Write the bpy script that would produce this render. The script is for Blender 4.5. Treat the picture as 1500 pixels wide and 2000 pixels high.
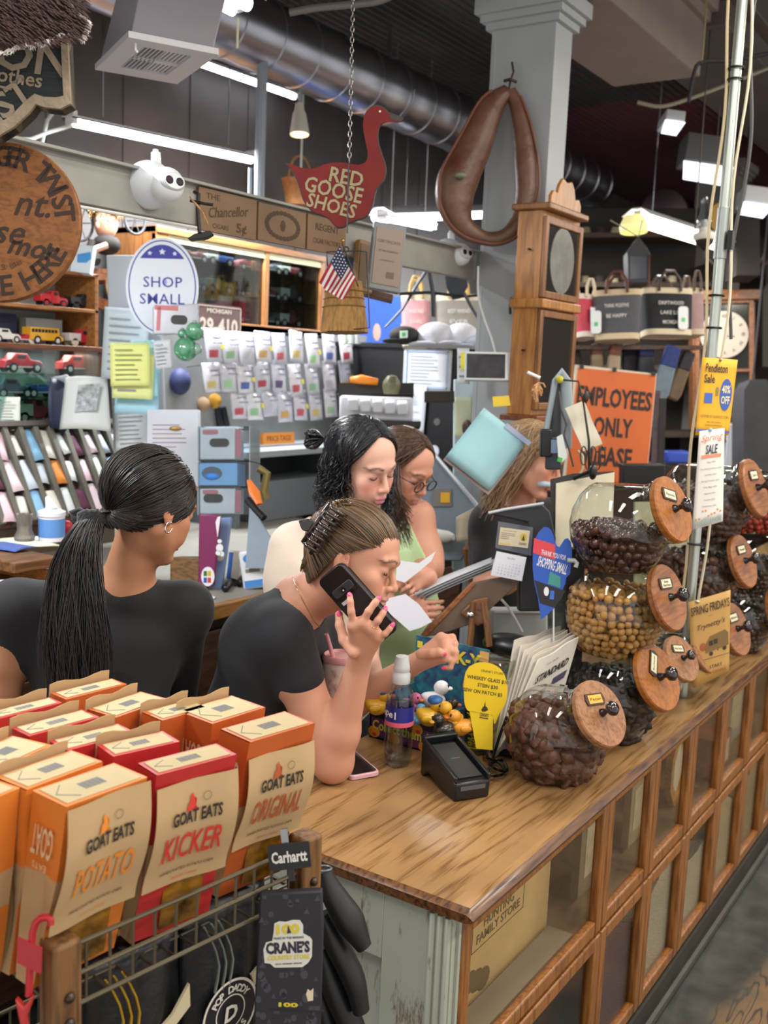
import bpy, math, random
import numpy as np
from mathutils import Vector as V, Matrix as M
for _o in list(bpy.data.objects): bpy.data.objects.remove(_o)
S=bpy.context.scene
COL=S.collection
rnd=random.Random(7)
PI=math.pi
# ---------------------------------------------------------------- camera
_vy=np.array([1340.,225.,-2000.]); _vy/=np.linalg.norm(_vy)
_p=np.array([-2950.,1000-(775-.043*4290),-2000.]); _p/=np.linalg.norm(_p)
_up=np.cross(_vy,_p); _up/=np.linalg.norm(_up)
if _up[1]<0: _up=-_up
RC=np.array([np.cross(_vy,_up),_vy,_up])
CAM=np.array([.788,-1.513,1.78])
cd=bpy.data.cameras.new('camera'); cam=bpy.data.objects.new('camera',cd); COL.objects.link(cam)
mw=M([list(RC[i])+[CAM[i]] for i in range(3)]+[[0,0,0,1]])
cam.matrix_world=mw
cd.sensor_fit='HORIZONTAL'; cd.sensor_width=36; cd.lens=48; cd.clip_start=.05
cd.dof.use_dof=True; cd.dof.focus_distance=2.0; cd.dof.aperture_fstop=6.5
S.camera=cam
S.cycles.transparent_max_bounces=40; S.cycles.max_bounces=10; S.cycles.sample_clamp_indirect=6
def _ray(px,py): return RC@np.array([px-750.,-(py-1000.),-2000.])
def P(px,py,d): return V(CAM+_ray(px,py)*d/2000.)
def PX(px,py,x): r=_ray(px,py); return V(CAM+r*(x-CAM[0])/r[0])
def PY(px,py,y): r=_ray(px,py); return V(CAM+r*(y-CAM[1])/r[1])
def PZ(px,py,z): r=_ray(px,py); return V(CAM+r*(z-CAM[2])/r[2])
CR,CU,CB=V(RC[:,0]),V(RC[:,1]),V(RC[:,2])      # camera right, up, back
# ---------------------------------------------------------------- world, exposure, lights
S.view_settings.view_transform='Standard'; S.view_settings.look='None'
S.view_settings.gamma=1; S.view_settings.use_curve_mapping=False
S.view_settings.exposure=0.27
w=bpy.data.worlds.new('world'); S.world=w; w.use_nodes=True
w.node_tree.nodes['Background'].inputs[0].default_value=(1,.97,.93,1)
w.node_tree.nodes['Background'].inputs[1].default_value=.85
def area(loc,sx,sy,power,col,rot=(0,0,0)):
    l=bpy.data.lights.new('lamp_or_fill','AREA'); l.shape='RECTANGLE'; l.size=sx; l.size_y=sy; l.energy=power; l.color=col
    o=bpy.data.objects.new('lamp_or_fill',l); COL.objects.link(o); o.location=loc; o.rotation_euler=rot
    return o
LAMPS_AND_FILL=[((.55,-.7,3.22),.3,1.2,17,(1,.93,.82)),((.55,1.3,3.22),.3,1.2,25,(1,.92,.8)),((.55,3.6,3.22),.3,1.2,30,(1,.92,.8)),
       ((-.45,-.6,3.0),.2,1.2,9,(1,.97,.93)),((-2.40,1.83,2.66),.06,1.0,50,(.95,.97,1)),((-2.2,3.9,2.60),.12,1.2,46,(.97,.98,1)),
       ((-1.2,4.4,2.6),.12,.7,22,(1,.96,.88)),((.9,6.0,3.1),.2,1.6,46,(1,.94,.85)),((2.0,.2,3.2),.3,1.6,44,(1,.94,.85)),((2.0,3.0,3.2),.3,1.6,44,(1,.94,.85)),((-1.55,-.6,2.5),.12,1.2,36,(.95,.97,1))]  # final entries, far customer side and aisle: unseen lamps added for brightness
for a in LAMPS_AND_FILL: area(*a)
# ---------------------------------------------------------------- materials
def lin(h):
    h=h.lstrip('#'); c=[int(h[i:i+2],16)/255 for i in (0,2,4)]
    return tuple(x/12.92 if x<=.04045 else ((x+.055)/1.055)**2.4 for x in c)+(1,)
_mats={}
def mat(col,rough=.5,metal=0,var=0,vs=12,bump=0,bs=60,emit=0,trans=0,coat=0,spec=.5,sheen=0,stretch=None,col2=None,attr=None,sss=0,alpha=1):
    key=(col,rough,metal,var,vs,bump,bs,emit,trans,coat,spec,sheen,stretch,col2,attr,sss,alpha)
    if key in _mats: return _mats[key]
    m=bpy.data.materials.new('mat_'+col.strip('#')); m.use_nodes=True; nt=m.node_tree; n=nt.nodes; b=n['Principled BSDF']
    c=lin(col); b.inputs['Base Color'].default_value=c; b.inputs['Roughness'].default_value=rough; b.inputs['Metallic'].default_value=metal
    b.inputs['Specular IOR Level'].default_value=spec; b.inputs['Transmission Weight'].default_value=trans; b.inputs['Coat Weight'].default_value=coat
    b.inputs['Sheen Weight'].default_value=sheen; b.inputs['Alpha'].default_value=alpha
    if sss: b.inputs['Subsurface Weight'].default_value=sss; b.inputs['Subsurface Radius'].default_value=(.012,.005,.003); b.inputs['Subsurface Scale'].default_value=.5
    if emit: b.inputs['Emission Color'].default_value=c; b.inputs['Emission Strength'].default_value=emit
    L=nt.links.new
    if var or bump:
        tc=n.new('ShaderNodeTexCoord'); mp=n.new('ShaderNodeMapping'); L(tc.outputs['Object'],mp.inputs[0])
        if stretch: mp.inputs['Scale'].default_value=stretch
    if var:
        t=n.new('ShaderNodeTexNoise'); t.inputs['Scale'].default_value=vs; t.inputs['Detail'].default_value=5; L(mp.outputs[0],t.inputs[0])
        r=n.new('ShaderNodeValToRGB'); e=r.color_ramp.elements; e[0].position=.32; e[1].position=.68
        e[0].color=lin(col2) if col2 else tuple(x*(1-var) for x in c[:3])+(1,); e[1].color=c
        L(t.outputs[0],r.inputs[0]); L(r.outputs[0],b.inputs['Base Color'])
    if bump:
        t=n.new('ShaderNodeTexNoise'); t.inputs['Scale'].default_value=bs; t.inputs['Detail'].default_value=4; L(mp.outputs[0],t.inputs[0])
        bp=n.new('ShaderNodeBump'); bp.inputs['Strength'].default_value=bump; bp.inputs['Distance'].default_value=.01; L(t.outputs[0],bp.inputs['Height']); L(bp.outputs[0],b.inputs['Normal'])
    if attr:
        at=n.new('ShaderNodeAttribute'); at.attribute_name=attr; L(at.outputs['Color'],b.inputs['Base Color'])
    _mats[key]=m; return m
def wood(c1,c2,scale=6,axis=1,rough=.45,ring=2.0,coat=0,bump=.05):
    key=('wood',c1,c2,scale,axis,rough,ring,coat)
    if key in _mats: return _mats[key]
    m=bpy.data.materials.new('wood_'+c1.strip('#')); m.use_nodes=True; nt=m.node_tree; n=nt.nodes; b=n['Principled BSDF']; L=nt.links.new
    tc=n.new('ShaderNodeTexCoord'); mp=n.new('ShaderNodeMapping'); L(tc.outputs['Object'],mp.inputs[0])
    s=[scale]*3; s[axis]=scale*.09; mp.inputs['Scale'].default_value=s
    t1=n.new('ShaderNodeTexNoise'); t1.inputs['Scale'].default_value=ring; t1.inputs['Detail'].default_value=3; L(mp.outputs[0],t1.inputs[0])
    mu=n.new('ShaderNodeMath'); mu.operation='MULTIPLY'; mu.inputs[1].default_value=9; L(t1.outputs[0],mu.inputs[0])
    fr=n.new('ShaderNodeMath'); fr.operation='PINGPONG'; fr.inputs[1].default_value=.5; L(mu.outputs[0],fr.inputs[0])
    t2=n.new('ShaderNodeTexNoise'); t2.inputs['Scale'].default_value=22; t2.inputs['Detail'].default_value=4; L(mp.outputs[0],t2.inputs[0])
    ad=n.new('ShaderNodeMath'); ad.operation='MULTIPLY_ADD'; ad.inputs[1].default_value=.75; L(fr.outputs[0],ad.inputs[0]); L(t2.outputs[0],ad.inputs[2])
    r=n.new('ShaderNodeValToRGB'); e=r.color_ramp.elements; e[0].position=.42; e[1].position=.82; e[0].color=lin(c2); e[1].color=lin(c1)
    L(ad.outputs[0],r.inputs[0]); L(r.outputs[0],b.inputs['Base Color']); b.inputs['Roughness'].default_value=rough; b.inputs['Coat Weight'].default_value=coat; b.inputs['Coat Roughness'].default_value=.25
    bp=n.new('ShaderNodeBump'); bp.inputs['Strength'].default_value=bump; bp.inputs['Distance'].default_value=.004; L(ad.outputs[0],bp.inputs['Height']); L(bp.outputs[0],b.inputs['Normal'])
    _mats[key]=m; return m
def glass(tint='#f4f8f6',rough=.02,ior=1.5,gloss=1.0,key=''):
    k=('glass',tint,rough,ior,gloss)
    if k in _mats: return _mats[k]
    m=bpy.data.materials.new('thin_glass'); m.use_nodes=True; nt=m.node_tree; n=nt.nodes; L=nt.links.new
    for x in list(n): n.remove(x)
    o=n.new('ShaderNodeOutputMaterial'); mx=n.new('ShaderNodeMixShader'); tr=n.new('ShaderNodeBsdfTransparent'); gl=n.new('ShaderNodeBsdfGlossy'); fr=n.new('ShaderNodeLayerWeight'); pw=n.new('ShaderNodeMath'); pw.operation='POWER'; pw.inputs[1].default_value=4
    tr.inputs[0].default_value=lin(tint); gl.inputs['Roughness'].default_value=rough
    mu=n.new('ShaderNodeMath'); mu.operation='MULTIPLY_ADD'; mu.inputs[1].default_value=.6*gloss; mu.inputs[2].default_value=((ior-1)/(ior+1))**2*gloss; mu.use_clamp=True
    L(fr.outputs['Facing'],pw.inputs[0]); L(pw.outputs[0],mu.inputs[0]); L(mu.outputs[0],mx.inputs[0]); L(tr.outputs[0],mx.inputs[1]); L(gl.outputs[0],mx.inputs[2]); L(mx.outputs[0],o.inputs[0])
    _mats[k]=m; return m
# ---------------------------------------------------------------- mesh builder
def F(o,x,y=None,z=None):
    """frame at o: x axis and one more axis (the third follows)"""
    x=V(x).normalized()
    if z is not None: z=V(z); z=(z-x*z.dot(x)).normalized(); y=z.cross(x)
    else: y=V(y); y=(y-x*y.dot(x)).normalized(); z=x.cross(y)
    return M(((x[0],y[0],z[0],o[0]),(x[1],y[1],z[1],o[1]),(x[2],y[2],z[2],o[2]),(0,0,0,1)))
def FC(o,roll=0,yaw=0,pitch=0):
    """frame at o whose z looks toward where the camera stands"""
    f=M(((CR[0],CU[0],CB[0],o[0]),(CR[1],CU[1],CB[1],o[1]),(CR[2],CU[2],CB[2],o[2]),(0,0,0,1)))
    return f@M.Rotation(math.radians(yaw),4,'Y')@M.Rotation(math.radians(pitch),4,'X')@M.Rotation(math.radians(roll),4,'Z')
def TR(x,y=0,z=0): return M.Translation((x,y,z))
def RZ(a): return M.Rotation(math.radians(a),4,'Z')
def RX(a): return M.Rotation(math.radians(a),4,'X')
def RY(a): return M.Rotation(math.radians(a),4,'Y')
_tc={}
def textmesh(s,size,bold=0,shear=0,space=1.0,lsp=1.0):
    k=(s,bold,shear,space,lsp)
    if k not in _tc:
        c=bpy.data.curves.new('t','FONT'); c.body=s; c.size=1; c.offset=bold; c.shear=shear; c.align_x='CENTER'; c.resolution_u=2; c.space_character=space; c.space_line=lsp
        o=bpy.data.objects.new('t',c); COL.objects.link(o); dg=bpy.context.evaluated_depsgraph_get()
        me=bpy.data.meshes.new_from_object(o.evaluated_get(dg))
        vs=[v.co.copy() for v in me.vertices]; fs=[tuple(p.vertices) for p in me.polygons]
        bpy.data.objects.remove(o); bpy.data.curves.remove(c); bpy.data.meshes.remove(me)
        if vs:
            ys=[v.y for v in vs]; xs=[v.x for v in vs]; cy=(min(ys)+max(ys))/2; cx=(min(xs)+max(xs))/2
            for v in vs: v.y-=cy; v.x-=cx
        _tc[k]=(vs,fs)
    vs,fs=_tc[k]
    return [v*size for v in vs],fs
class MB:
    def __init__(s): s.v=[];s.f=[];s.mi=[]
    def add(s,vs,fs,T=None,mi=0):
        n=len(s.v)
        for v in vs: s.v.append(tuple(T@V(v)) if T is not None else tuple(v))
        for f in fs: s.f.append(tuple(i+n for i in f)); s.mi.append(mi)
        return s
    def box(s,c,d,T=None,mi=0,tp=(1,1)):
        x,y,z=d[0]/2,d[1]/2,d[2]/2; vs=[]
        for k in (-1,1):
            a=(1,1) if k<0 else tp
            for j,i in ((-1,-1),(-1,1),(1,1),(1,-1)): vs.append((c[0]+i*x*a[0],c[1]+j*y*a[1],c[2]+k*z))
        return s.add(vs,[(3,2,1,0),(4,5,6,7),(0,1,5,4),(1,2,6,5),(2,3,7,6),(3,0,4,7)],T,mi)
    def span(s,a,b,T=None,mi=0):
        return s.box([(a[i]+b[i])/2 for i in range(3)],[abs(b[i]-a[i]) for i in range(3)],T,mi)
    def tube(s,pts,r,n=8,mi=0,T=None,cap=True,flat=1,up=None):
        pts=[V(p) for p in pts]; rs=r if isinstance(r,(list,tuple)) else [r]*len(pts)
        t0=(pts[1]-pts[0]).normalized(); u=V(up) if up else (V((0,0,1)) if abs(t0.z)<.9 else V((1,0,0)))
        vs=[];fs=[]
        for i,p in enumerate(pts):
            t=(pts[min(i+1,len(pts)-1)]-pts[max(i-1,0)])
            if t.length<1e-9: t=t0
            t=t.normalized()
            a=u-t*u.dot(t)
            if a.length<1e-5: a=t.orthogonal()
            a=a.normalized(); b=t.cross(a); u=a
            for k in range(n):
                q=2*PI*k/n; vs.append(p+(a*math.cos(q)*flat+b*math.sin(q))*rs[i])
        for i in range(len(pts)-1):
            for k in range(n):
                k2=(k+1)%n; fs.append((i*n+k,i*n+k2,(i+1)*n+k2,(i+1)*n+k))
        if cap: fs.append(tuple(range(n))[::-1]); fs.append(tuple(range((len(pts)-1)*n,len(pts)*n)))
        return s.add(vs,fs,T,mi)
    def cyl(s,p0,p1,r0,r1=None,n=16,mi=0,T=None,cap=True): return s.tube([p0,p1],[r0,r0 if r1 is None else r1],n,mi,T,cap)
    def lathe(s,prof,T=None,n=32,mi=0,a0=0,a1=2*PI,closed=True,wob=None):
        vs=[];fs=[];m=len(prof); nn=n if closed else n+1
        for k in range(nn):
            a=a0+(a1-a0)*k/n; c,q=math.cos(a),math.sin(a)
            for (r,z) in prof:
                rr=r*(wob(a,z) if wob else 1); vs.append((rr*c,rr*q,z))
        for k in range(n):
            k2=(k+1)%n if closed else k+1
            for i in range(m-1):
                fs.append((k*m+i,k2*m+i,k2*m+i+1,k*m+i+1))
        return s.add(vs,fs,T,mi)
    def prism(s,poly,z0,z1,T=None,mi=0):
        n=len(poly); A=sum(poly[i][0]*poly[(i+1)%n][1]-poly[(i+1)%n][0]*poly[i][1] for i in range(n))
        if A<0: poly=poly[::-1]
        vs=[(x,y,z0) for x,y in poly]+[(x,y,z1) for x,y in poly]
        fs=[tuple(range(n))[::-1],tuple(range(n,2*n))]+[(i,(i+1)%n,n+(i+1)%n,n+i) for i in range(n)]
        return s.add(vs,fs,T,mi)
    def ball(s,c,r,T=None,n=16,m=10,mi=0,R=None,fn=None):
        if not isinstance(r,(tuple,list)): r=(r,r,r)
        vs=[];fs=[]
        for j in range(m+1):
            th=PI*j/m
            for i in range(n):
                ph=2*PI*i/n; d=V((math.sin(th)*math.cos(ph),math.sin(th)*math.sin(ph),math.cos(th)))
                q=V((d.x*r[0],d.y*r[1],d.z*r[2]))
                if fn: q=fn(q,d)
                if R is not None: q=R@q
                vs.append(q+V(c))
        for j in range(m):
            for i in range(n): fs.append((j*n+i,(j+1)*n+i,(j+1)*n+(i+1)%n,j*n+(i+1)%n))
        return s.add(vs,fs,T,mi)
    def grid(s,fn,nu,nv,T=None,mi=0,thick=0):
        vs=[fn(i/nu,j/nv) for j in range(nv+1) for i in range(nu+1)]
        w=nu+1; fs=[(j*w+i,j*w+i+1,(j+1)*w+i+1,(j+1)*w+i) for j in range(nv) for i in range(nu)]
        if thick:
            vs=[V(v) for v in vs]; nn=[]
            for j in range(nv+1):
                for i in range(nu+1):
                    a=vs[j*w+min(i+1,nu)]-vs[j*w+max(i-1,0)]; b=vs[min(j+1,nv)*w+i]-vs[max(j-1,0)*w+i]; q=a.cross(b)
                    nn.append(q.normalized() if q.length>1e-12 else V((0,0,1)))
            N=len(vs); vs=vs+[v+q*thick for v,q in zip(vs,nn)]
            fs=fs+[tuple(i+N for i in f[::-1]) for f in fs]
            ring=[i for i in range(w)]+[j*w+nu for j in range(1,nv+1)]+[nv*w+i for i in range(nu-1,-1,-1)]+[j*w for j in range(nv-1,0,-1)]
            for a,b in zip(ring,ring[1:]+ring[:1]): fs.append((b,a,a+N,b+N))
        return s.add(vs,fs,T,mi)
    def text(s,t,size,T,mi=0,bold=0,shear=0,space=1.0,h=.0008,xs=1.0,lsp=1.0):
        vs,fs=textmesh(t,size,bold,shear,space,lsp)
        return s.add([(v.x*xs,v.y,h) for v in vs],fs,T,mi)
    def arctext(s,t,size,R,a0,a1,T,mi=0,bold=0,inward=False,h=.0008,xs=1):
        """letters along a circle of radius R from angle a0 to a1 (degrees)"""
        n=len(t)
        for i,ch in enumerate(t):
            if ch==' ': continue
            a=a0+(a1-a0)*(i+.5)/n; q=math.radians(a)
            s.text(ch,size,T@TR(R*math.cos(q),R*math.sin(q),0)@RZ(a+90 if inward else a-90),mi,bold,h=h,xs=xs)
        return s
    def fit(s,t,w,hh,T,mi=0,bold=0,shear=0,h=.0008,lsp=1.0):
        """text stretched to a width and height"""
        vs,fs=textmesh(t,1,bold,shear,1,lsp)
        if not vs: return s
        W=max(v.x for v in vs)-min(v.x for v in vs); H_=max(v.y for v in vs)-min(v.y for v in vs)
        return s.add([(v.x*w/W,v.y*hh/H_,h) for v in vs],fs,T,mi)
    def build(s,name,mats,parent=None,smooth=35,bevel=0,origin=None,wn=False,sub=0):
        if not isinstance(mats,(list,tuple)): mats=[mats]
        me=bpy.data.meshes.new(name)
        if parent is not None: o0=WL[parent.name]
        elif origin is not None: o0=V(origin)
        else:
            a=np.array(s.v); o0=V(((a[:,0].min()+a[:,0].max())/2,(a[:,1].min()+a[:,1].max())/2,a[:,2].min()))
        me.from_pydata([(v[0]-o0[0],v[1]-o0[1],v[2]-o0[2]) for v in s.v],[],s.f)
        for m in mats: me.materials.append(m)
        if len(mats)>1: me.polygons.foreach_set('material_index',s.mi)
        return finish(name,me,o0,parent,smooth,bevel)
WL={}
def finish(name,me,o0,parent,smooth=35,bevel=0):
    if smooth:
        me.shade_smooth()
        if smooth<180: me.set_sharp_from_angle(angle=math.radians(smooth))
    me.validate(); me.update()
    o=bpy.data.objects.new(name,me); COL.objects.link(o); WL[o.name]=V(o0)
    if parent is not None: o.parent=parent
    else: o.location=o0
    if bevel:
        b=o.modifiers.new('bevel','BEVEL'); b.width=bevel; b.segments=2; b.limit_method='ANGLE'; b.angle_limit=math.radians(40)
    return o
def tag(o,label=None,cat=None,group=None,kind=None):
    if label: o['label']=label
    if cat: o['category']=cat
    if group: o['group']=group
    if kind: o['kind']=kind
    return o
def thing(name,label,cat,loc,group=None):
    o=bpy.data.objects.new(name,None); o.empty_display_size=.05; COL.objects.link(o); o.location=loc; WL[o.name]=V(loc)
    return tag(o,label,cat,group)
def struct(o): o['kind']='structure'; return o
def dup(root,loc,rotz=0,label=None,group=None,skip=(),mats=None,scale=1):
    def cp(o,par):
        c=o.copy(); COL.objects.link(c)
        if par is not None: c.parent=par
        for ch in list(o.children):
            if ch.name.split('.')[0] not in skip: cp(ch,c)
        return c
    r=cp(root,None); r.location=loc; r.rotation_euler=(0,0,math.radians(rotz)); r.scale=(scale,)*3; WL[r.name]=V(loc)
    if label: r['label']=label
    if group: r['group']=group
    return r
def smoothpath(pts,n):
    """Catmull-Rom through pts, n samples"""
    p=np.array([list(x) for x in pts],float); m=len(p)
    q=np.vstack([2*p[0]-p[1],p,2*p[-1]-p[-2]]); out=[]
    for t in np.linspace(0,m-1,n):
        i=min(int(t),m-2); u=t-i; a,b,c,d=q[i],q[i+1],q[i+2],q[i+3]
        out.append(.5*((2*b)+(-a+c)*u+(2*a-5*b+4*c-d)*u*u+(-a+3*b-3*c+d)*u**3))
    return np.array(out)
def oval(rx,ry,n=40,cx=0,cy=0): return [(cx+rx*math.cos(2*PI*i/n),cy+ry*math.sin(2*PI*i/n)) for i in range(n)]
def rrect(w,h,r,n=5,cx=0,cy=0):
    o=[]
    for sx,sy,a in ((1,1,0),(-1,1,90),(-1,-1,180),(1,-1,270)):
        for k in range(n+1):
            q=math.radians(a+90*k/n); o.append((cx+sx*(w/2-r)+r*math.cos(q),cy+sy*(h/2-r)+r*math.sin(q)))
    return o
BLACK=mat('#141416',.5); BLACKP=mat('#17181a',.32); WHITE=mat('#eceef0',.5); PAPER=mat('#e6e8ea',.7); STEEL=mat('#9a9ea2',.35,1)
INK=mat('#1a1a1c',.7); KRAFT=mat('#c3a574',.8,var=.12,vs=25); OAK=wood('#a9793f','#7d5424',5,1,.42); BROWN=wood('#8a5a2c','#5f3a1a',6,2,.4)
# ================================================================ setting
fl=bpy.data.materials.new('floor_paint'); fl.use_nodes=True; nt=fl.node_tree; n=nt.nodes; L=nt.links.new; b=n['Principled BSDF']
tc=n.new('ShaderNodeTexCoord'); mp=n.new('ShaderNodeMapping'); mp.inputs['Scale'].default_value=(7,.9,1); L(tc.outputs['Object'],mp.inputs[0])
t1=n.new('ShaderNodeTexNoise'); t1.inputs['Scale'].default_value=1.6; t1.inputs['Detail'].default_value=3; L(mp.outputs[0],t1.inputs[0])
mu=n.new('ShaderNodeMath'); mu.operation='MULTIPLY'; mu.inputs[1].default_value=14; L(t1.outputs[0],mu.inputs[0])
fr=n.new('ShaderNodeMath'); fr.operation='PINGPONG'; fr.inputs[1].default_value=.5; L(mu.outputs[0],fr.inputs[0])
r1=n.new('ShaderNodeValToRGB'); e=r1.color_ramp.elements; e[0].position=.02; e[0].color=lin('#2a2620'); e[1].position=.2; e[1].color=lin('#75593a'); L(fr.outputs[0],r1.inputs[0])
t2=n.new('ShaderNodeTexNoise'); t2.inputs['Scale'].default_value=2.2; t2.inputs['Detail'].default_value=6; L(tc.outputs['Object'],t2.inputs[0])
sx=n.new('ShaderNodeSeparateXYZ'); L(tc.outputs['Object'],sx.inputs[0])
ad=n.new('ShaderNodeMath'); ad.operation='MULTIPLY_ADD'; ad.inputs[1].default_value=.35; L(t2.outputs[0],ad.inputs[0]); L(sx.outputs[0],ad.inputs[2])
r2=n.new('ShaderNodeValToRGB'); e=r2.color_ramp.elements; e[0].position=.34; e[1].position=.40; L(ad.outputs[0],r2.inputs[0])
t3=n.new('ShaderNodeTexNoise'); t3.inputs['Scale'].default_value=9; t3.inputs['Detail'].default_value=6; L(tc.outputs['Object'],t3.inputs[0])
r3=n.new('ShaderNodeValToRGB'); e=r3.color_ramp.elements; e[0].position=.35; e[0].color=lin('#262824'); e[1].position=.7; e[1].color=lin('#474842'); L(t3.outputs[0],r3.inputs[0])
mx=n.new('ShaderNodeMix'); mx.data_type='RGBA'; L(r2.outputs[0],mx.inputs[0]); L(r3.outputs[0],mx.inputs[6]); L(r1.outputs[0],mx.inputs[7]); L(mx.outputs[2],b.inputs['Base Color']); b.inputs['Roughness'].default_value=.5
struct(MB().span((-3.0,-3,-.05),(3.2,9.2,0)).build('floor',fl,origin=(0,0,0)))
wallm=mat('#5d5a59',.7,var=.3,vs=3)
m=MB().span((-3.05,-3,0),(-2.9,9.2,3.5))
for y in np.arange(-2.8,9,.42): m.span((-2.9,y-.006,1.2),(-2.893,y+.006,3.5))
struct(m.build('wall_left',wallm,origin=(-3,0,0)))
struct(MB().span((-3.05,9.2,0),(3.2,9.35,3.5)).build('wall_back',mat('#3a322b',.8,var=.5,vs=3),origin=(0,9.2,0)))
def beadboard(name,x0,x1,y0,y1,z,m_,pitch=.05):
    m=MB(); k=int((x1-x0)/pitch); prof=[]
    for i in range(k):
        x=x0+i*pitch
        prof+=[(x,0),(x+pitch*.72,0),(x+pitch*.8,.012),(x+pitch*.92,.012)]
    prof.append((x0+k*pitch,0))
    vs=[];fs=[]
    for y in (y0,y1):
        for px,pz in prof: vs.append((px,y,z+pz))
    q=len(prof)
    for i in range(q-1): fs.append((i,i+1,q+i+1,q+i))
    m.add(vs,fs); m.span((x0,y0,z+.02),(x1,y1,z+.06))
    return struct(m.build(name,m_,smooth=0))
tin=mat('#6f6a66',.34,.75,var=.25,vs=3); tind=mat('#4a4038',.45,.3,var=.3,vs=4); maroon=mat('#6a3f47',.4,.2,var=.2,vs=5)  # maroon: reddish reflected light painted into the far ceiling's colour
beadboard('ceiling',-3.05,-1.0,-3,4.7,3.44,tin)
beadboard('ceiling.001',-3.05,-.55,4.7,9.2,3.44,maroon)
beadboard('ceiling.002',-.62,3.2,-3,9.2,3.5,tind,.07)
# boxed beam over the column, its mouldings
bm=mat('#8d8078',.55,var=.12,vs=6)
m=MB().span((-1.12,-3,3.1),(-.72,3.15,3.5)); m.span((-1.16,-3,3.36),(-.66,3.15,3.5)); m.span((-1.14,-3,3.32),(-.69,3.15,3.37))
struct(m.build('beam',bm,bevel=.006))
m=MB().span((-1.08,3.15,3.3),(-.62,9.2,3.44)); m.span((-.72,3.15,3.4),(-.55,9.2,3.5))
struct(m.build('beam.001',mat('#5c5550',.6,var=.2,vs=6),bevel=.006))
def pillar(x,y,hw,top,m_,name='pillar',hy=None):
    hy=hy or hw
    m=MB().span((x-hw,y-hy,0),(x+hw,y+hy,top))
    for i,(e_,z0,z1) in enumerate(((.018,.10,.075),(.034,.075,.05),(.05,.05,0))): m.span((x-hw-e_,y-hy-e_,top-z0),(x+hw+e_,y+hy+e_,top-z1))
    m.span((x-hw-.02,y-hy-.02,0),(x+hw+.02,y+hy+.02,.2))
    for a in (-1,1):
        m.span((x-hw+.012,y+a*hy-.001,.25),(x-hw+.018,y+a*hy+.001,top-.13))
    return struct(m.build(name,m_,bevel=.005))
grey=mat('#aab0b4',.5,var=.12,vs=5)
pillar(-.96,1.975,.125,3.09,grey,hy=.07)
_c=P(1405,430,7.2); pillar(_c.x,_c.y,.14,3.28,mat('#6c6a66',.6,var=.15,vs=5))
# long painted header board over the clerks' aisle (with the cameras), its lamp conduit
m=MB().span((-1.13,-1.4,2.115),(-1.10,1.905,2.215)); m.span((-1.15,-1.4,2.213),(-1.08,1.905,2.221))
struct(m.build('trim_1',mat('#97968f',.6,var=.2,vs=9),bevel=.002))
m=MB(); m.tube([(-1.095,-1.2,2.109),(-1.09,0,2.104),(-1.095,.3,2.107),(-1.095,.55,2.11)],.004,8)
tag(m.build('cable',mat('#d8d8d4',.5)),'white cable sagging beneath the grey header board','cable')
# toe moulding of the counter
m=MB().span((-.02,0,0),(.004,9,.075)); m.tube([(.012,0,.012),(.012,9,.012)],.014,8)
struct(m.build('baseboard_front',mat('#3b362e',.5,var=.4,vs=14)))
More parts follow.
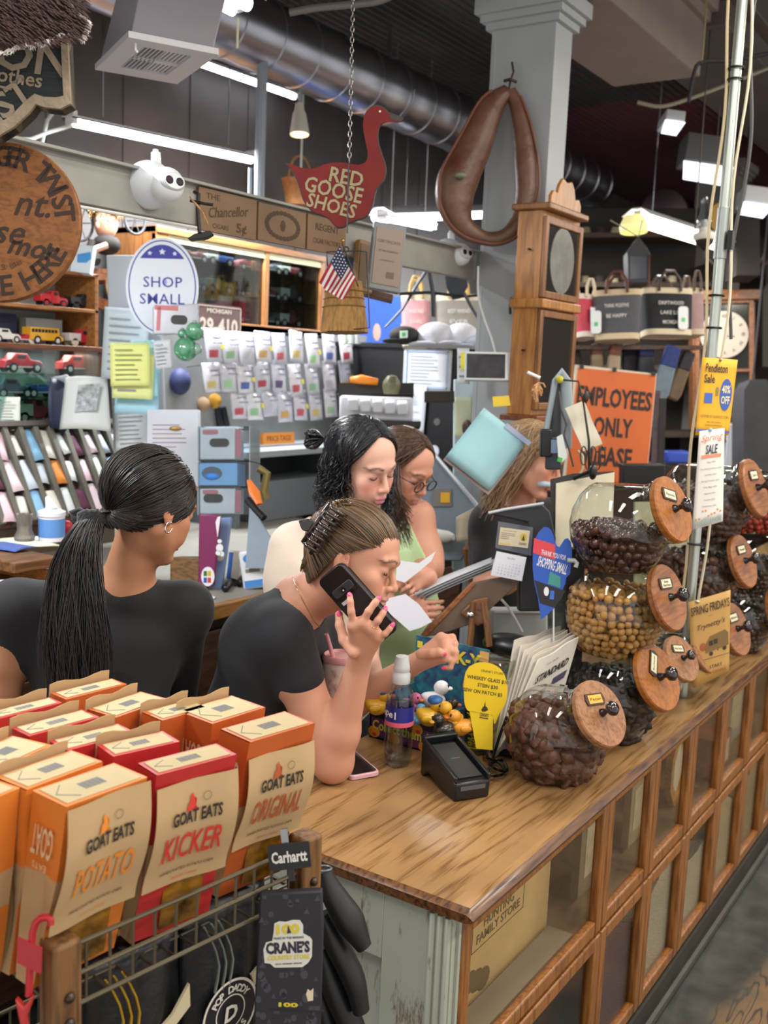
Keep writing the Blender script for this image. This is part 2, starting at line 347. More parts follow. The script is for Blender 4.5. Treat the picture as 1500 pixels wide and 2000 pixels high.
# ================================================================ counter
def oakmat():
    m=bpy.data.materials.new('oak_top'); m.use_nodes=True; nt=m.node_tree; n=nt.nodes; L=nt.links.new; b=n['Principled BSDF']
    tc=n.new('ShaderNodeTexCoord'); sp=n.new('ShaderNodeSeparateXYZ'); L(tc.outputs['Object'],sp.inputs[0])
    fl_=n.new('ShaderNodeMath'); fl_.operation='MULTIPLY'; fl_.inputs[1].default_value=8.5; L(sp.outputs[0],fl_.inputs[0])
    fo=n.new('ShaderNodeMath'); fo.operation='FLOOR'; L(fl_.outputs[0],fo.inputs[0])
    cb=n.new('ShaderNodeCombineXYZ'); L(sp.outputs[0],cb.inputs[0]); L(sp.outputs[1],cb.inputs[1]); L(fo.outputs[0],cb.inputs[2])
    mp=n.new('ShaderNodeMapping'); mp.inputs['Scale'].default_value=(5.5,.55,3.7); L(cb.outputs[0],mp.inputs[0])
    t1=n.new('ShaderNodeTexNoise'); t1.inputs['Scale'].default_value=1.25; t1.inputs['Detail'].default_value=2; L(mp.outputs[0],t1.inputs[0])
    mu=n.new('ShaderNodeMath'); mu.operation='MULTIPLY'; mu.inputs[1].default_value=11; L(t1.outputs[0],mu.inputs[0])
    fr=n.new('ShaderNodeMath'); fr.operation='PINGPONG'; fr.inputs[1].default_value=.5; L(mu.outputs[0],fr.inputs[0])
    mp2=n.new('ShaderNodeMapping'); mp2.inputs['Scale'].default_value=(130,7,1); L(cb.outputs[0],mp2.inputs[0])
    t2=n.new('ShaderNodeTexNoise'); t2.inputs['Scale'].default_value=1.5; t2.inputs['Detail'].default_value=4; L(mp2.outputs[0],t2.inputs[0])
    ad=n.new('ShaderNodeMath'); ad.operation='MULTIPLY_ADD'; ad.inputs[1].default_value=.8; L(fr.outputs[0],ad.inputs[0]); L(t2.outputs[0],ad.inputs[2])
    r=n.new('ShaderNodeValToRGB'); e=r.color_ramp.elements; e[0].position=.45; e[0].color=lin('#7b5733'); e[1].position=.74; e[1].color=lin('#a57f52'); e2=r.color_ramp.elements.new(.56); e2.color=lin('#916c41')
    L(ad.outputs[0],r.inputs[0])
    wn=n.new('ShaderNodeTexWhiteNoise'); wn.noise_dimensions='1D'; L(fo.outputs[0],wn.inputs['W'])
    mm=n.new('ShaderNodeMapRange'); mm.inputs[3].default_value=.85; mm.inputs[4].default_value=1.1; L(wn.outputs[0],mm.inputs[0])
    vm=n.new('ShaderNodeVectorMath'); vm.operation='SCALE'; L(r.outputs[0],vm.inputs[0]); L(mm.outputs[0],vm.inputs['Scale'])
    t3=n.new('ShaderNodeTexNoise'); t3.inputs['Scale'].default_value=5; t3.inputs['Detail'].default_value=6; L(tc.outputs['Object'],t3.inputs[0])
    r3=n.new('ShaderNodeMapRange'); r3.inputs[1].default_value=.3; r3.inputs[2].default_value=.65; r3.inputs[3].default_value=.8; r3.inputs[4].default_value=1.05; L(t3.outputs[0],r3.inputs[0])
    vm2=n.new('ShaderNodeVectorMath'); vm2.operation='SCALE'; L(vm.outputs[0],vm2.inputs[0]); L(r3.outputs[0],vm2.inputs['Scale'])
    L(vm2.outputs[0],b.inputs['Base Color']); b.inputs['Roughness'].default_value=.33
    bp=n.new('ShaderNodeBump'); bp.inputs['Strength'].default_value=.06; bp.inputs['Distance'].default_value=.003; L(ad.outputs[0],bp.inputs['Height']); L(bp.outputs[0],b.inputs['Normal'])
    return m
CT=.85; CW=.605
oaktop=oakmat(); edgew=wood('#6b4526','#3d2514',8,1,.3,coat=.3)
m=MB()
prof=[(.024,-.006),(.03,-.014),(.026,-.024),(.012,-.03),(-CW,-.03),(-CW,0),(.016,0)]   # rounded nosing
vs=[];fs=[]
ys=[-.025,-.012]+list(np.arange(.2,8.8,.4))+[8.8]
for y in ys:
    k=.7 if y<-.02 else 1
    for x,z in prof: vs.append((x,y,CT+(z if y>-.02 else -.016+(z+.015)*.55)))
q=len(prof)
for j in range(len(ys)-1):
    for i in range(q): fs.append((j*q+i,(j+1)*q+i,(j+1)*q+(i+1)%q,j*q+(i+1)%q))
fs.append(tuple(range(q))); fs.append(tuple(range((len(ys)-1)*q,len(ys)*q))[::-1])
m.add(vs,fs)
m.mi=[1 if (min(m.v[i][0] for i in f)>.01 or max(m.v[i][1] for i in f)<-.005) else 0 for f in m.f]
root=thing('store_counter','long oak counter top with a worn dark nosing running down the shop','counter',(0,0,0))
m.build('worktop',[oaktop,edgew],root)
# carcass: end panel, back, bottom
pgrey=bpy.data.materials.new('worn_paint'); pgrey.use_nodes=True; nt=pgrey.node_tree; n=nt.nodes; L=nt.links.new; b=n['Principled BSDF']
tc=n.new('ShaderNodeTexCoord'); mp=n.new('ShaderNodeMapping'); mp.inputs['Scale'].default_value=(40,40,9); L(tc.outputs['Object'],mp.inputs[0])
t=n.new('ShaderNodeTexNoise'); t.inputs['Scale'].default_value=1; t.inputs['Detail'].default_value=8; t.inputs['Roughness'].default_value=.7; L(mp.outputs[0],t.inputs[0])
r=n.new('ShaderNodeValToRGB'); e=r.color_ramp.elements; e[0].position=.33; e[0].color=lin('#6c5740'); e[1].position=.44; e[1].color=lin('#a9aea0'); L(t.outputs[0],r.inputs[0]); L(r.outputs[0],b.inputs['Base Color']); b.inputs['Roughness'].default_value=.5
m=MB(); m.span((-CW,-.004,.0),(-.005,.012,.82)); 
for a,b_ in (((-.16,-.016,.0),(-.012,-.004,.82)),((-CW,-.016,.69),(-.16,-.004,.82)),((-CW,-.016,0),(-.5,-.004,.69)),((-.5,-.016,0),(-.16,-.004,.14))): m.span(a,b_)
for k in range(3): m.cyl((-.055+k*.016,-.016,.02),(-.055+k*.016,-.016,.82),.007,n=8)
m.build('end_panel',pgrey,root,bevel=.002)
m=MB().span((-CW,.012,.02),(-CW+.02,8.7,.82)); m.span((-CW,.012,.02),(-.03,8.7,.04)); m.span((-.42,.012,.04),(-.40,8.7,.8))
m.build('carcass',mat('#7c6a52',.7,var=.3,vs=6),root)
# bin fronts: every framed pane is a unit of its own
binw=wood('#95602d','#6c4019',7,2,.38,coat=.2); binw.name='bin_oak'
pane=glass('#f8f6f0',.05,1.5,.9)
def binfront(y0,y1,z0,z1,label,fw=.034):
    r=thing('bin_front',label,'bin window',(0,(y0+y1)/2,z0),'glazed bin fronts along the counter')
    m=MB(); g=.0025; a0,a1,b0,b1=y0+g,y1-g,z0+g,z1-g
    for p,q in (((-.022,a0,b0),(.0,a0+fw,b1)),((-.022,a1-fw,b0),(.0,a1,b1)),((-.022,a0+fw,b0),(-.001,a1-fw,b0+fw)),((-.022,a0+fw,b1-fw),(-.001,a1-fw,b1))): m.span(p,q)
    m.build('frame',binw,r,bevel=.004)
    MB().span((-.017,a0+fw-.004,b0+fw-.004),(-.014,a1-fw+.004,b1-fw+.004)).build('pane',pane,r)
    return r
ORD=['first','second','third','fourth','fifth','sixth','seventh','eighth','ninth','tenth','eleventh','twelfth','thirteenth','fourteenth','fifteenth','sixteenth','seventeenth','eighteenth','nineteenth','twentieth']
YB=[0.0,.705]+[.705+.331*k for k in range(1,22)]
YB2=[0.0,.712]+[.712+.331*k for k in range(1,22)]
grains=['#d9c49a','#6b4a52','#e2d9c4','#e6dcc0','#dcc89c','#c8b080']
for k in range(15):
    a='%s glazed oak bin front of the upper row, counted from the painted end panel'%ORD[k] if k else 'large glazed bin front next to the painted end panel, printed advertisement behind it'
    b_='%s glazed oak bin front of the lower row, counted from the painted end panel'%ORD[k]
    binfront(YB[k],YB[k+1],.472,.815,a); binfront(YB2[k],YB2[k+1],.085,.465,b_)
    # what lies behind the glass: a back board above, a heap of grain below
    y0,y1=YB2[k]+.012,YB2[k+1]-.012
    if k<13:
        def heap(u,v,y0=y0,y1=y1,k=k):
            return (-.03-.3*u, y0+(y1-y0)*v, .09+(.27 if k else .12)*(1-.75*u)+.05*math.sin(v*2.6+k)*(1 if k%2 else -1)+rnd.uniform(-.003,.003))
        mm=MB().grid(heap,14,16)
        mm.add([heap(0,j/16) for j in range(17)]+[(-.03,y0+(y1-y0)*j/16,.05) for j in range(17)],[(17+j,17+j+1,j+1,j) for j in range(16)])
        tag(mm.build('dried_beans',mat(grains[k%6],.7,var=.35,vs=160,bump=.8,bs=220),smooth=180),'heap of dried beans or grain behind the %s lower bin pane'%ORD[k],'grain',kind='stuff')
# things seen behind the upper panes
def flatthing(name,label,cat,T,w,h,mt,t=.003,group=None,parent=None,bevel=0):
    m=MB().box((0,0,-t/2),(w,h,t),T)
    o=m.build(name,mt,parent,bevel=bevel)
    if parent is None: tag(o,label,cat,group)
    return o
T=F((-.10,.33,.63),(0,1,0),y=(0,0,1))
r=thing('advertisement','yellowed printed advertisement standing behind the large bin pane','poster',(-.10,.33,.49))
flatthing('sheet',0,0,T,.56,.30,mat('#dcc08a',.8,var=.15,vs=9),parent=r)
m=MB(); m.fit('FINE CHECK\nHUNTING\nFAMILY STORE',.2,.075,T@TR(.02,.02,0),bold=.02)
for a,b_ in (((-.1,.075),(.14,.077)),((-.1,-.03),(.14,-.028)),((-.1,-.03),(-.098,.077)),((.138,-.03),(.14,.077))): m.box(((a[0]+b_[0])/2,(a[1]+b_[1])/2,.0006),(b_[0]-a[0],b_[1]-a[1],.0004),T)
for i in range(3): m.ball((-.1+.03*i,-.09-.01*i,.001),(.03,.025,.0006),T,12,6)
m.build('print',mat('#6e5c3c',.9),r)
tag(MB().span((-.09,.03,.488),(-.03,.6,.50)).build('ledge_strip',mat('#9a9488',.6)),'grey ledge strip at the foot of the large bin pane','ledge')
for k,(w_,h_,c,lab) in enumerate(((.2,.22,'#8d8672','pale framed print leaning behind the second upper bin pane'),(.16,.2,'#b0a284','cream card and dark object behind the third upper bin pane'),(.15,.2,'#c8a878','tan octagonal frame standing behind the fourth upper bin pane'),(.18,.13,'#9a6a5a','reddish box behind the fifth upper bin pane'),(.2,.24,'#a4a8a2','patterned grey sheet behind the sixth upper bin pane'))):
    yc=(YB[k+1]+YB[k+2])/2
    if k==2:
        m=MB(); T=F((-.1,yc,.6),(0,1,0),y=(0,0,1)); oc=[(.1*math.cos(PI/8+i*PI/4),.125*math.sin(PI/8+i*PI/4)) for i in range(8)]
        ic=[(x*.72,y*.76) for x,y in oc]
        m.add([(x,y,0) for x,y in oc]+[(x,y,0) for x,y in ic]+[(x,y,.02) for x,y in oc]+[(x,y,.02) for x,y in ic],[(16+i,16+(i+1)%8,24+(i+1)%8,24+i) for i in range(8)]+[(i,(i+1)%8,16+(i+1)%8,16+i) for i in range(8)]+[(8+(i+1)%8,8+i,24+i,24+(i+1)%8) for i in range(8)],T)
        rr=tag(m.build('display_frame',wood('#c79a5c','#a67a40',8,1)),lab,'frame'); m=MB().prism(ic,0,.004,T); m.build('picture',mat('#d9d4c4',.7),rr)
    else:
        rr=tag(MB().box((-.1,yc,.49+h_/2),(.02 if k!=3 else .12,w_,h_)).build('shelf_print',mat(c,.7,var=.25,vs=14)),lab,'print')
        MB().box((-.089 if k!=3 else -.0395,yc,.49+h_/2),(.002,w_*.7,h_*.6)).build('picture',mat('#cfc7b0',.7,var=.3,vs=30),rr)
m=MB().span((-.40,.01,.468),(-.03,8.5,.474)); m.build('bin_shelf',mat('#8a7a60',.7),root)
# ================================================================ overhead: duct, lamps, signs
def pl(pts,px,py,d,s=1.0): u=d/2000*s; return [((x-px)*u,-(y-py)*u) for x,y in pts]
def zp(pts,s,ox,oy): return [(x/s+ox,y/s+oy) for x,y in pts]
galv=mat('#a9abb6',.30,1,var=.12,vs=6,bump=.05,bs=9)
def duct(name,label,x,z,r,y0,y1,step,mt):
    root=thing(name,label,'duct',(x,y0,z-r)); prof=[]; y=y0
    prof.append((0,y0))
    while y<y1:
        prof+=[(r,y),(r*1.035,y+.004),(r*1.035,y+.014),(r,y+.018),(r,min(y+step*.5,y1)),(r*1.006,min(y+step*.52,y1))]; y+=step
    prof+=[(r,y1),(0,y1)]
    MB().lathe(prof,F((x,0,z),(1,0,0),z=(0,1,0)),48).build('pipe',mt,root,smooth=50)
    for k in np.arange(y0+.9,y1,1.6):
        m=MB().box((x,k,z+r*.9+(3.44-z-r*.9)/2),(.025,.003,3.44-z-r*.9)); m.tube([(x+r*1.04*math.cos(a),k,z+r*1.04*math.sin(a)) for a in np.linspace(0,2*PI,24)],.004,6); m.build('hanger_strap',STEEL,root)
    return root
duct('air_duct','long silver spiral duct running beneath the grooved tin ceiling',-2.2,3.13,.15,-1.2,5.6,.24,galv)
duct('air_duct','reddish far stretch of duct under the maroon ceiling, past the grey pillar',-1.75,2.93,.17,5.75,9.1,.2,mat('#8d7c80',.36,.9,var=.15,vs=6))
# air register box under the duct
T=F((-1.44,.612,2.61),(.885,-.46,0),z=(0,0,1))
root=thing('air_register','grey sheet metal register box with a white louvred grille hanging from the silver duct','vent',tuple(T.translation))
m=MB(); w2,d2=.172,.112
m.add([(-w2,-d2,0),(w2,-d2,0),(w2,d2,0),(-w2,d2,0),(-w2-.2,-d2+.16,.5),(w2-.3,-d2+.16,.5),(w2-.3,d2+.2,.5),(-w2-.2,d2+.2,.5)],[(0,1,5,4),(1,2,6,5),(2,3,7,6),(3,0,4,7),(4,5,6,7),(0,3,2,1)],T)
m.build('housing',mat('#b4b2bb',.4,.35,var=.08,vs=5),root,bevel=.004)
m=MB()
for a,b_ in (((-w2-.01,-d2-.01,-.016),(w2+.01,-d2+.045,0)),((-w2-.01,d2-.045,-.016),(w2+.01,d2+.01,0)),((-w2-.01,-d2+.045,-.016),(-w2+.06,d2-.045,0)),((w2-.05,-d2+.045,-.016),(w2+.01,d2-.045,0)),((-.012,-d2+.045,-.014),(.012,d2-.045,0))): m.span(a,b_,T)
for i in range(12):
    y=-d2+.05+i*.0115
    m.box((0,y,-.008),(.24,.003 if y<0 else .007,.012 if y<0 else .004),T)
m.build('grille',mat('#c9c9cd',.45),root)
MB().span((-w2+.05,-d2+.04,-.003),(w2-.04,d2-.04,-.001),T).build('core',mat('#3b3a40',.6),root)
MB().tube([(w2-.03,-d2+.02,-.016),(w2-.03,-d2+.02,-.035),(w2-.015,-d2+.02,-.04)],.003,6,T=T).build('damper_lever',WHITE,root)
TUBE=mat('#f3f4ff',.4,emit=7); TUBEW=mat('#fff4e2',.4,emit=6)
def fixture(name,label,p0,p1,r=.016,n=1,shade=.10,mt=TUBE,group='fluorescent light fixtures',hang=True):
    p0,p1=V(p0),V(p1); T=F((p0+p1)/2,p1-p0,z=(0,0,1)); Lh=(p1-p0).length/2
    root=thing(name,label,'light fixture',tuple((p0+p1)/2),group)
    m=MB(); hz_=.03 if shade<.05 else .06; prof=[(-shade,.024),(-.03,hz_),(.03,hz_),(shade,.024),(shade,.027),(.03,hz_+.006),(-.03,hz_+.006),(-shade,.027)]
    vs=[(x,y,z) for x in (-Lh-.02,Lh+.02) for y,z in prof]; q=len(prof)
    m.add(vs,[(i,(i+1)%q,q+(i+1)%q,q+i) for i in range(q)]+[tuple(range(q))[::-1],tuple(range(q,2*q))],T)
    m.build('reflector',mat('#d8d9dd',.4),root)
    for k in range(n):
        y=(k-(n-1)/2)*.07
        MB().cyl((-Lh,y,.015),(Lh,y,.015),r,n=12,T=T).build('tube',mt,root)
    for sgn in (-1,1):
        MB().box((sgn*Lh,0,.03),(.02,.05,.05),T).build('lamp_holder',WHITE,root)
        if hang: MB().cyl(T@V((sgn*Lh*.7,0,.06)),V(((T@V((sgn*Lh*.7,0,.06))).x,(T@V((sgn*Lh*.7,0,.06))).y,3.45)),.003,n=6).build('hanging_rod',STEEL,root)
    return root
f1=fixture('fluorescent_light','bright tube fixture above the grey header board and the wooden barrel lid',PX(140,245,-2.62),PX(490,318,-2.62),.02,1,.03)
m=MB(); m.tube([PX(140,245,-2.62),PX(95,258,-2.62),PX(60,272,-2.6),PX(35,272,-2.6)],.008,8); m.tube([PX(102,222,-2.62),PX(92,235,-2.62),PX(80,285,-2.62)],.008,8)
tag(m.build('cable',mat('#cfd3cc',.5)),'pale cable leading off the bright tube fixture','cable')
fixture('fluorescent_light','thin strip of light right behind the lower edge of the silver duct',PX(388,130,-2.75),PX(575,195,-2.75),.014,1,.03)
fixture('fluorescent_light','tube fixture with white reflector at the top edge, pull cord hanging down',P(330,-45,2.9),P(470,24,3.1),.02,2,.09)
tag(MB().cyl(P(465,36,3.0),P(463,95,3.0),.004,n=6).build('pull_cord',mat('#c9c9a8',.6)),'short pull cord hanging from the tube fixture','cord')
fixture('fluorescent_light','wide bright fixture behind the horse collar',PX(745,428,-2.5),PX(1010,418,-2.5),.035,2,.10)
fixture('fluorescent_light','slim slanting tube beneath the wide bright fixture',PX(748,432,-2.3),PX(842,450,-2.3),.016,1,.02)
fixture('fluorescent_light','warm bright fixture with scalloped yellow shade beyond the case clock',P(1245,432,5.4),P(1405,482,5.9),.03,2,.09,TUBEW)
m=MB(); T=FC(P(1238,442,5.3)); m.lathe([(.02,.06),(.05,.05),(.075,.0),(.07,-.03)],T@RX(-90),20)
tag(m.build('lamp_shade',mat('#e8e29a',.4,emit=.6)),'yellow scalloped glass shade at the end of the warm bright fixture','lamp shade')
# hooded lamps on the right
for i,(px,py,d,w_,lab) in enumerate(((1388,290,5.2,100,'square dark hooded lamp, white beneath, close to the slim metal pole'),(1320,225,4.8,40,'white reflector panel glowing beside the boxed beam'),(1484,380,5.6,60,'pale hooded lamp cut by the frame beyond the metal pole'))):
    T=FC(P(px,py,d),roll=-8); u=d/2000; root=thing('lamp_or_fill',lab,'light fixture',tuple(P(px,py,d)),'hooded lamps')
    m=MB(); m.box((0,0,-.08),(w_*u*.95,w_*u*.55,.16),T); m.build('hood',mat('#4d4b4c',.5) if i==0 else mat('#b9bcc0',.4),root,bevel=.005)
    T2=T@TR(0,-w_*u*.32,-.05)
    m=MB(); m.add([(-w_*u*.5,0,.06),(w_*u*.5,0,.06),(w_*u*.42,-w_*u*.22,-.06),(-w_*u*.35,-w_*u*.2,-.06)],[(0,1,2,3)],T2); m.build('diffuser',mat('#e9eefc',.4,emit=1.6),root,smooth=0)
# spot lamp can
T=FC(P(585,242,4.6)); root=thing('spot_lamp','small white spotlight can with a warm glow, hung between duct and header board','light fixture',tuple(P(585,270,4.6)))
m=MB().lathe([(.018,.09),(.022,.06),(.03,.045),(.045,-.045),(.042,-.05),(.038,-.04)],T@RX(-90),24); m.build('can',mat('#c9c4b8',.5),root)
m=MB().lathe([(.0,-.052),(.03,-.05),(.04,-.04)],T@RX(-90),24); m.build('bulb',mat('#ffd9a0',.4,emit=6),root); _q=P(585,222,4.6); MB().cyl(_q,V((_q.x,_q.y,3.44)),.008,n=8).build('stem',STEEL,root)
tag(MB().cyl(V((*P(588,330,4.9)[:2],3.44)),P(588,330,4.9),.006,n=6).build('conduit',mat('#aeb8b2',.5)),'thin pale rod hanging beneath the spotlight can','rod')
for i,(px,y0,y1,d,r,lab) in enumerate(((507,175,385,4.3,.011,'grey conduit standing behind the header board next to the spotlight'),(488,330,390,4.3,.008,'short pale cable loop end standing on the header board'))):
    tag(MB().cyl(V((P(px-1,y1,d).x,P(px-1,y1,d).y,3.44 if i==0 else P(px+3,y0,d).z)),P(px-1,y1+ (20 if i else 0),d),r*(2 if i==0 else 1),n=10).build('conduit',mat('#8d96a0',.45)),lab,'conduit')
# ceiling wires
m=MB(); m.tube([tuple(P(x,y,3.4)) for x,y in smoothpath([(565,25),(620,15),(700,8),(740,2),(770,-10)],12)],.012,8); tag(m.build('cable',mat('#6d6a68',.5)),'grey cable crossing beneath the tin ceiling above the goose','cable')
m=MB(); m.tube([tuple(P(x,y,4.6)) for x,y in smoothpath([(1245,200),(1290,208),(1340,195),(1420,165),(1520,125)],16)],.009,8); tag(m.build('cable',mat('#8d8a78',.5)),'yellowish cable sagging beneath the dark ceiling behind the metal pole','cable')
m=MB(); m.tube([tuple(P(x,y,3.9)) for x,y in smoothpath([(1380,-5),(1376,60),(1371,118)],8)],.004,6); tag(m.build('cord',mat('#8f8460',.6)),'thin yellow cord hanging from the dark ceiling','cord')
m=MB(); m.tube([tuple(P(x,y,4.0)) for x,y in smoothpath([(1500,105),(1430,118),(1370,122),(1355,145),(1345,200)],14)],.008,6); tag(m.build('cable',mat('#26252a',.5)),'dark cable bent along the ceiling next to the yellow cord','cable')
# ---------------- hide and signs, upper corner
D=1.55; u=D/2000
edge=[(-60,-60),(120,-60),(128,0),(140,12),(155,25),(162,37),(175,45),(172,60),(162,82),(140,70),(120,72),(95,85),(70,90),(40,92),(10,105),(-60,110)]
T=FC(P(0,0,D))
root=thing('fur_hide','dark brown fur hide with white fringe, hanging over the carved sign','hide',tuple(P(50,60,D)))
m=MB(); pe=pl(edge,0,0,D); m.prism(pe,-.012,.004,T)
m.build('skin',mat('#3a241d',.8,var=.55,vs=60,bump=1,bs=140),root,bevel=.006)
m=MB(); rr=random.Random(3)
for i in range(2,len(edge)-1):
    (x0,y0),(x1,y1)=edge[i],edge[i+1]; nn=max(3,int(math.hypot(x1-x0,y1-y0)/1.1))
    for k in range(nn):
        t=k/nn; x,y=x0+(x1-x0)*t,y0+(y1-y0)*t; ln=rr.uniform(4,11); a=math.atan2(y-20,x-60)+rr.uniform(-.7,.7)
        p=[(x-3*math.cos(a),y-3*math.sin(a)),(x+ln*.5*math.cos(a),y+ln*.5*math.sin(a)),(x+ln*math.cos(a+.3),y+ln*math.sin(a+.3))]
        m.tube([T@V(((q[0])*u,-(q[1])*u,.004+rr.uniform(-.004,.004))) for q in p],[.0011,.0009,.0003],4,cap=False)
m.build('fringe',mat('#ded9d4',.7),root)
m=MB()
for k in range(500):
    x,y=rr.uniform(-10,165),rr.uniform(-5,88)
    if y>100-abs(x-60)*.28: continue
    m.tube([T@V((x*u,-y*u,.004)),T@V(((x+9)*u,-(y+5)*u,.010)),T@V(((x+20)*u,-(y+13)*u,.008))],[.0012,.001,.0003],4,cap=False)
m.build('fur',mat('#4a2e26',.7,var=.5,vs=40),root)
D=1.6; T=FC(P(0,150,D)); u=D/2000
sg=[(-220,60),(125,60),(134,78),(140,205),(120,215),(90,212),(72,206),(60,222),(30,250),(0,268),(-40,280),(-220,290)]
root=thing('carved_sign','green carved wooden sign with raised buff letters and border, beneath the fur hide','sign',tuple(P(0,270,D)))
m=MB().prism(pl(sg,0,150,D),-.022,0,T); m.build('board',mat('#1d2726',.6,var=.5,vs=9,stretch=(1,1,12),bump=.4,bs=30),root)
ins=[(-220,72),(110,72),(121,84),(126,190),(112,193),(88,192),(70,186),(52,200),(25,228),(-4,246),(-40,257),(-220,266)]
a,b_=pl(sg,0,150,D),pl(ins,0,150,D); q=len(a)
m=MB(); m.add([(x,y,-.022) for x,y in a]+[(x,y,.006) for x,y in a]+[(x,y,.006) for x,y in b_]+[(x,y,0) for x,y in b_],[(i,(i+1)%q,q+(i+1)%q,q+i) for i in range(1,q-1)]+[(q+i,q+(i+1)%q,2*q+(i+1)%q,2*q+i) for i in range(1,q-1)]+[(2*q+i,2*q+(i+1)%q,3*q+(i+1)%q,3*q+i) for i in range(1,q-1)],T)
buff=mat('#9a8a74',.65,var=.25,vs=40,bump=.5,bs=70)
m.build('border',buff,root)
m=MB(); m.text('ON',.075,T@TR(64*u,40*u,.001)@RZ(-8),bold=.02); m.text('othes',.032,T@TR(40*u,-2*u,.001)@RZ(-9),bold=.015); m.text('EST',.058,T@TR(12*u,-52*u,.001)@RZ(34),bold=.022)
m.box((0,-20*u,.002),(56*u,4*u,.003),T@RZ(-12))
m.build('lettering',buff,root)
# round barrel lid sign
D=1.65; u=D/2000; T=FC(P(0,432,D)); R=157*u
root=thing('barrel_lid_sign','round wooden barrel lid with painted and handwritten lettering','sign',tuple(P(0,585,D)))
m=MB().lathe([(0,-.016),(R*.985,-.016),(R,-.012),(R,-.003),(R*.985,0),(0,0)],T,64); m.build('lid',wood('#8a5628','#70421c',9,0,.5),root)
m=MB(); m.arctext('GINGER TWIST',.046,R*.81,124,2,T,bold=.02); m.arctext('SALE HERE',.046,R*.80,-122,-24,T,bold=.015,inward=True)
m.text('nt.',.06,T@TR(64*u,30*u,0)@RZ(-5),bold=.008,shear=.3); m.text('se',.058,T@TR(18*u,-28*u,0)@RZ(-4),shear=.3,bold=.01); m.text('mor',.046,T@TR(66*u,-58*u,0)@RZ(-10),shear=.3,bold=.015)
m.build('lettering',mat('#33231a',.7),root)
m=MB(); m.arctext('· MAIL · HERE ·',.013,R*.93,100,58,T); m.arctext('St. Louis',.014,R*.57,-88,-62,T,inward=True); m.ball((20*u,138*u,0),(.004,.004,.001),T,8,6); m.build('small_lettering',mat('#5a3a24',.7),root)
# ---------------- goose sign on its chain
D=2.6; u=D/2000; G=zp([(168,950),(215,968),(280,985),(340,985),(400,962),(470,950),(540,955),(600,965),(645,950),(660,915),(655,860),(640,790),(632,730),(640,670),(665,630),(705,612),(750,625),(780,655),(800,665),(850,685),(866,700),(845,712),(790,710),(750,715),(725,745),(717,790),(722,840),(740,900),(760,960),(765,1010),(750,1060),(715,1100),(700,1140),(690,1190),(670,1240),(640,1275),(580,1295),(545,1310),(520,1330),(485,1335),(455,1315),(430,1285),(390,1265),(345,1250),(310,1220),(275,1170),(255,1110),(235,1050),(205,995)],3,500,0)
gs=[tuple(x) for x in smoothpath(G+[G[0]],120)[:-1]]
T=FC(P(660,330,D)); root=thing('goose_sign','red goose shaped metal sign with lettering, hanging from a chain','sign',tuple(P(660,445,D)))
MB().prism(pl(gs,660,330,D),-.008,0,T).build('outline_edge',mat('#2b1a1c',.5),root,bevel=.001)
cxg,cyg=660,350
inn=[(x+(cxg-x)*.018+ (1 if x<640 else -1)*.8,y+(cyg-y)*.02) for x,y in gs]
MB().prism(pl(inn,660,330,D),0,.0012,T).build('face',mat('#74201f',.65,var=.3,vs=14,spec=.25),root)
m=MB(); kw=dict(bold=.018)
m.fit('RED',66*u,29*u,T@TR(17*u,-16*u,.0013)@RZ(-11),**kw); m.fit('GOOSE',115*u,31*u,T@TR(-8*u,-41*u,.0013)@RZ(-13),**kw); m.fit('SHOES',98*u,28*u,T@TR(-12*u,-72*u,.0013)@RZ(-15),**kw)
m.build('lettering',mat('#8f8663',.6),root)
m=MB(); m.prism(pl(zp([(790,662),(850,685),(866,700),(845,712),(800,708),(782,690)],3,500,0),660,330,D),0,.002,T); m.build('beak',mat('#2b1f1d',.5),root)
m=MB(); m.ball((82*u,112*u,.0015),(.003,.003,.001),T,10,6); m.build('eye',mat('#d8d2b8',.5),root)
m=MB().cyl(P(681,320,D-.01),P(678,455,D-.01),.0022,n=6); m.build('rod',mat('#20191a',.5),root)
m=MB()
a0,b0=P(682,318,D-.005),P(690,-30,D-.005); ln=(b0-a0).length; nl=int(ln/.013)
for k in range(nl):
    c=a0.lerp(b0,(k+.5)/nl); Tq=F(c,(b0-a0),y=CR if k%2 else CB)
    m.tube([Tq@V((.009*math.cos(a),.0042*math.sin(a),0)) for a in np.linspace(0,2*PI,9)],.0013,4,cap=False)
tag(m.build('chain',mat('#8a8684',.35,.9)),'steel link chain holding up the red goose sign','chain')
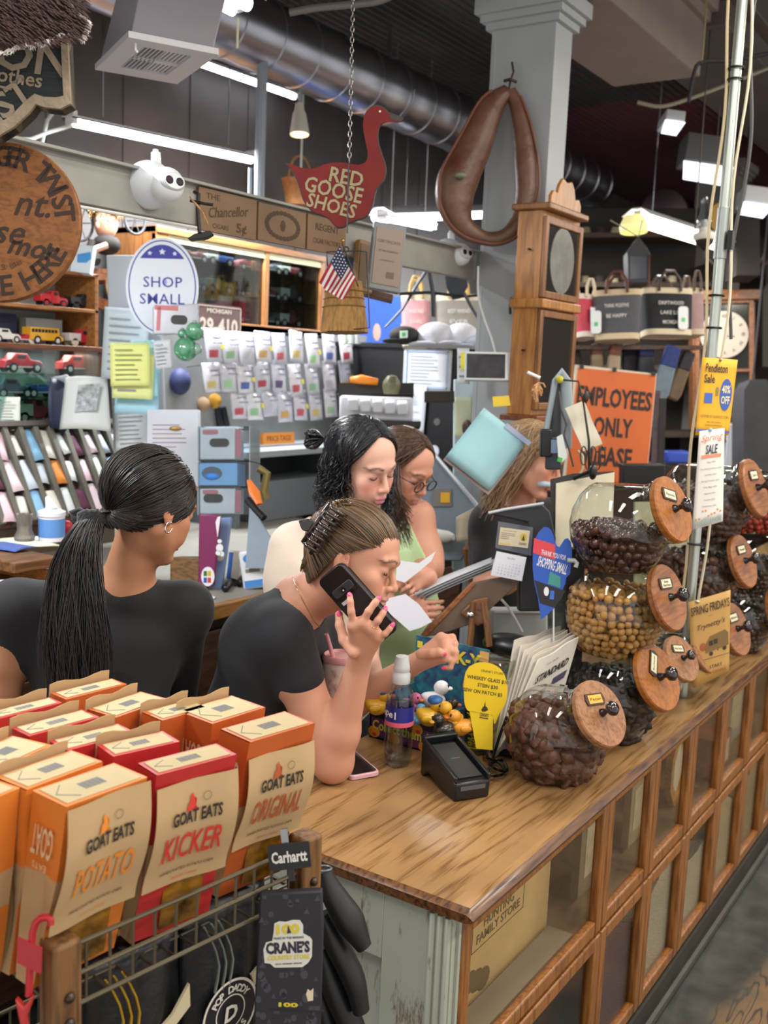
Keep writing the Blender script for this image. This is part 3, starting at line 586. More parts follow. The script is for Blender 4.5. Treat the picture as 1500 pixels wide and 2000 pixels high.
# ---------------- horse collar on the pillar
D=3.6; u=D/2000
pc=[(992,176),(957,212),(925,285),(894,352),(889,398),(905,440),(945,463),(985,461),(1015,432),(1030,382),(1029,320),(1021,255),(1008,203),(996,177)]
pr=[13,27,36,41,36,23,14,15,19,23,24,19,14,12]
sp=smoothpath(pc,70); rs=np.interp(np.linspace(0,13,70),range(14),pr)
T=FC(P(955,330,D)); 
root=thing('horse_collar','worn brown leather horse collar hanging on the grey pillar','horse collar',tuple(P(955,480,D)))
m=MB(); m.tube([T@V(((x-955)*u,-(y-330)*u,-.012*math.sin(PI*i/69))) for i,(x,y) in enumerate(sp)],[r*u for r in rs],20,flat=.9,up=tuple(CB))
m.build('leather',mat('#552a1f',.42,var=.45,vs=7,col2='#715540',bump=.3,bs=40),root,smooth=80)
m=MB()
for sgn,off in ((1,.93),):
    cx_,cy_=955,330; ptz=[]
    for i in range(3,66):
        t=sp[min(i+1,69)]-sp[i-1]; t/=np.linalg.norm(t); nrm=np.array([t[1],-t[0]]); 
        if np.dot(nrm,sp[i]-np.array([965,340]))<0: nrm=-nrm
        q=sp[i]+nrm*rs[i]*.86; ptz.append(T@V(((q[0]-955)*u,-(q[1]-330)*u,rs[i]*u*.5)))
    m.tube(ptz,.005,8)
m.build('rim_roll',mat('#7a4a38',.5,var=.3,vs=30),root)
m=MB(); m.tube([tuple(P(x,y,D-.03)) for x,y in smoothpath([(905,300),(895,340),(902,352),(918,320),(950,265),(905,300)],20)],.004,6); m.ball(P(900,343,D-.075),(.02,.02,.01),n=10,m=6); m.build('patch',mat('#8b9482',.6,var=.3,vs=40),root)
m=MB(); m.tube([P(1000,122,D+.02),P(1003,140,D),P(997,158,D),P(993,178,D)],.004,6); m.tube([P(985,158,D),P(997,155,D-.02),P(1008,160,D)],.006,6); m.build('hanging_wire',mat('#3a2d26',.6),root)
# ---------------- security cameras on the header board
def seccam(px,py,d,k,label):
    c=P(px,py,d); T=FC(c); root=thing('security_camera',label,'security camera',tuple(c),'dome cameras on the header board'); Rr=k*d/2000
    X=F(c,(0,1,0),z=(1,0,0)); Rr*=1.0
    ax=(V((1,0,0))*.8+CR*.5-CU*.3).normalized(); B=F(c-ax*Rr*.45,CR,z=ax) if abs(CR.dot(ax))<.95 else F(c,CU,z=ax)
    m=MB().lathe([(0,-.0),(Rr*1.0,0),(Rr*1.02,Rr*.12),(Rr*.98,Rr*.4),(Rr*.80,Rr*.78),(Rr*.6,Rr*.95),(0,Rr*.95)],B,40); m.build('housing',mat('#d9dfe6',.35),root,smooth=50)
    c2=c+(CR*.36-CU*.10+CB*.36)*Rr; ax2=(CR*.62-CU*.18+CB*.75).normalized(); E=F(c2,CU,z=ax2)
    MB().ball(c2,Rr*.72,n=28,m=18).build('eyeball',mat('#e3e8ed',.3),root,smooth=180)
    m=MB().lathe([(0,Rr*.71),(Rr*.33,Rr*.71),(Rr*.38,Rr*.66),(Rr*.42,Rr*.55)],E@M.Diagonal((.95,1.3,1,1)),28); m.build('lens_plate',mat('#cfd4da',.35),root)
    for s_ in (-1,1): MB().lathe([(0,Rr*.74),(Rr*.14,Rr*.74),(Rr*.17,Rr*.715),(Rr*.17,Rr*.69)],E@TR(0,s_*Rr*.23,0),18).build('lens',mat('#2d1f27',.15),root)
    m=MB().cyl(c+CU*Rr*.85-CR*Rr*.15,c+CU*Rr*1.35-CR*Rr*.17,Rr*.22,Rr*.2,14); m.cyl(c+CU*Rr*1.3-CR*Rr*.17,c+CU*Rr*1.48-CR*Rr*.17,Rr*.12,n=10); m.build('gland',mat('#d5d9de',.4),root); return root
seccam(312,362,2.44,47,'white dome security camera near the wooden barrel lid'); seccam(886,497,3.72,31,'white dome security camera under the horse collar')
# ---------------- cigar box panels on the header board
X_=-1.088
for i,(x0,y0,x1,y1,txt,lab) in enumerate(((388,372,502,462,'The\nChancellor\n5¢','printed wooden cigar box panel with slanted name, nearest the dome camera'),(504,402,598,485,'wreath','printed wooden cigar box panel with a round wreath'),(600,428,676,495,'box','printed wooden cigar box panel partly behind the goose'))):
    a=PX(x0,(y0+y1)/2,X_); b_=PX(x1,(y0+y1)/2,X_); c=(a+b_)/2; w_=(b_-a).length; h_=.105 if i==0 else .10
    z=(2.214+2.108)/2-.004; T=F((X_,c.y,z),(0,1,0),z=(1,0,0))
    root=thing('cigar_box_panel',lab,'box panel',(X_,c.y,z-h_/2),'cigar box panels on the header board')
    m=MB().box((0,0,-.005),(w_*.98,h_,.01),T); m.build('panel',mat('#7d6247',.7,var=.2,vs=10),root,bevel=.001)
    m=MB()
    if i==1:
        for k in range(26):
            a=2*PI*k/26; m.ball((.046*math.cos(a)*1.5,.034*math.sin(a),.0006),(.010,.007,.0006),T,7,4)
        m.fit('♣',.03,.03,T,bold=.02) if 0 else m.ball((0,0,.0006),(.012,.016,.0006),T,8,4)
    elif i==0: m.fit('THE',.05,.014,T@TR(-.06,.035,0)); m.fit('Chancellor',w_*.68,.026,T@TR(.0,.006,0)@RZ(9),shear=.3,bold=.01); m.fit('5¢',.04,.03,T@TR(.05,-.033,0),bold=.02); m.fit('CIGARS',.06,.012,T@TR(-.03,-.036,0))
    else: m.fit('REGENT',w_*.6,.02,T@TR(0,.02,0),bold=.01); m.fit('CIGAR FACTORY',w_*.7,.014,T@TR(0,-.02,0))
    m.build('print',mat('#4a3828',.8),root)
# black cast holder with a curled wooden blade hanging at the first camera
root=thing('blade_holder','black cast hook holding a curled tan wooden blade, close to the first dome camera','hook',tuple(P(392,462,2.5)))
m=MB(); m.tube([P(380,375,2.5),P(388,380,2.48),P(386,410,2.47),P(390,455,2.47)],.005,8); m.prism(pl([(366,465),(380,456),(410,450),(416,456),(404,464),(372,468)],390,460,2.47),-.02,.0,FC(P(390,460,2.47))); m.tube([P(372,392,2.48),P(400,398,2.46),P(416,400,2.46)],.004,6)
m.build('bracket',BLACK,root,bevel=.001)
m=MB().grid(lambda s_,t: tuple(P(373+32*t+ (s_-.5)*9*math.sin(PI*min(1,t+.12)),386+52*t-6*math.sin(PI*t)+(s_-.5)*6,2.46-.02*math.sin(PI*t))),4,14,thick=.003); m.build('blade',mat('#a87f52',.6),root)
# ---------------- plaques leaning on the header board, flag, broom
def plaque(x0,y0,x1,y1,d,roll,yaw,mf,ma,label,txt=None):
    u=d/2000; c=P((x0+x1)/2,(y0+y1)/2,d); T=FC(c,roll=roll,yaw=yaw); w_,h_=(x1-x0)*u,(y1-y0)*u
    root=thing('plaque',label,'plaque',tuple(c-CU*h_/2),'plaques leaning on the header board')
    MB().box((0,0,-.012),(w_,h_,.024),T).build('board',mf,root,bevel=.003)
    m=MB().box((0.0,0,.001),(w_*.84,h_*.84,.003),T); m.build('plate',ma,root)
    if txt:
        m=MB()
        for k,(tx,s_) in enumerate(txt): m.text(tx,s_,T@TR(0,h_*(.22-.14*k),.003))
        m.box((w_*.12,-h_*.27,.003),(w_*.24,h_*.09,.001),T); m.build('lettering',mat('#6d5a48',.7),root)
plaque(662,440,705,560,3.25,-4,30,mat('#5d3a2c',.5),mat('#3d4152',.5),'narrow brown plaque with a dark picture, rear one behind the flag')
plaque(695,470,735,570,3.15,-5,40,mat('#8d6a3e',.5),mat('#6a5233',.5),'tan rounded plaque in the middle, between brown plaque and grey plaque')
plaque(724,436,790,568,3.05,-6,18,mat('#77797c',.5),mat('#8c7a6c',.6),'grey framed certificate plaque with small printed lines',[('CERTIFICATE',.012),('of appreciation',.010),('presented to',.008)])
tag(MB().box((0,0,0),(.17,.02,.05),FC(P(715,572,3.2),roll=-14)).build('small_shelf',mat('#5b4034',.6),bevel=.002),'dark brown little shelf beneath the plaques','shelf')
c=PX(585,402,-2.66); root=thing('basket','tan splint basket with hooped handle on top of the wall case, behind the goose','basket',tuple(c)); MB().lathe([(0,0),(.07,0),(.095,.12),(.1,.13),(.09,.128),(0,.02)],TR(*c),24).build('bowl',mat('#b98652',.7,var=.35,vs=40),root); MB().tube([c+V((.0,.095*math.cos(a),.12+.13*math.sin(a))) for a in np.linspace(0,PI,14)],.006,6).build('handle',mat('#a5744a',.7),root)
# broom
D=3.0; u=D/2000; T=FC(P(672,600,D)); root=thing('straw_broom','tan straw broom head hanging behind the flag','broom',tuple(P(672,650,D)))
def brm(s_,t): 
    w_=(35+12*t)*u; a=2*PI*s_; return (w_*math.cos(a),(50-100*t)*u,.035*math.sin(a)*(.7+.3*t))
m=MB().grid(brm,48,10,T); m.add([brm(i/48,1) for i in range(48)],[tuple(range(48))],T); m.add([brm(i/48,0) for i in range(48)],[tuple(range(48))[::-1]],T)
m.build('straw',mat('#a87c3e',.7,var=.5,vs=10,stretch=(14,14,1),bump=.8,bs=14),root,smooth=60)
m=MB()
for t in (.2,.34,.5): m.tube([T@V(tuple(1.02*q for q in brm(i/24,t)[:1])+(brm(i/24,t)[1],brm(i/24,t)[2]*1.04)) for i in range(25)],.0018,5,cap=False)
m.build('stitching',mat('#6e4f28',.7),root)
m=MB(); 
for pts in ([(640,520),(638,492),(700,490),(716,492),(722,640),(640,648)],): m.tube([tuple(P(x,y,2.97)) for x,y in pts],.0022,6)
m.tube([tuple(P(676+5*math.cos(a),487+5*math.sin(a),2.96)) for a in np.linspace(0,2*PI,12)],.002,6)
tag(m.build('wire_hanger',mat('#2b2b2e',.4)),'thin black wire frame hanging around the straw broom','wire frame')
# flag
A,B_,C_,D_=[V(P(x/3+500,y/3+400,2.9)) for x,y in ((492,238),(588,432),(515,552),(370,455))]
root=thing('flag','small striped flag with star canton on a gold tipped stick','flag',tuple(P(668,580,2.9)))
NU,NV=26,20
def fl_(s_,t): 
    p=A.lerp(B_,s_).lerp(D_.lerp(C_,s_),t); return p+CB*(.012*math.sin(s_*9+t*3)*t)+CU*(-.01*math.sin(PI*s_))
m=MB().grid(fl_,NU,NV)
for k,f in enumerate(m.f):
    i,j=k%NU,k//NU; m.mi[k]=2 if (i<14 and j<9) else (0 if (i//2)%2==0 else 1)
for i in range(6):
    for j in range(5):
        p=V(fl_((1.2+i*2.2)/NU,(.9+j*1.7)/NV))+CB*.0012; T=FC(p); m.ball((0,0,0),(.0022,.0022,.0005),T,6,4,1)
m.build('cloth',[mat('#a3243c',.7),mat('#e6e3e0',.7),mat('#27305c',.7)],root)
m=MB().cyl(P(668,474,2.9),P(700,560,2.91),.002,n=6); m.build('stick',mat('#2a2320',.5),root)
MB().ball(P(669,470,2.9),.0055).build('finial',mat('#c8a24a',.3,1),root,smooth=180)
# ================================================================ wall behind the clerks
def K(px,py,d,roll=0,yaw=0,pitch=0): return FC(P(px,py,d),roll,yaw,pitch),d/2000
def rows_of_text(m,T,w_,h_,n,seed=0,x0=0,y0=0,hh=.0008):
    r_=random.Random(seed)
    for i in range(n):
        y=h_/2-(i+.6)*h_/n; L_=w_*r_.uniform(.55,1)
        m.box((x0-w_/2+L_/2,y0+y,hh),(L_,h_/n*.22,.0002),T)
def sheet(label,px,py,d,w,h,col,roll=0,yaw=0,lines=0,bend=.01,group=None,name='paper_sheet',cat='paper',ink='#8b9095',pitch=0,seed=1,parent=None,T=None):
    u=d/2000
    if T is None: T=FC(P(px,py,d),roll,yaw,pitch)
    w_,h_=w*u,h*u
    root=parent or thing(name,label,cat,tuple(T.translation-CU*h_/2),group)
    MB().grid(lambda s_,t: ((s_-.5)*w_,(.5-t)*h_,bend*math.sin(PI*s_)*t),8,8,T,thick=.0012).build('sheet',mat(col,.75),root,smooth=180)
    if lines:
        m=MB(); rows_of_text(m,T,w_*.74,h_*.8,lines,seed,hh=bend+.001); m.build('print',mat(ink,.8),root)
    return root
def toycar(T,L,col,kind='car',label='',group='toy vehicles on the shelves',trim='#d9d9d4',tyre='#26262a'):
    c=T.translation; root=thing('toy_'+{'bus':'bus','truck':'truck','car':'car','roadster':'car'}[kind],label,'toy vehicle',tuple(c),group)
    h=L*.16; w_=L*.36; mb=mat(col,.3,coat=.5)
    def side(p,ww,name,mt,bev=.002):
        m=MB(); m.prism([(x*L,z*L) for x,z in p],-ww/2,ww/2,T@M.Rotation(PI/2,4,'X')); return m.build(name,mt,root,bevel=bev)
    if kind=='bus':
        side([(-.5,.1),(.5,.1),(.5,.2),(.38,.24),(.36,.42),(-.5,.42)],w_,'body',mb)
        for s_ in (-1,1):
            m=MB()
            for k in range(8): m.box((-.44*L+k*.1*L,s_*w_*.505,.34*L),(.075*L,.002,.08*L),T)
            m.build('window_row',BLACK,root)
    elif kind=='truck':
        side([(-.1,.1),(.5,.1),(.5,.24),(.44,.28),(.2,.30),(.15,.46),(-.06,.46),(-.1,.3)],w_*.8,'body',mb)
        side([(-.5,.14),(-.1,.14),(-.1,.36),(-.5,.36)],w_,'cargo_bed',mat(trim,.4,coat=.3))
        for s_ in (-1,1): MB().box((.06*L,s_*w_*.41,.38*L),(.14*L,.002,.09*L),T).build('window_glass',BLACK,root)
    else:
        pr=[(-.5,.1),(.5,.1),(.5,.2),(.42,.27),(.18,.29),(.08,.42),(-.22,.43),(-.34,.3),(-.48,.27)] if kind=='car' else [(-.5,.1),(.5,.1),(.48,.22),(.2,.3),(.08,.3),(.05,.24),(-.15,.24),(-.2,.32),(-.42,.28)]
        side([(x,z) for x,z in pr],w_*.8,'body',mb)
        for s_ in (-1,1):
            if kind=='car': MB().box((-.07*L,s_*w_*.41,.355*L),(.22*L,.002,.07*L),T).build('window_glass',BLACK,root)
            MB().box((0,s_*w_*.40,.13*L),(.9*L,w_*.12,.03*L),T).build('running_board',mat(trim,.4,.3),root)
    for sx in (-.3,.32):
        for s_ in (-1,1):
            m=MB(); m.cyl((sx*L,s_*w_*.36,.11*L),(sx*L,s_*w_*.5,.11*L),.11*L,n=16,T=T); o=m.build('wheel',mat(tyre,.5),root)
            MB().cyl((sx*L,s_*w_*.5,.11*L),(sx*L,s_*w_*.515,.11*L),.06*L,n=12,T=T).build('hub',mat(trim,.4),o) if 0 else MB().cyl((sx*L,s_*w_*.5,.11*L),(sx*L,s_*w_*.515,.11*L),.06*L,n=12,T=T).build('wheel_hub',mat(trim,.4),root)
    return root
WX=F((0,0,0),(0,1,0),z=(0,0,1))
def onshelf(px,py,x): return F(PX(px,py,x),(0,1,0),z=(0,0,1))
shw=wood('#a9713a','#84522a',6,1,.45)
# --- open shelf with toys (upper) and glass case (lower)
XS=-2.42
root=thing('toy_shelf','open wooden shelf holding toy cars and trucks behind the barrel lid','shelf',tuple(PX(90,690,XS)))
yL,yR=PX(-40,650,XS).y,PX(192,650,XS).y
zs=[PX(150,602,XS).z,PX(150,676,XS).z,PX(192,536,XS).z]
m=MB()
MB().span((XS-.24,yL,zs[0]-.014),(XS,yR,zs[0])).build('shelf_board',shw,root,bevel=.002)
MB().span((XS-.28,yL,zs[1]-.02),(XS+.02,yR+.03,zs[1])).build('shelf_board',wood('#7b4a2b','#5b341d',6,1,.45),root,bevel=.002)
MB().span((XS-.24,yL,zs[2]-.012),(XS,yR,zs[2])).build('shelf_board',shw,root,bevel=.002)
MB().span((XS-.24,yR-.016,zs[1]),(XS,yR,zs[2])).build('side_board',shw,root,bevel=.002)
MB().span((XS-.26,yL,zs[1]),(XS-.24,yR,zs[2])).build('back_board',mat('#a7aca6',.7),root)
xc=XS-.07
def car_at(px,zi,L,col,kind,label,**k):
    y=PX(px,0,xc).y; p=PX(px,640,xc); toycar(F((xc,p.y,zs[zi]),(0,1,0),z=(0,0,1)),L,col,kind,label,**k)
car_at(40,1,.115,'#b3202c','roadster','little red roadster with cream wheels, beside the yellow toy bus',tyre='#e8d9c4')
car_at(84,1,.15,'#e5a81c','bus','yellow toy school bus between two red toy cars')
car_at(156,1,.14,'#c22234','truck','red toy pickup with cream wheels at the shelf end, beside the yellow bus',tyre='#ddd0a8',trim='#d2c9c0')
car_at(8,1,.12,'#e8e4dc','car','white toy plane-like car by the starry box, cut by the frame')
car_at(100,0,.13,'#c8202a','truck','red toy flatbed with white load, upper shelf under the barrel lid',trim='#c8202a')
car_at(158,0,.13,'#1e1f22','truck','black toy truck with a yellow load on the upper shelf',trim='#2a2a2c')
tag(MB().box((xc-.08,PX(25,640,xc).y,zs[1]+.055),(.03,.13,.11)).build('toy_box',mat('#2c3154',.6,var=.3,vs=20)),'dark blue starry toy box behind the white toy','box')
tag(MB().box((xc-.09,PX(110,640,xc).y,zs[1]+.05),(.04,.17,.10)).build('toy_box',mat('#b9bdb8',.6)),'pale grey box standing behind the yellow toy bus','box')
T,u=K(160,505,3.9,-8); root=thing('toy_package','white boxed toy with a blue car picture on top of the toy shelf','box',tuple(P(160,536,3.9)))
MB().box((0,0,-.02),(.075,.105,.04),T).build('carton',mat('#cfdde4',.6),root); m=MB(); m.prism(pl([(150,498),(175,490),(178,503),(170,512),(152,514)],160,505,3.9),0,.001,T); m.build('picture',mat('#3f8fd0',.6),root)
# glass case with cars below
zb,zt=PX(100,832,XS).z,zs[1]-.02
root=thing('glass_case','glass fronted case with red and blue toy cars under the toy shelf','display case',(XS-.13,(yL+yR)/2,zb))
MB().span((XS-.27,yL,zb-.02),(XS+.02,yR+.03,zb)).build('base_board',wood('#6d4630','#4c2f1d',6,1),root)
MB().span((XS-.27,yL,zb),(XS-.26,yR,zt)).build('back_board',mat('#9fa5a5',.7),root)
MB().span((XS-.26,yR+.005,zb),(XS,yR+.02,zt)).build('side_post',wood('#6d4630','#4c2f1d',6,2),root)
for k in (1,2): MB().span((XS-.25,yL,zb+(zt-zb)*k/3),(XS-.01,yR,zb+(zt-zb)*k/3+.005)).build('glass_shelf',glass('#b9d8c6',.03,1.5),root)
MB().span((XS-.004,yL,zb),(XS,yR,zt)).build('glass_front',glass('#dfe9e8',.02,1.5,1.6),root)
for k,(px,lv,col,kd,lab) in enumerate(((40,2,'#a8242c','car','dark red toy sedan on the top glass shelf'),(148,2,'#b93a34','car','red toy sedan at the end of the top glass shelf'),(20,1,'#5a6a80','car','grey blue toy car on the middle glass shelf'),(78,1,'#3c51a8','roadster','blue toy convertible in the middle of the glass case'),(62,0,'#b0202a','truck','big red toy truck at the bottom of the glass case'),(-5,0,'#7c8c98','car','grey toy car at the bottom of the glass case, behind the white card'))):
    p=PX(px,760,xc-.04); toycar(F((xc-.04,p.y,zb+(zt-zb)*lv/3+.006),(0,1,0),z=(0,0,1)),.17 if lv else .2,col,kd,lab)
sheet('small white typed card leaning on the front of the toy case',18,808,3.72,40,66,'#e6ece2',0,18,9)
area((XS-.10,(yL+yR)/2,zs[1]-.03),.1,.6,1.6,(.95,1,.95))  # unseen fill lamp added inside the glass case to brighten its cars
# --- tricycle doll
T,u=K(205,480,4.3); root=thing('doll','straw haired rustic doll riding an old wheeled toy above the toy shelf','doll',tuple(P(205,600,4.3)))
m=MB(); m.ball((2*u,43*u,0),(23*u,32*u,.04),T,18,12); m.ball((-10*u,35*u,.035),(.01,.018,.012),T,8,6); m.build('head',mat('#d7a183',.6,var=.25,vs=40),root,smooth=180)
m=MB(); rr=random.Random(5)
for k in range(150):
    a=rr.uniform(0,2*PI); x,y=2+rr.uniform(-22,24),62+rr.uniform(-4,10); m.tube([T@V((x*u,y*u,rr.uniform(-.03,.04))),T@V(((x*1.25)*u,(y+rr.uniform(2,14))*u,rr.uniform(-.04,.05))),T@V((x*1.4*u,(y+rr.uniform(-14,8))*u,rr.uniform(-.05,.06)))],.0028,4,cap=False)
m.build('straw_hair',mat('#c29a66',.8,var=.3,vs=30),root)
m=MB(); m.ball((-9*u,47*u,.038),(.009,.008,.004),T,8,6); m.ball((12*u,47*u,.038),(.008,.008,.004),T,8,6); m.build('eyes',mat('#dfe6ea',.4),root)
m=MB(); m.ball((3*u,2*u,0),(28*u,20*u,.05),T,16,10); m.tube([T@V((-20*u,5*u,.03)),T@V((-28*u,-25*u,.05)),T@V((-5*u,-40*u,.07))],.018,8); m.build('jacket',mat('#2e2925',.8,var=.3,vs=20),root)
m=MB(); m.tube([T@V((10*u,-5*u,.05)),T@V((-12*u,-18*u,.08)),T@V((-22*u,-22*u,.08))],.014,8); m.ball((-24*u,-24*u,.08),(.018,.016,.014),T,10,8); m.build('arm',mat('#d8b096',.6),root)
for cx_,cy_,r_,col in ((34,-83,38,'#7b5c42'),(-45,40,34,'#3a3a40'),(62,45,26,'#3b3b40')):
    m=MB(); m.tube([T@V(((cx_+r_*.62*math.cos(a))*u,(cy_+r_*math.sin(a))*u,.03-.03*math.cos(a))) for a in np.linspace(0,2*PI,30)],.006,6,cap=False)
    for k in range(6): m.cyl(T@V((cx_*u,cy_*u,.03)),T@V(((cx_+r_*.62*math.cos(k*PI/3))*u,(cy_+r_*math.sin(k*PI/3))*u,.03)),.0025,n=5)
    m.build('wheel',mat(col,.6),root)
m=MB(); m.box((4*u,-60*u,0),(50*u,22*u,.08),T); m.box((12*u,-110*u,-.02),(75*u,20*u,.1),T@RZ(-18)); m.build('seat_box',wood('#8a5a3a','#5f3c24',8,0),root)
# --- big wall case with toys
XC=-2.55
y0,y1,yd=PX(300,450,XC).y,PX(628,590,XC).y,PX(512,560,XC).y
zt=PX(340,447,XC).z; zb=PX(560,640,XC).z
root=thing('wall_case','wood framed glass wall case of toy cars behind the wooden box panels','display case',(XC-.12,(y0+y1)/2,zb))
cw=wood('#a5713f','#80512b',6,1,.42)
for nm,a,b_ in (('top_rail',(XC-.26,y0,zt-.03),(XC+.02,y1,zt)),('bottom_rail',(XC-.26,y0,zb-.045),(XC+.02,y1,zb))): MB().span(a,b_).build(nm,cw,root,bevel=.003)
for yy,w_ in ((y0,.075),(yd,.035),(y1-.03,.035)): MB().span((XC-.26,yy,zb),(XC+.015,yy+w_,zt)).build('post',wood('#a5713f','#80512b',6,2,.42),root,bevel=.003)
MB().span((XC-.01,y0,zt-.06),(XC+.012,y1,zt-.032)).build('light_strip',mat('#d8d4a8',.5),root)
MB().span((XC-.27,y0,zb),(XC-.26,y1,zt)).build('back_board',mat('#4a4448',.7,var=.3,vs=6),root)
for k in (1,2): MB().span((XC-.25,y0,zb+(zt-zb)*k/3),(XC-.02,y1,zb+(zt-zb)*k/3+.006)).build('glass_shelf',glass('#b5c9c2',.03),root)
for a,b_ in ((y0+.07,yd),(yd+.03,y1-.03)): MB().span((XC-.004,a,zb),(XC,b_,zt-.03)).build('glass_door',glass('#c9d2d4',.03,1.5,1.8),root)
cs=['#9c2430','#6d2a34','#2f4f98','#8b2a38','#5a5f70','#7c3038','#a32c38','#3c6a54','#c8a02a','#4a4f58','#90303a','#2b3038']
cn=['crimson toy coach','maroon toy sedan','blue toy racer','wine red toy car','grey toy car','dull red toy wagon','bright red toy roadster','green toy car','yellow toy van','slate toy car','red toy sedan','black toy car']
area((XC-.10,(y0+y1)/2,zt-.07),.1,1.0,3.0,(1,.97,.9))  # fill lamp added under the wall case top so the toys show
i=0
for lv in (2,1,0):
    for k in range(6):
        y=y0+.17+k*(y1-y0-.22)/6+(.05 if k>2 else 0)
        pos=['first','second','third','fourth','fifth','sixth'][k]
        toycar(F((XC-.1,y,zb+(zt-zb)*lv/3+.007),(0,1,0),z=(0,0,1)),.15+.02*(i%3),cs[i%12],('car','roadster','truck')[i%3],'%s, %s along the %s shelf of the wall case'%(cn[i%12],pos,('bottom','middle','top')[lv]),group='toy cars in the wall case'); i+=1
# --- post with pinned notes, shop sign, plate
tag(MB().box((0,0,0),(.20,.04,1.15),F(P(272,720,3.95)+V((0,0,-.15)),CR,z=(0,0,1))).build('notice_board',mat('#a6abb0',.6),bevel=.004),'grey upright board carrying the pinned notes under the oval sign','board')
T,u=K(317,560,3.7,0,6); root=thing('oval_sign','white oval sign with blue border, stars and shop lettering','sign',tuple(P(317,660,3.7)))
m=MB().prism(oval(70*u,96*u,56),-.006,0,T); m.build('board',mat('#dfe7f2',.45),root)
blue=mat('#34389c',.5)
def ring(a,b_,w_,n=56): return [(a*math.cos(2*PI*i/n),b_*math.sin(2*PI*i/n)) for i in range(n)],[((a-w_)*math.cos(2*PI*i/n),(b_-w_)*math.sin(2*PI*i/n)) for i in range(n)]
o_,i_=ring(65*u,91*u,2.2*u); n_=56
m=MB(); m.add([(x,y,.0006) for x,y in o_]+[(x,y,.0006) for x,y in i_],[(k,(k+1)%n_,n_+(k+1)%n_,n_+k) for k in range(n_)],T)
arc=[(57*u*math.cos(a),82*u*math.sin(a)) for a in np.linspace(math.radians(42),math.radians(138),24)]; m.prism(arc,0,.0007,T)
m.text('SHOP',.054,T@TR(1*u,9*u,0),space=1.05,bold=.003,h=.0012); m.text('SMALL',.054,T@TR(0,-24*u,0),space=1.05,bold=.003,h=.0012); m.build('lettering',blue,root)
m=MB()
for k,x in enumerate((-24,0,24)):
    st=[((5.5 if i%2==0 else 2.6)*(1.25 if k==1 else .9)*u*math.cos(PI/2+i*PI/5),(5.5 if i%2==0 else 2.6)*(1.25 if k==1 else .9)*u*math.sin(PI/2+i*PI/5)) for i in range(10)]; m.prism(st,.0007,.0012,T@TR(x*u,(68 if k==1 else 65)*u,0))
m.build('stars',mat('#dfe4f4',.5),root)
m=MB(); m.prism(oval(4.6*u,6.5*u,20),.0005,.0009,T@TR(4.5*u,9*u,0)); m.build('letter_fill',mat('#9aa6e8',.5),root)
T=F(PX(428,629,-2.46),(0,1,0),z=(.9,-.35,0)); root=thing('licence_plate','old maroon licence plate with pale numbers 29-410','plate',tuple(PX(428,660,-2.46)))
m=MB().prism(rrect(.30,.15,.012),-.002,0,T); m.build('plate',mat('#6d5350',.5,var=.25,vs=20),root)
m=MB(); m.fit('29-410',.25,.075,T@TR(0,-.02,0),bold=.03); m.fit('MICHIGAN',.16,.02,T@TR(0,.048,0),bold=.02)
for a,b_,c_,d_ in ((-.146,.146,.066,.069),(-.146,.146,-.069,-.066),(-.146,-.143,-.069,.069),(.143,.146,-.069,.069)): m.span((a,c_,0),(b_,d_,.0008),T)
m.build('lettering',mat('#d3c9bb',.6),root)
# clear bag with red label and black hook, green glass ornaments
T,u=K(338,622,3.62,-3); root=thing('plastic_bag','clear plastic bag with red band and black handle hole below the oval sign','bag',tuple(P(338,655,3.62)))
MB().prism(pl([(297,600),(386,590),(388,640),(380,655),(340,652),(300,655)],338,622,3.62),-.02,0,T).build('bag',mat('#c3c6cf',.25,trans=.0,coat=.6,var=.15,vs=25),root,bevel=.004)
m=MB(); m.box((-14*u,20*u,.001),(46*u,9*u,.001),T); m.box((-28*u,-2*u,.001),(7*u,46*u,.001),T); m.build('red_band',mat('#c05a60',.4),root)
MB().prism(rrect(32*u,18*u,8*u,cx=12*u,cy=-2*u),0,.002,T).build('handle_hole',BLACK,root)
for i,(x,y,r_) in enumerate(((380,647,17),(362,682,22),(384,682,10),(356,652,9))):
    c=P(x,y,3.55); root=thing('glass_ornament','green ribbed glass ornament, %s of the cluster by the licence plate'%('topmost','largest','smallest clear one','paler one')[i],'ornament',tuple(c-CU*r_*3.55/2000),'green glass ornaments')
    m=MB().ball(c,r_*3.55/2000,n=28,m=14,fn=lambda q,dd: q*(1+.07*math.cos(9*math.atan2(dd.y,dd.x)))); m.build('globe',mat('#3f9d6a' if i!=2 else '#cfe0d8',.12,coat=.5,trans=.3,var=.5,vs=30,col2='#8fd0ac'),root,smooth=180)
    MB().cyl(c+V((0,0,r_*3.55/2000*.95)),c+V((0,0,r_*3.55/2000*1.25)),.006,n=8).build('cap',STEEL,root)
# pinned notes
sheet('large grey sheet pinned beneath the oval sign, rearmost of the notes',245,672,3.8,86,140,'#b9c3c8',-3,8,8)
sheet('pale blue sheet hanging lowest behind the yellow notes',268,762,3.72,84,92,'#a4cfe0',-2,6,0)
sheet('blue green sheet jutting out beside the yellow notes',282,720,3.70,46,110,'#a9dbe2',4,6,0)
sheet('lower yellow ruled note under the top one',260,735,3.68,78,88,'#dfe69a',-2,6,4,seed=4)
sheet('top yellow ruled note with handwriting, pinned over blue sheets',254,712,3.66,76,84,'#e4ea92',1,6,7,ink='#8a9060')
sheet('small white printed card hanging beside the yellow notes',318,692,3.64,34,56,'#d7dbe0',6,0,6)
sheet('off white list hanging under the blue sheets',258,835,3.92,66,86,'#cfd3d4',3,8,8)
T,u=K(338,875,3.62); root=thing('clear_file_holder','clear plastic file holder of printed forms above the ponytail','file holder',tuple(P(338,950,3.62)))
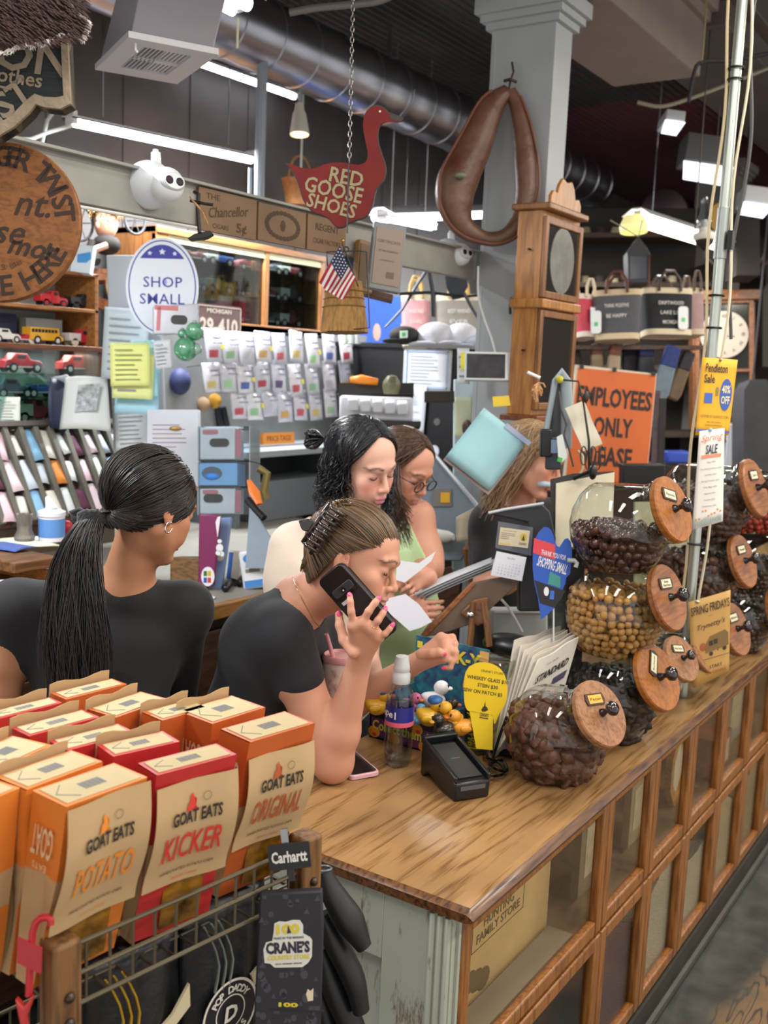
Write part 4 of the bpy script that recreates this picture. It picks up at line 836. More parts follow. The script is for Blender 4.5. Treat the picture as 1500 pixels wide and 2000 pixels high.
MB().box((0,0,0),(100*u,150*u,.004),T).build('front_panel',mat('#d5dae2',.2,coat=.5,alpha=.75),root); MB().box((0,0,-.03),(100*u,150*u,.02),T).build('paper_stack',mat('#dfe2e8',.7),root)
m=MB(); rows_of_text(m,T,80*u,60*u,7,3,y0=20*u,hh=.0026); m.build('print',mat('#9a7b86',.7),root)
m=MB(); m.ball((5*u,38*u,.006),(.022,.008,.006),T,10,6); m.build('clip',mat('#b08a4a',.4,.5),root)
# curled magazine
T,u=K(160,790,3.85); root=thing('magazine','rolled open magazine with a photo page standing on the slotted desk','magazine',tuple(P(160,838,3.85)))
m=MB().grid(lambda s_,t:((-52+ (12 if t<.5 else 0)*0 + 22*(s_)**.5*1.0+ (1-s_)**2*20*(t-.5)*0 + s_*0)*u,(48-96*t-8*s_)*u,.06-.12*s_+.02*math.sin(PI*t)),10,8,T,thick=.002); m.build('inner_page',mat('#1c2742',.5),root,smooth=180)
m=MB().grid(lambda s_,t:((-26+78*s_ -20*t*(1-s_)+8*t)*u,(50-100*t+ (10*s_ if t<.5 else 6*s_)-10*s_*s_)*u,.02+.03*math.sin(PI*(.2+.8*s_))),12,8,T,thick=.002); m.build('photo_page',mat('#d9dcd9',.4),root,smooth=180)
m=MB().grid(lambda s_,t:((2+42*s_-8*t)*u,(34-52*t+4*s_)*u,.056),6,6,T); m.build('photo',mat('#6c7066',.5,var=.6,vs=40,col2='#c9cdd8'),root)
m=MB().grid(lambda s_,t:((-54+30*s_+ 10*t)*u,(50+6*s_-14*t)*u,.03-.05*t),6,3,T,thick=.002); m.build('cover_edge',mat('#b9c0c8',.4),root,smooth=180)
# --- slotted desk top and desk
tr_=PX(225,838,-2.38); tl_=PX(-60,832,-2.38); 
Tn=F(((tl_+tr_)/2),(0,1,0),y=V((.55,0,-1)).normalized()*-1)   # x along wall, y up the slope, z outwards
W_=(tr_-tl_).length; Hs=.36
root=thing('slotted_desk_back','worn slanted letter rack with long slots stuffed with papers','letter rack',tuple((tl_+tr_)/2+V((.15,0,-.33))))
Tn=Tn@TR(0,-Hs/2,0)
MB().box((0,0,-.03),(W_,Hs,.01),Tn).build('back_panel',mat('#8a5a48',.7,var=.35,vs=8),root)
for k in range(11):
    x=-W_/2+W_*k/10; MB().box((x,0,-.005),(.02,Hs,.05),Tn).build('slot_divider',mat('#6d6a5f',.6,var=.25,vs=12),root,bevel=.002)
MB().box((0,Hs/2+.01,-.01),(W_,.02,.07),Tn).build('top_rail',mat('#4d443c',.6),root)
for k in range(3): MB().box((0,-Hs/2+Hs*(k+.4)/3.2,-.018),(W_,.008,.03),Tn).build('slot_shelf',mat('#6e4a38',.7),root)
rr=random.Random(11); pc_=['#dfe2e4','#e8e2d6','#d2dbe8','#e9c9d4','#dfe6e4','#cfd8e0','#e8e6da','#5d3148','#e08a3a','#8fc0e4','#efd9e2']
pnames=['white envelope','cream note','pale blue slip','pink slip','white card','grey letter','folded cream sheet','maroon card','orange card','sky blue slip','rose envelope']
for k in range(10):
    for j in range(3):
        i=(k*3+j*7)%11; w_=W_/10*rr.uniform(.55,.95); h_=rr.uniform(.07,.13)
        x=-W_/2+W_*(k+.5)/10+rr.uniform(-.006,.006); y=Hs/2-.07-j*.115
        Tq=Tn@TR(x,y,.004+.004*j)@RZ(rr.uniform(-14,14))@RX(-8)
        tag(MB().grid(lambda s_,t,w_=w_,h_=h_:((s_-.5)*w_,(.5-t)*h_,.006*math.sin(PI*s_)),4,3,Tq,thick=.001).build('letter',mat(pc_[i],.75),smooth=180),'%s in the %s slot of the letter rack, %s down'%(pnames[i],ORD[k],('topmost','second','third')[j]),'letter','letters in the slanted rack')
# desk: shelf with drawers, lower desk
DX=-1.33; DZ=1.035
root=thing('back_desk','worn wooden desk against the back wall, behind the two clerks in black','desk',(-2.2,1.1,0))
MB().span((-2.88,-.6,DZ-.035),(DX,2.4,DZ)).build('desk_top',[mat('#8f8c82',.5,var=.15,vs=7)],root,bevel=.004)
MB().span((DX,-.6,DZ-.04),(DX+.03,2.4,DZ+.005)).build('front_edge',wood('#9c6f3c','#74502a',7,1),root,bevel=.004)
MB().span((-2.86,-.58,.05),(DX-.03,2.38,DZ-.035)).build('pedestal',mat('#3a2c22',.7,var=.3,vs=5),root)
for k in range(6):
    y=-.5+k*.48
    for j in range(3):
        o=MB().span((DX-.03,y,.10+j*.29),(DX-.005,y+.44,.37+j*.29)).build('drawer',wood('#4f3422','#352116',7,1),root,bevel=.004); MB().ball((DX+.004,y+.22,.195+j*.22),.014).build('knob',mat('#20160f',.4),o) if 0 else None
tag(MB().span((-2.42,yL,DZ),(-2.36,1.3,1.14)).build('desk_riser',mat('#6b5a48',.6,var=.3,vs=6)),'brown riser board under the slanted letter rack','riser')
# raised small drawers unit left with papers
a=P(45,1080,3.0)
root=thing('drawer_cabinet','low wooden drawer cabinet with an open tray at the frame edge, beside the ponytail','cabinet',(a.x,a.y,DZ+.002))
yl,yr=P(-80,1080,3.0).y,P(92,1080,3.0).y; fx=a.x+.10
zt=P(45,1082,3.0).z
MB().span((a.x-.32,yl,DZ+.002),(fx-.06,yr,zt-.08)).build('body',wood('#7a4f2a','#563518',7,1),root)
MB().span((a.x-.34,yl,zt-.03),(fx,yr+.01,zt)).build('top',wood('#7a5230','#553719',7,1),root,bevel=.003)
MB().span((fx-.3,yr-.22,zt-.12),(fx+.06,yr-.01,zt-.10)).build('open_tray',wood('#b5793a','#8e5a28',7,1),root); MB().span((fx-.3,yr-.02,zt-.12),(fx+.06,yr-.005,zt-.04)).build('tray_side',wood('#b5793a','#8e5a28',7,1),root); MB().span((fx+.05,yr-.22,zt-.12),(fx+.06,yr-.01,zt-.06)).build('tray_front',wood('#b5793a','#8e5a28',7,1),root)
for i,(x,y,w_,h_,c,rl,lab) in enumerate(((45,1062,90,26,'#e9e6c8',-6,'cream folder lying open on the low drawer cabinet'),(18,1068,56,20,'#4b62a8',4,'blue booklet lying on the cream folder'),(75,1052,30,14,'#eceef0',9,'crumpled white slip on the cream folder'),(10,1150,60,26,'#e9edf0',-10,'white paper lying at the frame edge next to the ponytail'))):
    p=PZ(x,y,zt+.002+.003*i) if i<3 else P(x,y,2.75)
    Tq=F(p,(0,1,0),z=(0,0,1))@RZ(rl*2); u=2.95/2000
    tag(MB().grid(lambda s_,t,w_=w_,h_=h_:((s_-.5)*w_*u*1.2,(t-.5)*h_*u*5,.004*math.sin(PI*s_)),5,5,Tq,thick=.0015).build('paper_sheet' if i!=1 else 'booklet',mat(c,.7),smooth=180),lab,'paper')
# tub, glass vase-like lamp
c=P(101,1055,3.05); root=thing('wipes_tub','white plastic tub with blue label and a wipe poking out','tub',(c.x,c.y,c.z-.0)); k=3.05/2000
rt=25*k; zt0=c.z
MB().lathe([(0,0),(rt,0),(rt*1.0,.005),(rt,48*k),(rt*1.06,49*k),(rt*1.06,57*k),(rt*.6,62*k),(0,62*k)],TR(*c),32).build('tub',mat('#dfe2ec',.35),root); MB().lathe([(rt*1.01,8*k),(rt*1.01,44*k)],TR(*c),32).build('wrap_label',mat('#5d8fd0',.5),root)
MB().tube([c+V((0,0,60*k)),c+V((-.006,0,70*k)),c+V((-.02,.0,84*k))],[.02,.014,.006],6).build('wipe',mat('#e6e9ee',.8),root)
c=P(48,1042,3.0); k=3/2000
tag(MB().lathe([(0,0),(19*k,0),(20*k,8*k),(14*k,20*k),(15*k,40*k),(17*k,52*k)],TR(*(c-V((0,0,.02)))),24).build('glass_jar',mat('#8d857c',.15,trans=.6,alpha=.8)),'smoky glass jar standing among the papers next to the blue labelled tub','jar')
tag(MB().ball(P(130,1030,3.1),(.02,.02,.022)).build('red_bead',mat('#b0222c',.4),smooth=180),'small red bead ornament beside the blue labelled tub','ornament')
# --- carded packets on hooks
XP=-2.40
peg=tag(MB().span((XP-.16,PX(360,760,XP).y,PX(560,870,XP).z),(XP-.13,PX(705,760,XP).y+.25,PX(560,640,XP).z)).build('pegboard',mat('#8a8d8c',.7,var=.15,vs=10)),'grey pegboard behind the hanging packets','board')
rr=random.Random(21)
pcol=['#d8dbe8','#e2e0ea','#d5d4de','#e8e6ee','#cfd3e0']; pink=['#c25560','#5a6cb0','#cc6a74','#96c49a','#b84a58','#d0c27a','#c3c6d2','#6a5c84','#a4d4a4','#d8ae70']
dn=['red','blue','rosy','green','crimson','yellow','grey','violet','lime','orange']
rowsP=[(702,392,690,9,50),(760,388,690,9,46),(812,442,690,8,44)]
for r_,(py,x0,x1,n_,hp) in enumerate(rowsP):
    for k in range(n_):
        px=x0+24+(x1-x0-40)*k/(n_-1)*1.0-4; c=PX(px,py-22+rr.uniform(-5,5)+(r_==0)*(-2*(k<3)),XP); d_=(c-V(CAM)).dot(-CB); u=d_/2000
        w_=(54 if k<4 else 46)*u; h_=(hp+10+rr.uniform(0,8))*u; i=(k*3+r_*5)%10
        T=F(c+V((.02,0,0)),V((-.12,1,0)),z=(1,.12,.15))@RZ(rr.uniform(-4,4))
        root=thing('carded_packet','%s banded small packet on a hook, %s along the %s row'%(dn[i],ORD[k],('top','middle','bottom')[r_]),'packet',tuple(c-V((0,0,h_/2))),'packets hanging on the pegboard')
        m=MB().grid(lambda s_,t:((s_-.5)*w_*(1+.06*math.sin(PI*t)),(.5-t)*h_,.018*math.sin(PI*s_)*math.sin(PI*min(1,t*.9+.06))),8,8,T,thick=.004); m.build('pouch',mat(pcol[(k+r_)%5],.25,coat=.4,var=.12,vs=40),root,smooth=180)
        m=MB().grid(lambda s_,t:((s_-.5)*w_*.62-.1*w_,(.5-.64-.22*t)*h_,.0195*math.sin(PI*(.1+.8*s_))*math.sin(PI*min(1,(.62+.26*t)*.9+.06))+.0015),6,3,T); m.build('colour_band',mat(pink[i],.5),root)
        m=MB(); m.box((.0,h_*.22,.016),(w_*.5,h_*.05,.0006),T); m.box((.05*w_,h_*.06,.0195),(w_*.55,h_*.035,.0006),T); m.build('print',mat('#7d86a0',.7),root)
        if (k+r_)%3==0: MB().box((w_*.3,-h_*.05,.017),(w_*.2,h_*.15,.001),T).build('price_sticker',mat('#d9d14a',.6),root)
        MB().cyl(T@V((0,h_*.46,-.13)),T@V((0,h_*.46,.02)),.0022,n=6).build('hook',STEEL,root)
m=MB(); 
for i,(px,py,c,lab) in enumerate(((352,745,'#3a4370','navy banded bag hanging beside the packet rows'),(398,790,'#a98a6a','brown fluffy tassel hanging below the packet rows'),(420,783,'#d59a2a','orange round lid near the brown tassel'))):
    q=PX(px,py,XP-.10); tag(MB().ball(q,(.045,.05,.06) if i==0 else (.03,.03,.035)).build(('hanging_bag','tassel','round_lid')[i],mat(c,.6,var=.3,vs=30),smooth=180),lab,('bag','tassel','lid')[i])
for i in range(2): tag(MB().cyl(PX(424+12*i,795,XP-.11),PX(430+12*i,832,XP-.11),.014,.018,10).build('black_tube',mat('#22242c',.4)),('dark','second dark')[i]+' tube hanging at the start of the bottom packet row','tube')
# orange shelf label and grey hutch behind clerk with black hair
yA,yB=PX(480,870,-2.2).y,PX(700,870,-2.2).y
zA=PX(560,878,-2.2).z
root=thing('grey_hutch','grey metal hutch beneath the hanging packets','hutch',(-2.4,(yA+yB)/2,DZ))
MB().span((-2.6,yA,zA-.03),(-2.2,yB,zA)).build('top_shelf',mat('#9aa1a4',.5),root,bevel=.003)
MB().span((-2.62,yA,DZ),(-2.6,yB,zA)).build('back_panel',mat('#3f4347',.6),root)
MB().span((-2.6,yA,DZ),(-2.25,yA+.03,zA)).build('side_panel',mat('#5d6468',.5),root); MB().span((-2.6,yB-.03,DZ),(-2.25,yB,zA)).build('side_panel',mat('#5d6468',.5),root)
MB().span((-2.5,yA+.2,DZ),(-2.3,yB-.1,DZ+(zA-DZ)*.55)).build('grey_bin',mat('#6c747a',.5),root,bevel=.006)
MB().span((-2.64,yA,zA),(-2.6,yB,PX(560,826,-2.6).z)).build('upper_panel',mat('#8d8f88',.6),root)
T=F(PX(545,856,-2.35),(0,1,0),z=(1,0,.1)); root=thing('shelf_label','orange printed label strip on the grey hutch edge','label',tuple(PX(545,868,-2.35))); MB().box((0,0,-.01),(.235,.055,.02),T).build('strip',mat('#df8a2c',.6),root); m=MB(); m.fit('PRICE TAGS',.18,.026,T,bold=.01); m.build('lettering',mat('#7c4a20',.7),root)
# slanted grey blue glass panel + tools by cream sweater
m=MB(); m.add([tuple(P(500,990,3.35)),tuple(P(540,1100,3.2)),tuple(P(480,1100,3.3)),tuple(P(485,1000,3.5))],[(0,1,2,3)]); m.add([tuple(P(486,990,3.4)),tuple(P(536,1062,3.2)),tuple(P(540,1075,3.2)),tuple(P(486,1002,3.4))],[(0,1,2,3)])
tag(MB().prism(pl([(487,985),(535,1060),(537,1110),(478,1110)],510,1050,3.35),-.01,0,FC(P(510,1050,3.35),yaw=-10)).build('slanted_panel',mat('#8fa0b0',.3)),'slanted grey blue panel between clear drawers and the cream sweater','panel')
root=thing('hand_brush','black handled brush with orange head leaning beside the clear drawers','brush',tuple(P(510,1010,3.3)))
MB().tube([P(483,975,3.3),P(500,995,3.28),P(516,1012,3.26)],.012,8).build('handle',BLACKP,root); MB().tube([P(486,938,3.32),P(497,962,3.3),P(507,985,3.28)],[.008,.022,.012],8,flat=.5).build('orange_head',mat('#d9742c',.5),root); MB().tube([P(505,915,3.4),P(522,925,3.4),P(515,960,3.4),P(520,975,3.4)],.014,8).build('brass_tag',mat('#75673a',.5,.5),root)
# clear drawers stack
for i,(y0_,y1_,lab) in enumerate(((832,900,'top clear drawer, holding white bags with black hand hole'),(902,950,'middle clear drawer, holding the blue tissue box'),(952,1006,'bottom clear drawer, holding white bags'))):
    T,u=K(437,(y0_+y1_)/2,3.5,0,-4); h_=(y1_-y0_)*u; root=thing('storage_bin',lab,'storage bin',tuple(P(437,y1_,3.5)),'clear drawers stacked on the desk')
    gm=glass('#dde6ea',.05,1.5,1.6)
    MB().box((0,0,-.09),(102*u,h_*.98,.18),T).build('drawer_box',gm,root)
    if i==1:
        MB().box((-12*u,0,-.07),(76*u,h_*.9,.13),T).build('tissue_box',mat('#7fb5e6',.6),root); MB().prism(oval(20*u,13*u,20,-24*u,2*u),-.004,-.002,T).build('opening',mat('#55606c',.6),root); MB().ball((-24*u,-4*u,-.003),(16*u,7*u,.004),T,12,6).build('tissue',mat('#2f7ed8',.6),root)
    else:
        MB().box((-14*u,0,-.08),(72*u,h_*.92,.14),T).build('white_bag',mat('#dcdee4',.6,var=.1,vs=20),root,bevel=.004); MB().prism(rrect(38*u,16*u,7.5*u,cx=(-10 if i==0 else -22)*u,cy=(2 if i==0 else 6)*u),-.009,-.006,T).build('hand_hole',BLACK,root)
        m=MB(); m.prism(rrect(30*u,8*u,3.5*u,cx=-28*u,cy=h_*.34),-.009,-.006,T); m.box((28*u,0,-.008),(10*u,h_*.8,.002),T); m.build('red_mark',mat('#c4707a',.5),root)
    for sx in (-1,1): MB().box((sx*51*u,0,-.09),(.004,h_,.18),T).build('side_rail',mat('#b9c3c8',.2,coat=.5,alpha=.6),root)
# purple and blue binders, white pack, blue box
for i,(pts,c,d_,lab) in enumerate((([(389,1003),(431,1006),(418,1145),(386,1150)],'#7b2858',3.33,'maroon binder with white stickers standing on the back desk'),([(418,1012),(452,1010),(432,1155),(398,1158)],'#7d96c4',3.38,'light blue binder behind the maroon binder'))):
    T,u=K(415,1080,d_); root=thing('binder',lab,'binder',tuple(P(410,1152,d_)))
    MB().prism(pl(pts,415,1080,d_),-.035 if i else -.02,0,T).build('cover',mat(c,.4),root,bevel=.005)
    if i==0:
        m=MB(); 
        for q in ((14,23,4.5,4),(14,10,7,8),(12,0,6,5),(19,-2,4,5)): m.prism(oval(q[2]*u,q[3]*u,14,q[0]*u-.0,q[1]*u),0,.0012,T)
        m.prism(oval(13*u,19*u,24,-9*u,-46*u),0,.0012,T); m.prism([(10*u,70*u),(16*u,72*u),(10*u,30*u),(6*u,60*u)],0,.0012,T); m.build('sticker',mat('#e6e4ea',.5),root)
        for q,c2 in (((-14,-40),'#3c6a3a'),((-6,-40),'#c9b42a'),((-14,-53),'#2a5aa8'),((-6,-53),'#c8372e')): MB().box((q[0]*u,q[1]*u,.0016),(6.5*u,10*u,.0008),T).build('sticker_square',mat(c2,.5),root)
    else:
        m=MB(); m.prism(oval(8*u,11*u,16,15*u,-5*u),0,.0012,T); m.build('sticker',mat('#d8cfc8',.5),root)
T,u=K(456,1105,3.5,-6); root=thing('book','thin blue and cream box standing between blue binder and white pack','box',tuple(P(452,1130,3.25))); MB().box((0,0,-.04),(24*u,56*u,.08),T).build('box',mat('#d6d2c8',.6),root); MB().box((-7*u,0,.0005),(8*u,52*u,.002),T).build('blue_side',mat('#3466b8',.5),root)
T,u=K(493,1112,3.38,8); root=thing('supply_pack','white plastic pack with blue print standing on the back desk','package',tuple(P(490,1152,3.15))); MB().box((0,0,-.03),(46*u,76*u,.06),T).build('pack',mat('#e8ecf2',.35,coat=.3),root,bevel=.008); m=MB(); m.box((0,-28*u,.001),(38*u,14*u,.001),T); m.build('blue_band',mat('#4a86d0',.5),root); MB().ball((-4*u,22*u,.001),(12*u,9*u,.001),T,10,6).build('blue_mark',mat('#4a86d0',.5),root); m=MB(); m.box((0,-2*u,.001),(28*u,7*u,.001),T); m.build('barcode_strip',mat('#8d8a74',.5),root)
T,u=K(518,1088,3.7,-8); tag(MB().box((0,0,-.03),(26*u,50*u,.05),T).build('snack_bag',mat('#d9dfb0',.5,var=.5,vs=25,col2='#6fa8c4'),bevel=.006),'small colourful bag tucked behind the white supply pack','bag')
tag(MB().ball(PZ(410,1167,DZ+.004),(.018,.018,.005)).build('saucer',mat('#e2e4ea',.4),smooth=180),'small white dish on the desk edge','dish')
tag(MB().tube([PZ(x,y,DZ+.013) for x,y in ((440,1150),(450,1135),(466,1140),(475,1128))],.012,8).build('headset',BLACKP,smooth=180),'black coiled headset lying at the foot of the binders','headset')
T,u=K(365,1120,3.34,0,-10); tag(MB().box((0,0,-.05),(70*u,62*u,.1),T).build('wooden_file_box',wood('#7d5c36','#5c4022',7,0),bevel=.003),'brown wooden file box behind the shoulder of the ponytailed clerk','box')
# --- black cabinet closing the aisle
YC=3.0
c0,c1=PY(672,690,YC),PY(945,690,YC); zc=PY(800,676,YC).z
root=thing('black_cabinet','tall black metal cabinet with taped notices behind the clerk with glasses','cabinet',((c0.x+c1.x)/2,YC+.2,0))
blk=mat('#16171a',.45,var=.2,vs=4)
MB().span((c0.x-.25,YC,.0),(c1.x,YC+.45,zc)).build('body',blk,root,bevel=.006); MB().span((c0.x-.27,YC-.02,zc-.012),(c1.x+.02,YC+.46,zc+.012)).build('top',blk,root,bevel=.003)
for px in (895,): q=PY(px,800,YC); MB().span((q.x,YC-.025,.3),(q.x+.035,YC,zc)).build('door_edge',mat('#25262a',.4),root,bevel=.003)
for px,py,r_,c_,nm in ((848,881,13,'#cfd0dc','round_sticker'),(854,824,8,'#5a5654','lock')): q=PY(px,py,YC); MB().prism(oval(r_*.0023,r_*.0023,24),0,.004,F(q,(1,0,0),z=(0,-1,0))).build(nm,mat(c_,.4),root)
q=PY(852,771,YC); MB().box((0,0,.002),(.055,.035,.004),F(q,(1,0,0),z=(0,-1,0))).build('small_label',mat('#d2d8da',.5),root)
def wallsheet(label,px,py,w,h,col,lines,border=None,ink='#9aa0aa',roll=0,z=.006,name='notice'):
    q=PY(px,py,YC-z); u=((q-V(CAM)).dot(-CB))/2000; ww,hh=w*u*1.19,h*u; T=F(q,(1,0,0),z=(0,-1,0))@RZ(roll)
    root=thing(name,label,'notice',tuple(q-V((0,0,hh/2))))
    MB().grid(lambda s_,t:((s_-.5)*ww,(.5-t)*hh,.004*math.sin(PI*s_)*t),6,6,T,thick=.0015).build('sheet',mat(col,.7),root,smooth=180)
    m=MB(); rows_of_text(m,T,ww*.7,hh*.7,lines,3,hh=.0062); m.build('print',mat(ink,.7),root)
    if border:
        m=MB()
        for a,b_ in (((-.44,.40),(.44,.43)),((-.44,-.43),(.44,-.40)),((-.44,-.43),(-.41,.43)),((.41,-.43),(.44,.43))): m.span((a[0]*ww,a[1]*hh,.0058),(b_[0]*ww,b_[1]*hh,.0066),T)
        m.build('border',mat(border,.6),root)
    return root
wallsheet('framed looking certificate with pale blue border on the black cabinet',834,722,92,84,'#d3d9e0',9,'#9db4d4')
wallsheet('curled typed list hanging under the certificate',802,800,56,98,'#cfd3de',14,None,roll=-2,z=.02)
tag(MB().box((0,0,-.30),(.34,.12,.5),FC(P(735,800,4.2),roll=-2)@TR(0,-.052,0)@TR(0,0,.30)@TR(0,-.25,0)@M(((1,0,0,0),(0,0,1,0),(0,-1,0,0),(0,0,0,1)))).build('machine_stand',mat('#2a2a2d',.6)),'dark stand under the grey white machine','stand') if False else None
# counter shelf, mask and orange items in front of cabinet
tag(MB().box((0,0,0),(.36,.02,.16),FC(P(735,828,4.2),roll=-2)).build('machine_shelf',mat('#2a2622',.6)),'dark narrow shelf carrying the grey white machine','shelf')
tag(MB().box((0,0,0),(.30,.10,.10),FC(P(735,800,4.2),roll=-2)).build('receipt_printer',mat('#d2d2d8',.5),bevel=.012),'grey white machine with rounded keys behind the black haired clerk','printer')
m=MB()
for k in range(5): tag(MB().box((0,0,0),(.042,.05,.04),FC(P(690+24*k,788+2*k,4.12),pitch=30)).build('machine_key',mat('#dcdce2',.4),bevel=.006),'%s white rounded key block along the grey machine'%ORD[k],'key','white key blocks')
tag(MB().tube([P(684,742,4.3),P(705,741,4.3),P(738,746,4.3)],[.012,.02,.014],10).build('orange_tool',mat('#e8871e',.5),smooth=180),'orange handled tool lying on the dark shelf by the packets','tool')
tag(MB().lathe([(0,0),(.03,.0),(.038,.03),(.036,.05),(.02,.075),(0,.08)],TR(*(P(764,770,4.25))),20).build('green_mug',mat('#6b6a4a',.4,var=.4,vs=30)),'dark green knobbly cup beside the orange tool','cup')
tag(MB().box((0,0,-.05),(.32,.05,.2),FC(P(735,762,4.4))).build('dark_shelf',mat('#2a2622',.6)),'dark little shelf holding the orange tool','shelf')
# things on the black cabinet
q=zc+.013
def oncab(px,dy=.2): 
    p=PY(px,676,YC+dy); return V((p.x,YC+dy,q))
T=FC(PY(757,628,YC+.35)); root=thing('blue_poster','bright blue printed poster board standing on the black cabinet','poster',tuple(oncab(757,.35)))
MB().box((0,.0,-.01),(.42,.28,.02),T).build('board',mat('#2f62c8',.5,var=.15,vs=6),root); 
for q in ((-.06,-.06,.022,.05),(.1,-.03,.03,.03)): MB().ball((q[0],q[1],.001),(q[2],q[3],.001),T,10,6).build('picture_print',mat('#c9a494',.6),root)
def tote(px,py,d,w,h,col,band,label,txt=None,handle='#3a2a20',grp='tote bags',yaw=0,dep=.1):
    T,u=K(px,py,d,yaw=yaw); w_,h_=w*u,h*u; root=thing('tote_bag',label,'bag',tuple(P(px,py,d)-CU*h_/2),grp)
    def body(z0,z1,mt,nm,k=1.0):
        m=MB(); vs=[]; 
        for (y,sx,sz) in ((z0,0,0),(z1,0,0)):
            f=.92+.10*(y-(-.5)); ww=w_*f*k/2; dd=dep*(1.15-.4*(y+.5))*k/2
            for a in np.linspace(0,2*PI,20,endpoint=False): 
                c_,s_=math.cos(a),math.sin(a); vs.append((ww*math.copysign(abs(c_)**.5,c_),y*h_,dd*math.copysign(abs(s_)**.5,s_)))
        m.add(vs,[(i,(i+1)%20,20+(i+1)%20,20+i) for i in range(20)]+[tuple(range(20))[::-1],tuple(range(20,40))],T); m.build(nm,mt,root,smooth=60)
    body(-.5,-.38,mat(band,.8),'bottom_band',1.01); body(-.38,.38,mat(col,.8,var=.12,vs=30),'body'); body(.38,.5,mat(band,.8),'top_band',1.01)
    for sz in (-1,1):
        m=MB().tube([T@V((x*w_,(.42+y)*h_,sz*dep*.45)) for x,y in ((-.22,0),(-.2,.25),(-.08,.42),(.08,.42),(.2,.25),(.22,0))],.008,6); m.build('handle',mat(handle,.5),root)
    if txt:
        m=MB()
        for k,tx in enumerate(txt): m.fit(tx,w_*(.5-.08*k),h_*.075,T@TR(0,h_*(.16-.2*k),dep*.56),bold=.01)
        m.build('lettering',mat('#d8d6d2',.7),root)
    return root,T,u
tote(812,628,5.0,56,100,'#d9a0a4','#e4dcc8','pink tote bag with cream top standing on the black cabinet',['WHERE THERE','IS A WILL'],'#c8a050')
tote(895,628,5.0,86,100,'#9c968c','#e2dac6','taupe tote bag with cream top standing on the black cabinet',['BEST FRIEND','EVER'],'#c8a050')
tag(MB().ball(P(940,640,5.1),(.06,.05,.15)).build('cream_bundle',mat('#dccfae',.8),smooth=180),'cream bundle tucked beside the pillar behind the white caps','bundle')
for i,(px,py,rx,ry,c,lab) in enumerate(((850,655,38,26,'#dcdbe2','white cotton cap resting on the black cabinet, largest of the caps'),(900,655,34,24,'#e3e3ea','white cap behind the largest cap'),(925,668,30,14,'#d3dae8','pale blue white cap closest to the pillar'),(790,655,30,18,'#3b3a38','black mesh cap with a green tag on the black cabinet'))):
    c_=P(px,py,4.45); k=4.45/2000; root=thing('cap',lab,'cap',tuple(c_-CU*ry*k),'caps on the black cabinet'); T=FC(c_,yaw=-20)
    MB().ball((0,0,0),(rx*k,ry*k,.07),T,24,14).build('crown',mat(c,.8,var=.12,vs=25,bump=.2,bs=30),root,smooth=180); MB().ball((-rx*k*.5,-ry*k*.75,.05),(rx*k*.75,ry*k*.2,.05),T,18,8).build('brim',mat(c,.8),root,smooth=180)
    if i==3: MB().box((10*k,-4*k,.075),(16*k,14*k,.002),T).build('price_tag',mat('#cfe3d4',.5),root); MB().box((10*k,-4*k,.077),(7*k,7*k,.002),T).build('green_mark',mat('#3aa85a',.5),root)
for i in range(3): tag(MB().cyl(P(674+12*i,672,4.5),P(674+12*i,650,4.5),.013,.011,10).build('small_bottle',mat('#d2e2da' if i<2 else '#c3c8cc',.4)),'%s small white bottle beside the broom, standing on the cabinet'%ORD[i],'bottle','small bottles on the cabinet')
# iron strap bracket under the header board
T,u=K(865,560,4.0); root=thing('iron_bracket','dark grey iron strap implement hanging under the header board','implement',tuple(P(865,600,4.0)))
for i,pts in enumerate(([(835,525),(812,560),(785,605),(752,640)],[(780,575),(840,572),(900,580),(938,578)],[(838,530),(846,575),(846,620)],[(905,575),(918,600),(936,630)],[(820,530),(870,522),(918,535)])):
    MB().tube([T@V(((x-865)*u,-(y-560)*u,.01*i)) for x,y in pts],[8*u,8*u,7*u,5*u][:len(pts)] ,8,flat=.4).build('strap',mat('#4c4f55',.5,.5),root)
MB().prism(pl([(868,532),(912,535),(914,560),(900,582),(884,585),(872,562)],865,560,4.0),-.01,0,T).build('plate',mat('#52555c',.5,.4),root,bevel=.002)
# ================================================================ far side: clock, order sign, bags, pole
ck=wood('#b57d3f','#8d5b2a',5,2,.4,coat=.2); ckd=wood('#8d5c2c','#6a421e',5,2,.4,coat=.2)
x0,x1,y0,y1=-.834,-.73,1.70,2.01
zt,zm,zb=PX(1100,420,x1).z,PX(1090,598,x1).z,PX(1040,812,x1).z
root=thing('case_clock','tall oak wall clock with glass doors mounted on the grey pillar','clock',(x0,y0,zb))
MB().span((x0,y0,zb),(x1-.012,y1,zt)).build('case',ck,root,bevel=.003)
for za,zc_,nm in ((zb+.02,zm-.02,'lower_door'),(zm+.02,zt-.02,'upper_door')):
    m=MB(); fw=.024
    for a,b_ in (((x1-.012,y0,za),(x1+.004,y0+fw,zc_)),((x1-.012,y1-fw,za),(x1+.004,y1,zc_)),((x1-.012,y0+fw,za),(x1+.004,y1-fw,za+fw)),((x1-.012,y0+fw,zc_-fw),(x1+.004,y1-fw,zc_))): m.span(a,b_)
    o=m.build(nm,ckd,root,bevel=.003)
    MB().span((x1-.006,y0+fw,za+fw),(x1-.003,y1-fw,zc_-fw)).build('door_glass',mat('#2e2c2a',.08,spec=.9),o)
    if nm=='upper_door': MB().prism(oval(.098,(zc_-za)*.42,40),0,.002,F((x1-.003,(y0+y1)/2,(za+zc_)/2),(0,1,0),z=(1,0,0))).build('etched_oval',mat('#8b8b84',.15,var=.25,vs=20,spec=.9),o)
MB().span((x0-.01,y0-.012,zm-.016),(x1+.014,y1+.002,zm+.016)).build('middle_moulding',ck,root,bevel=.005)
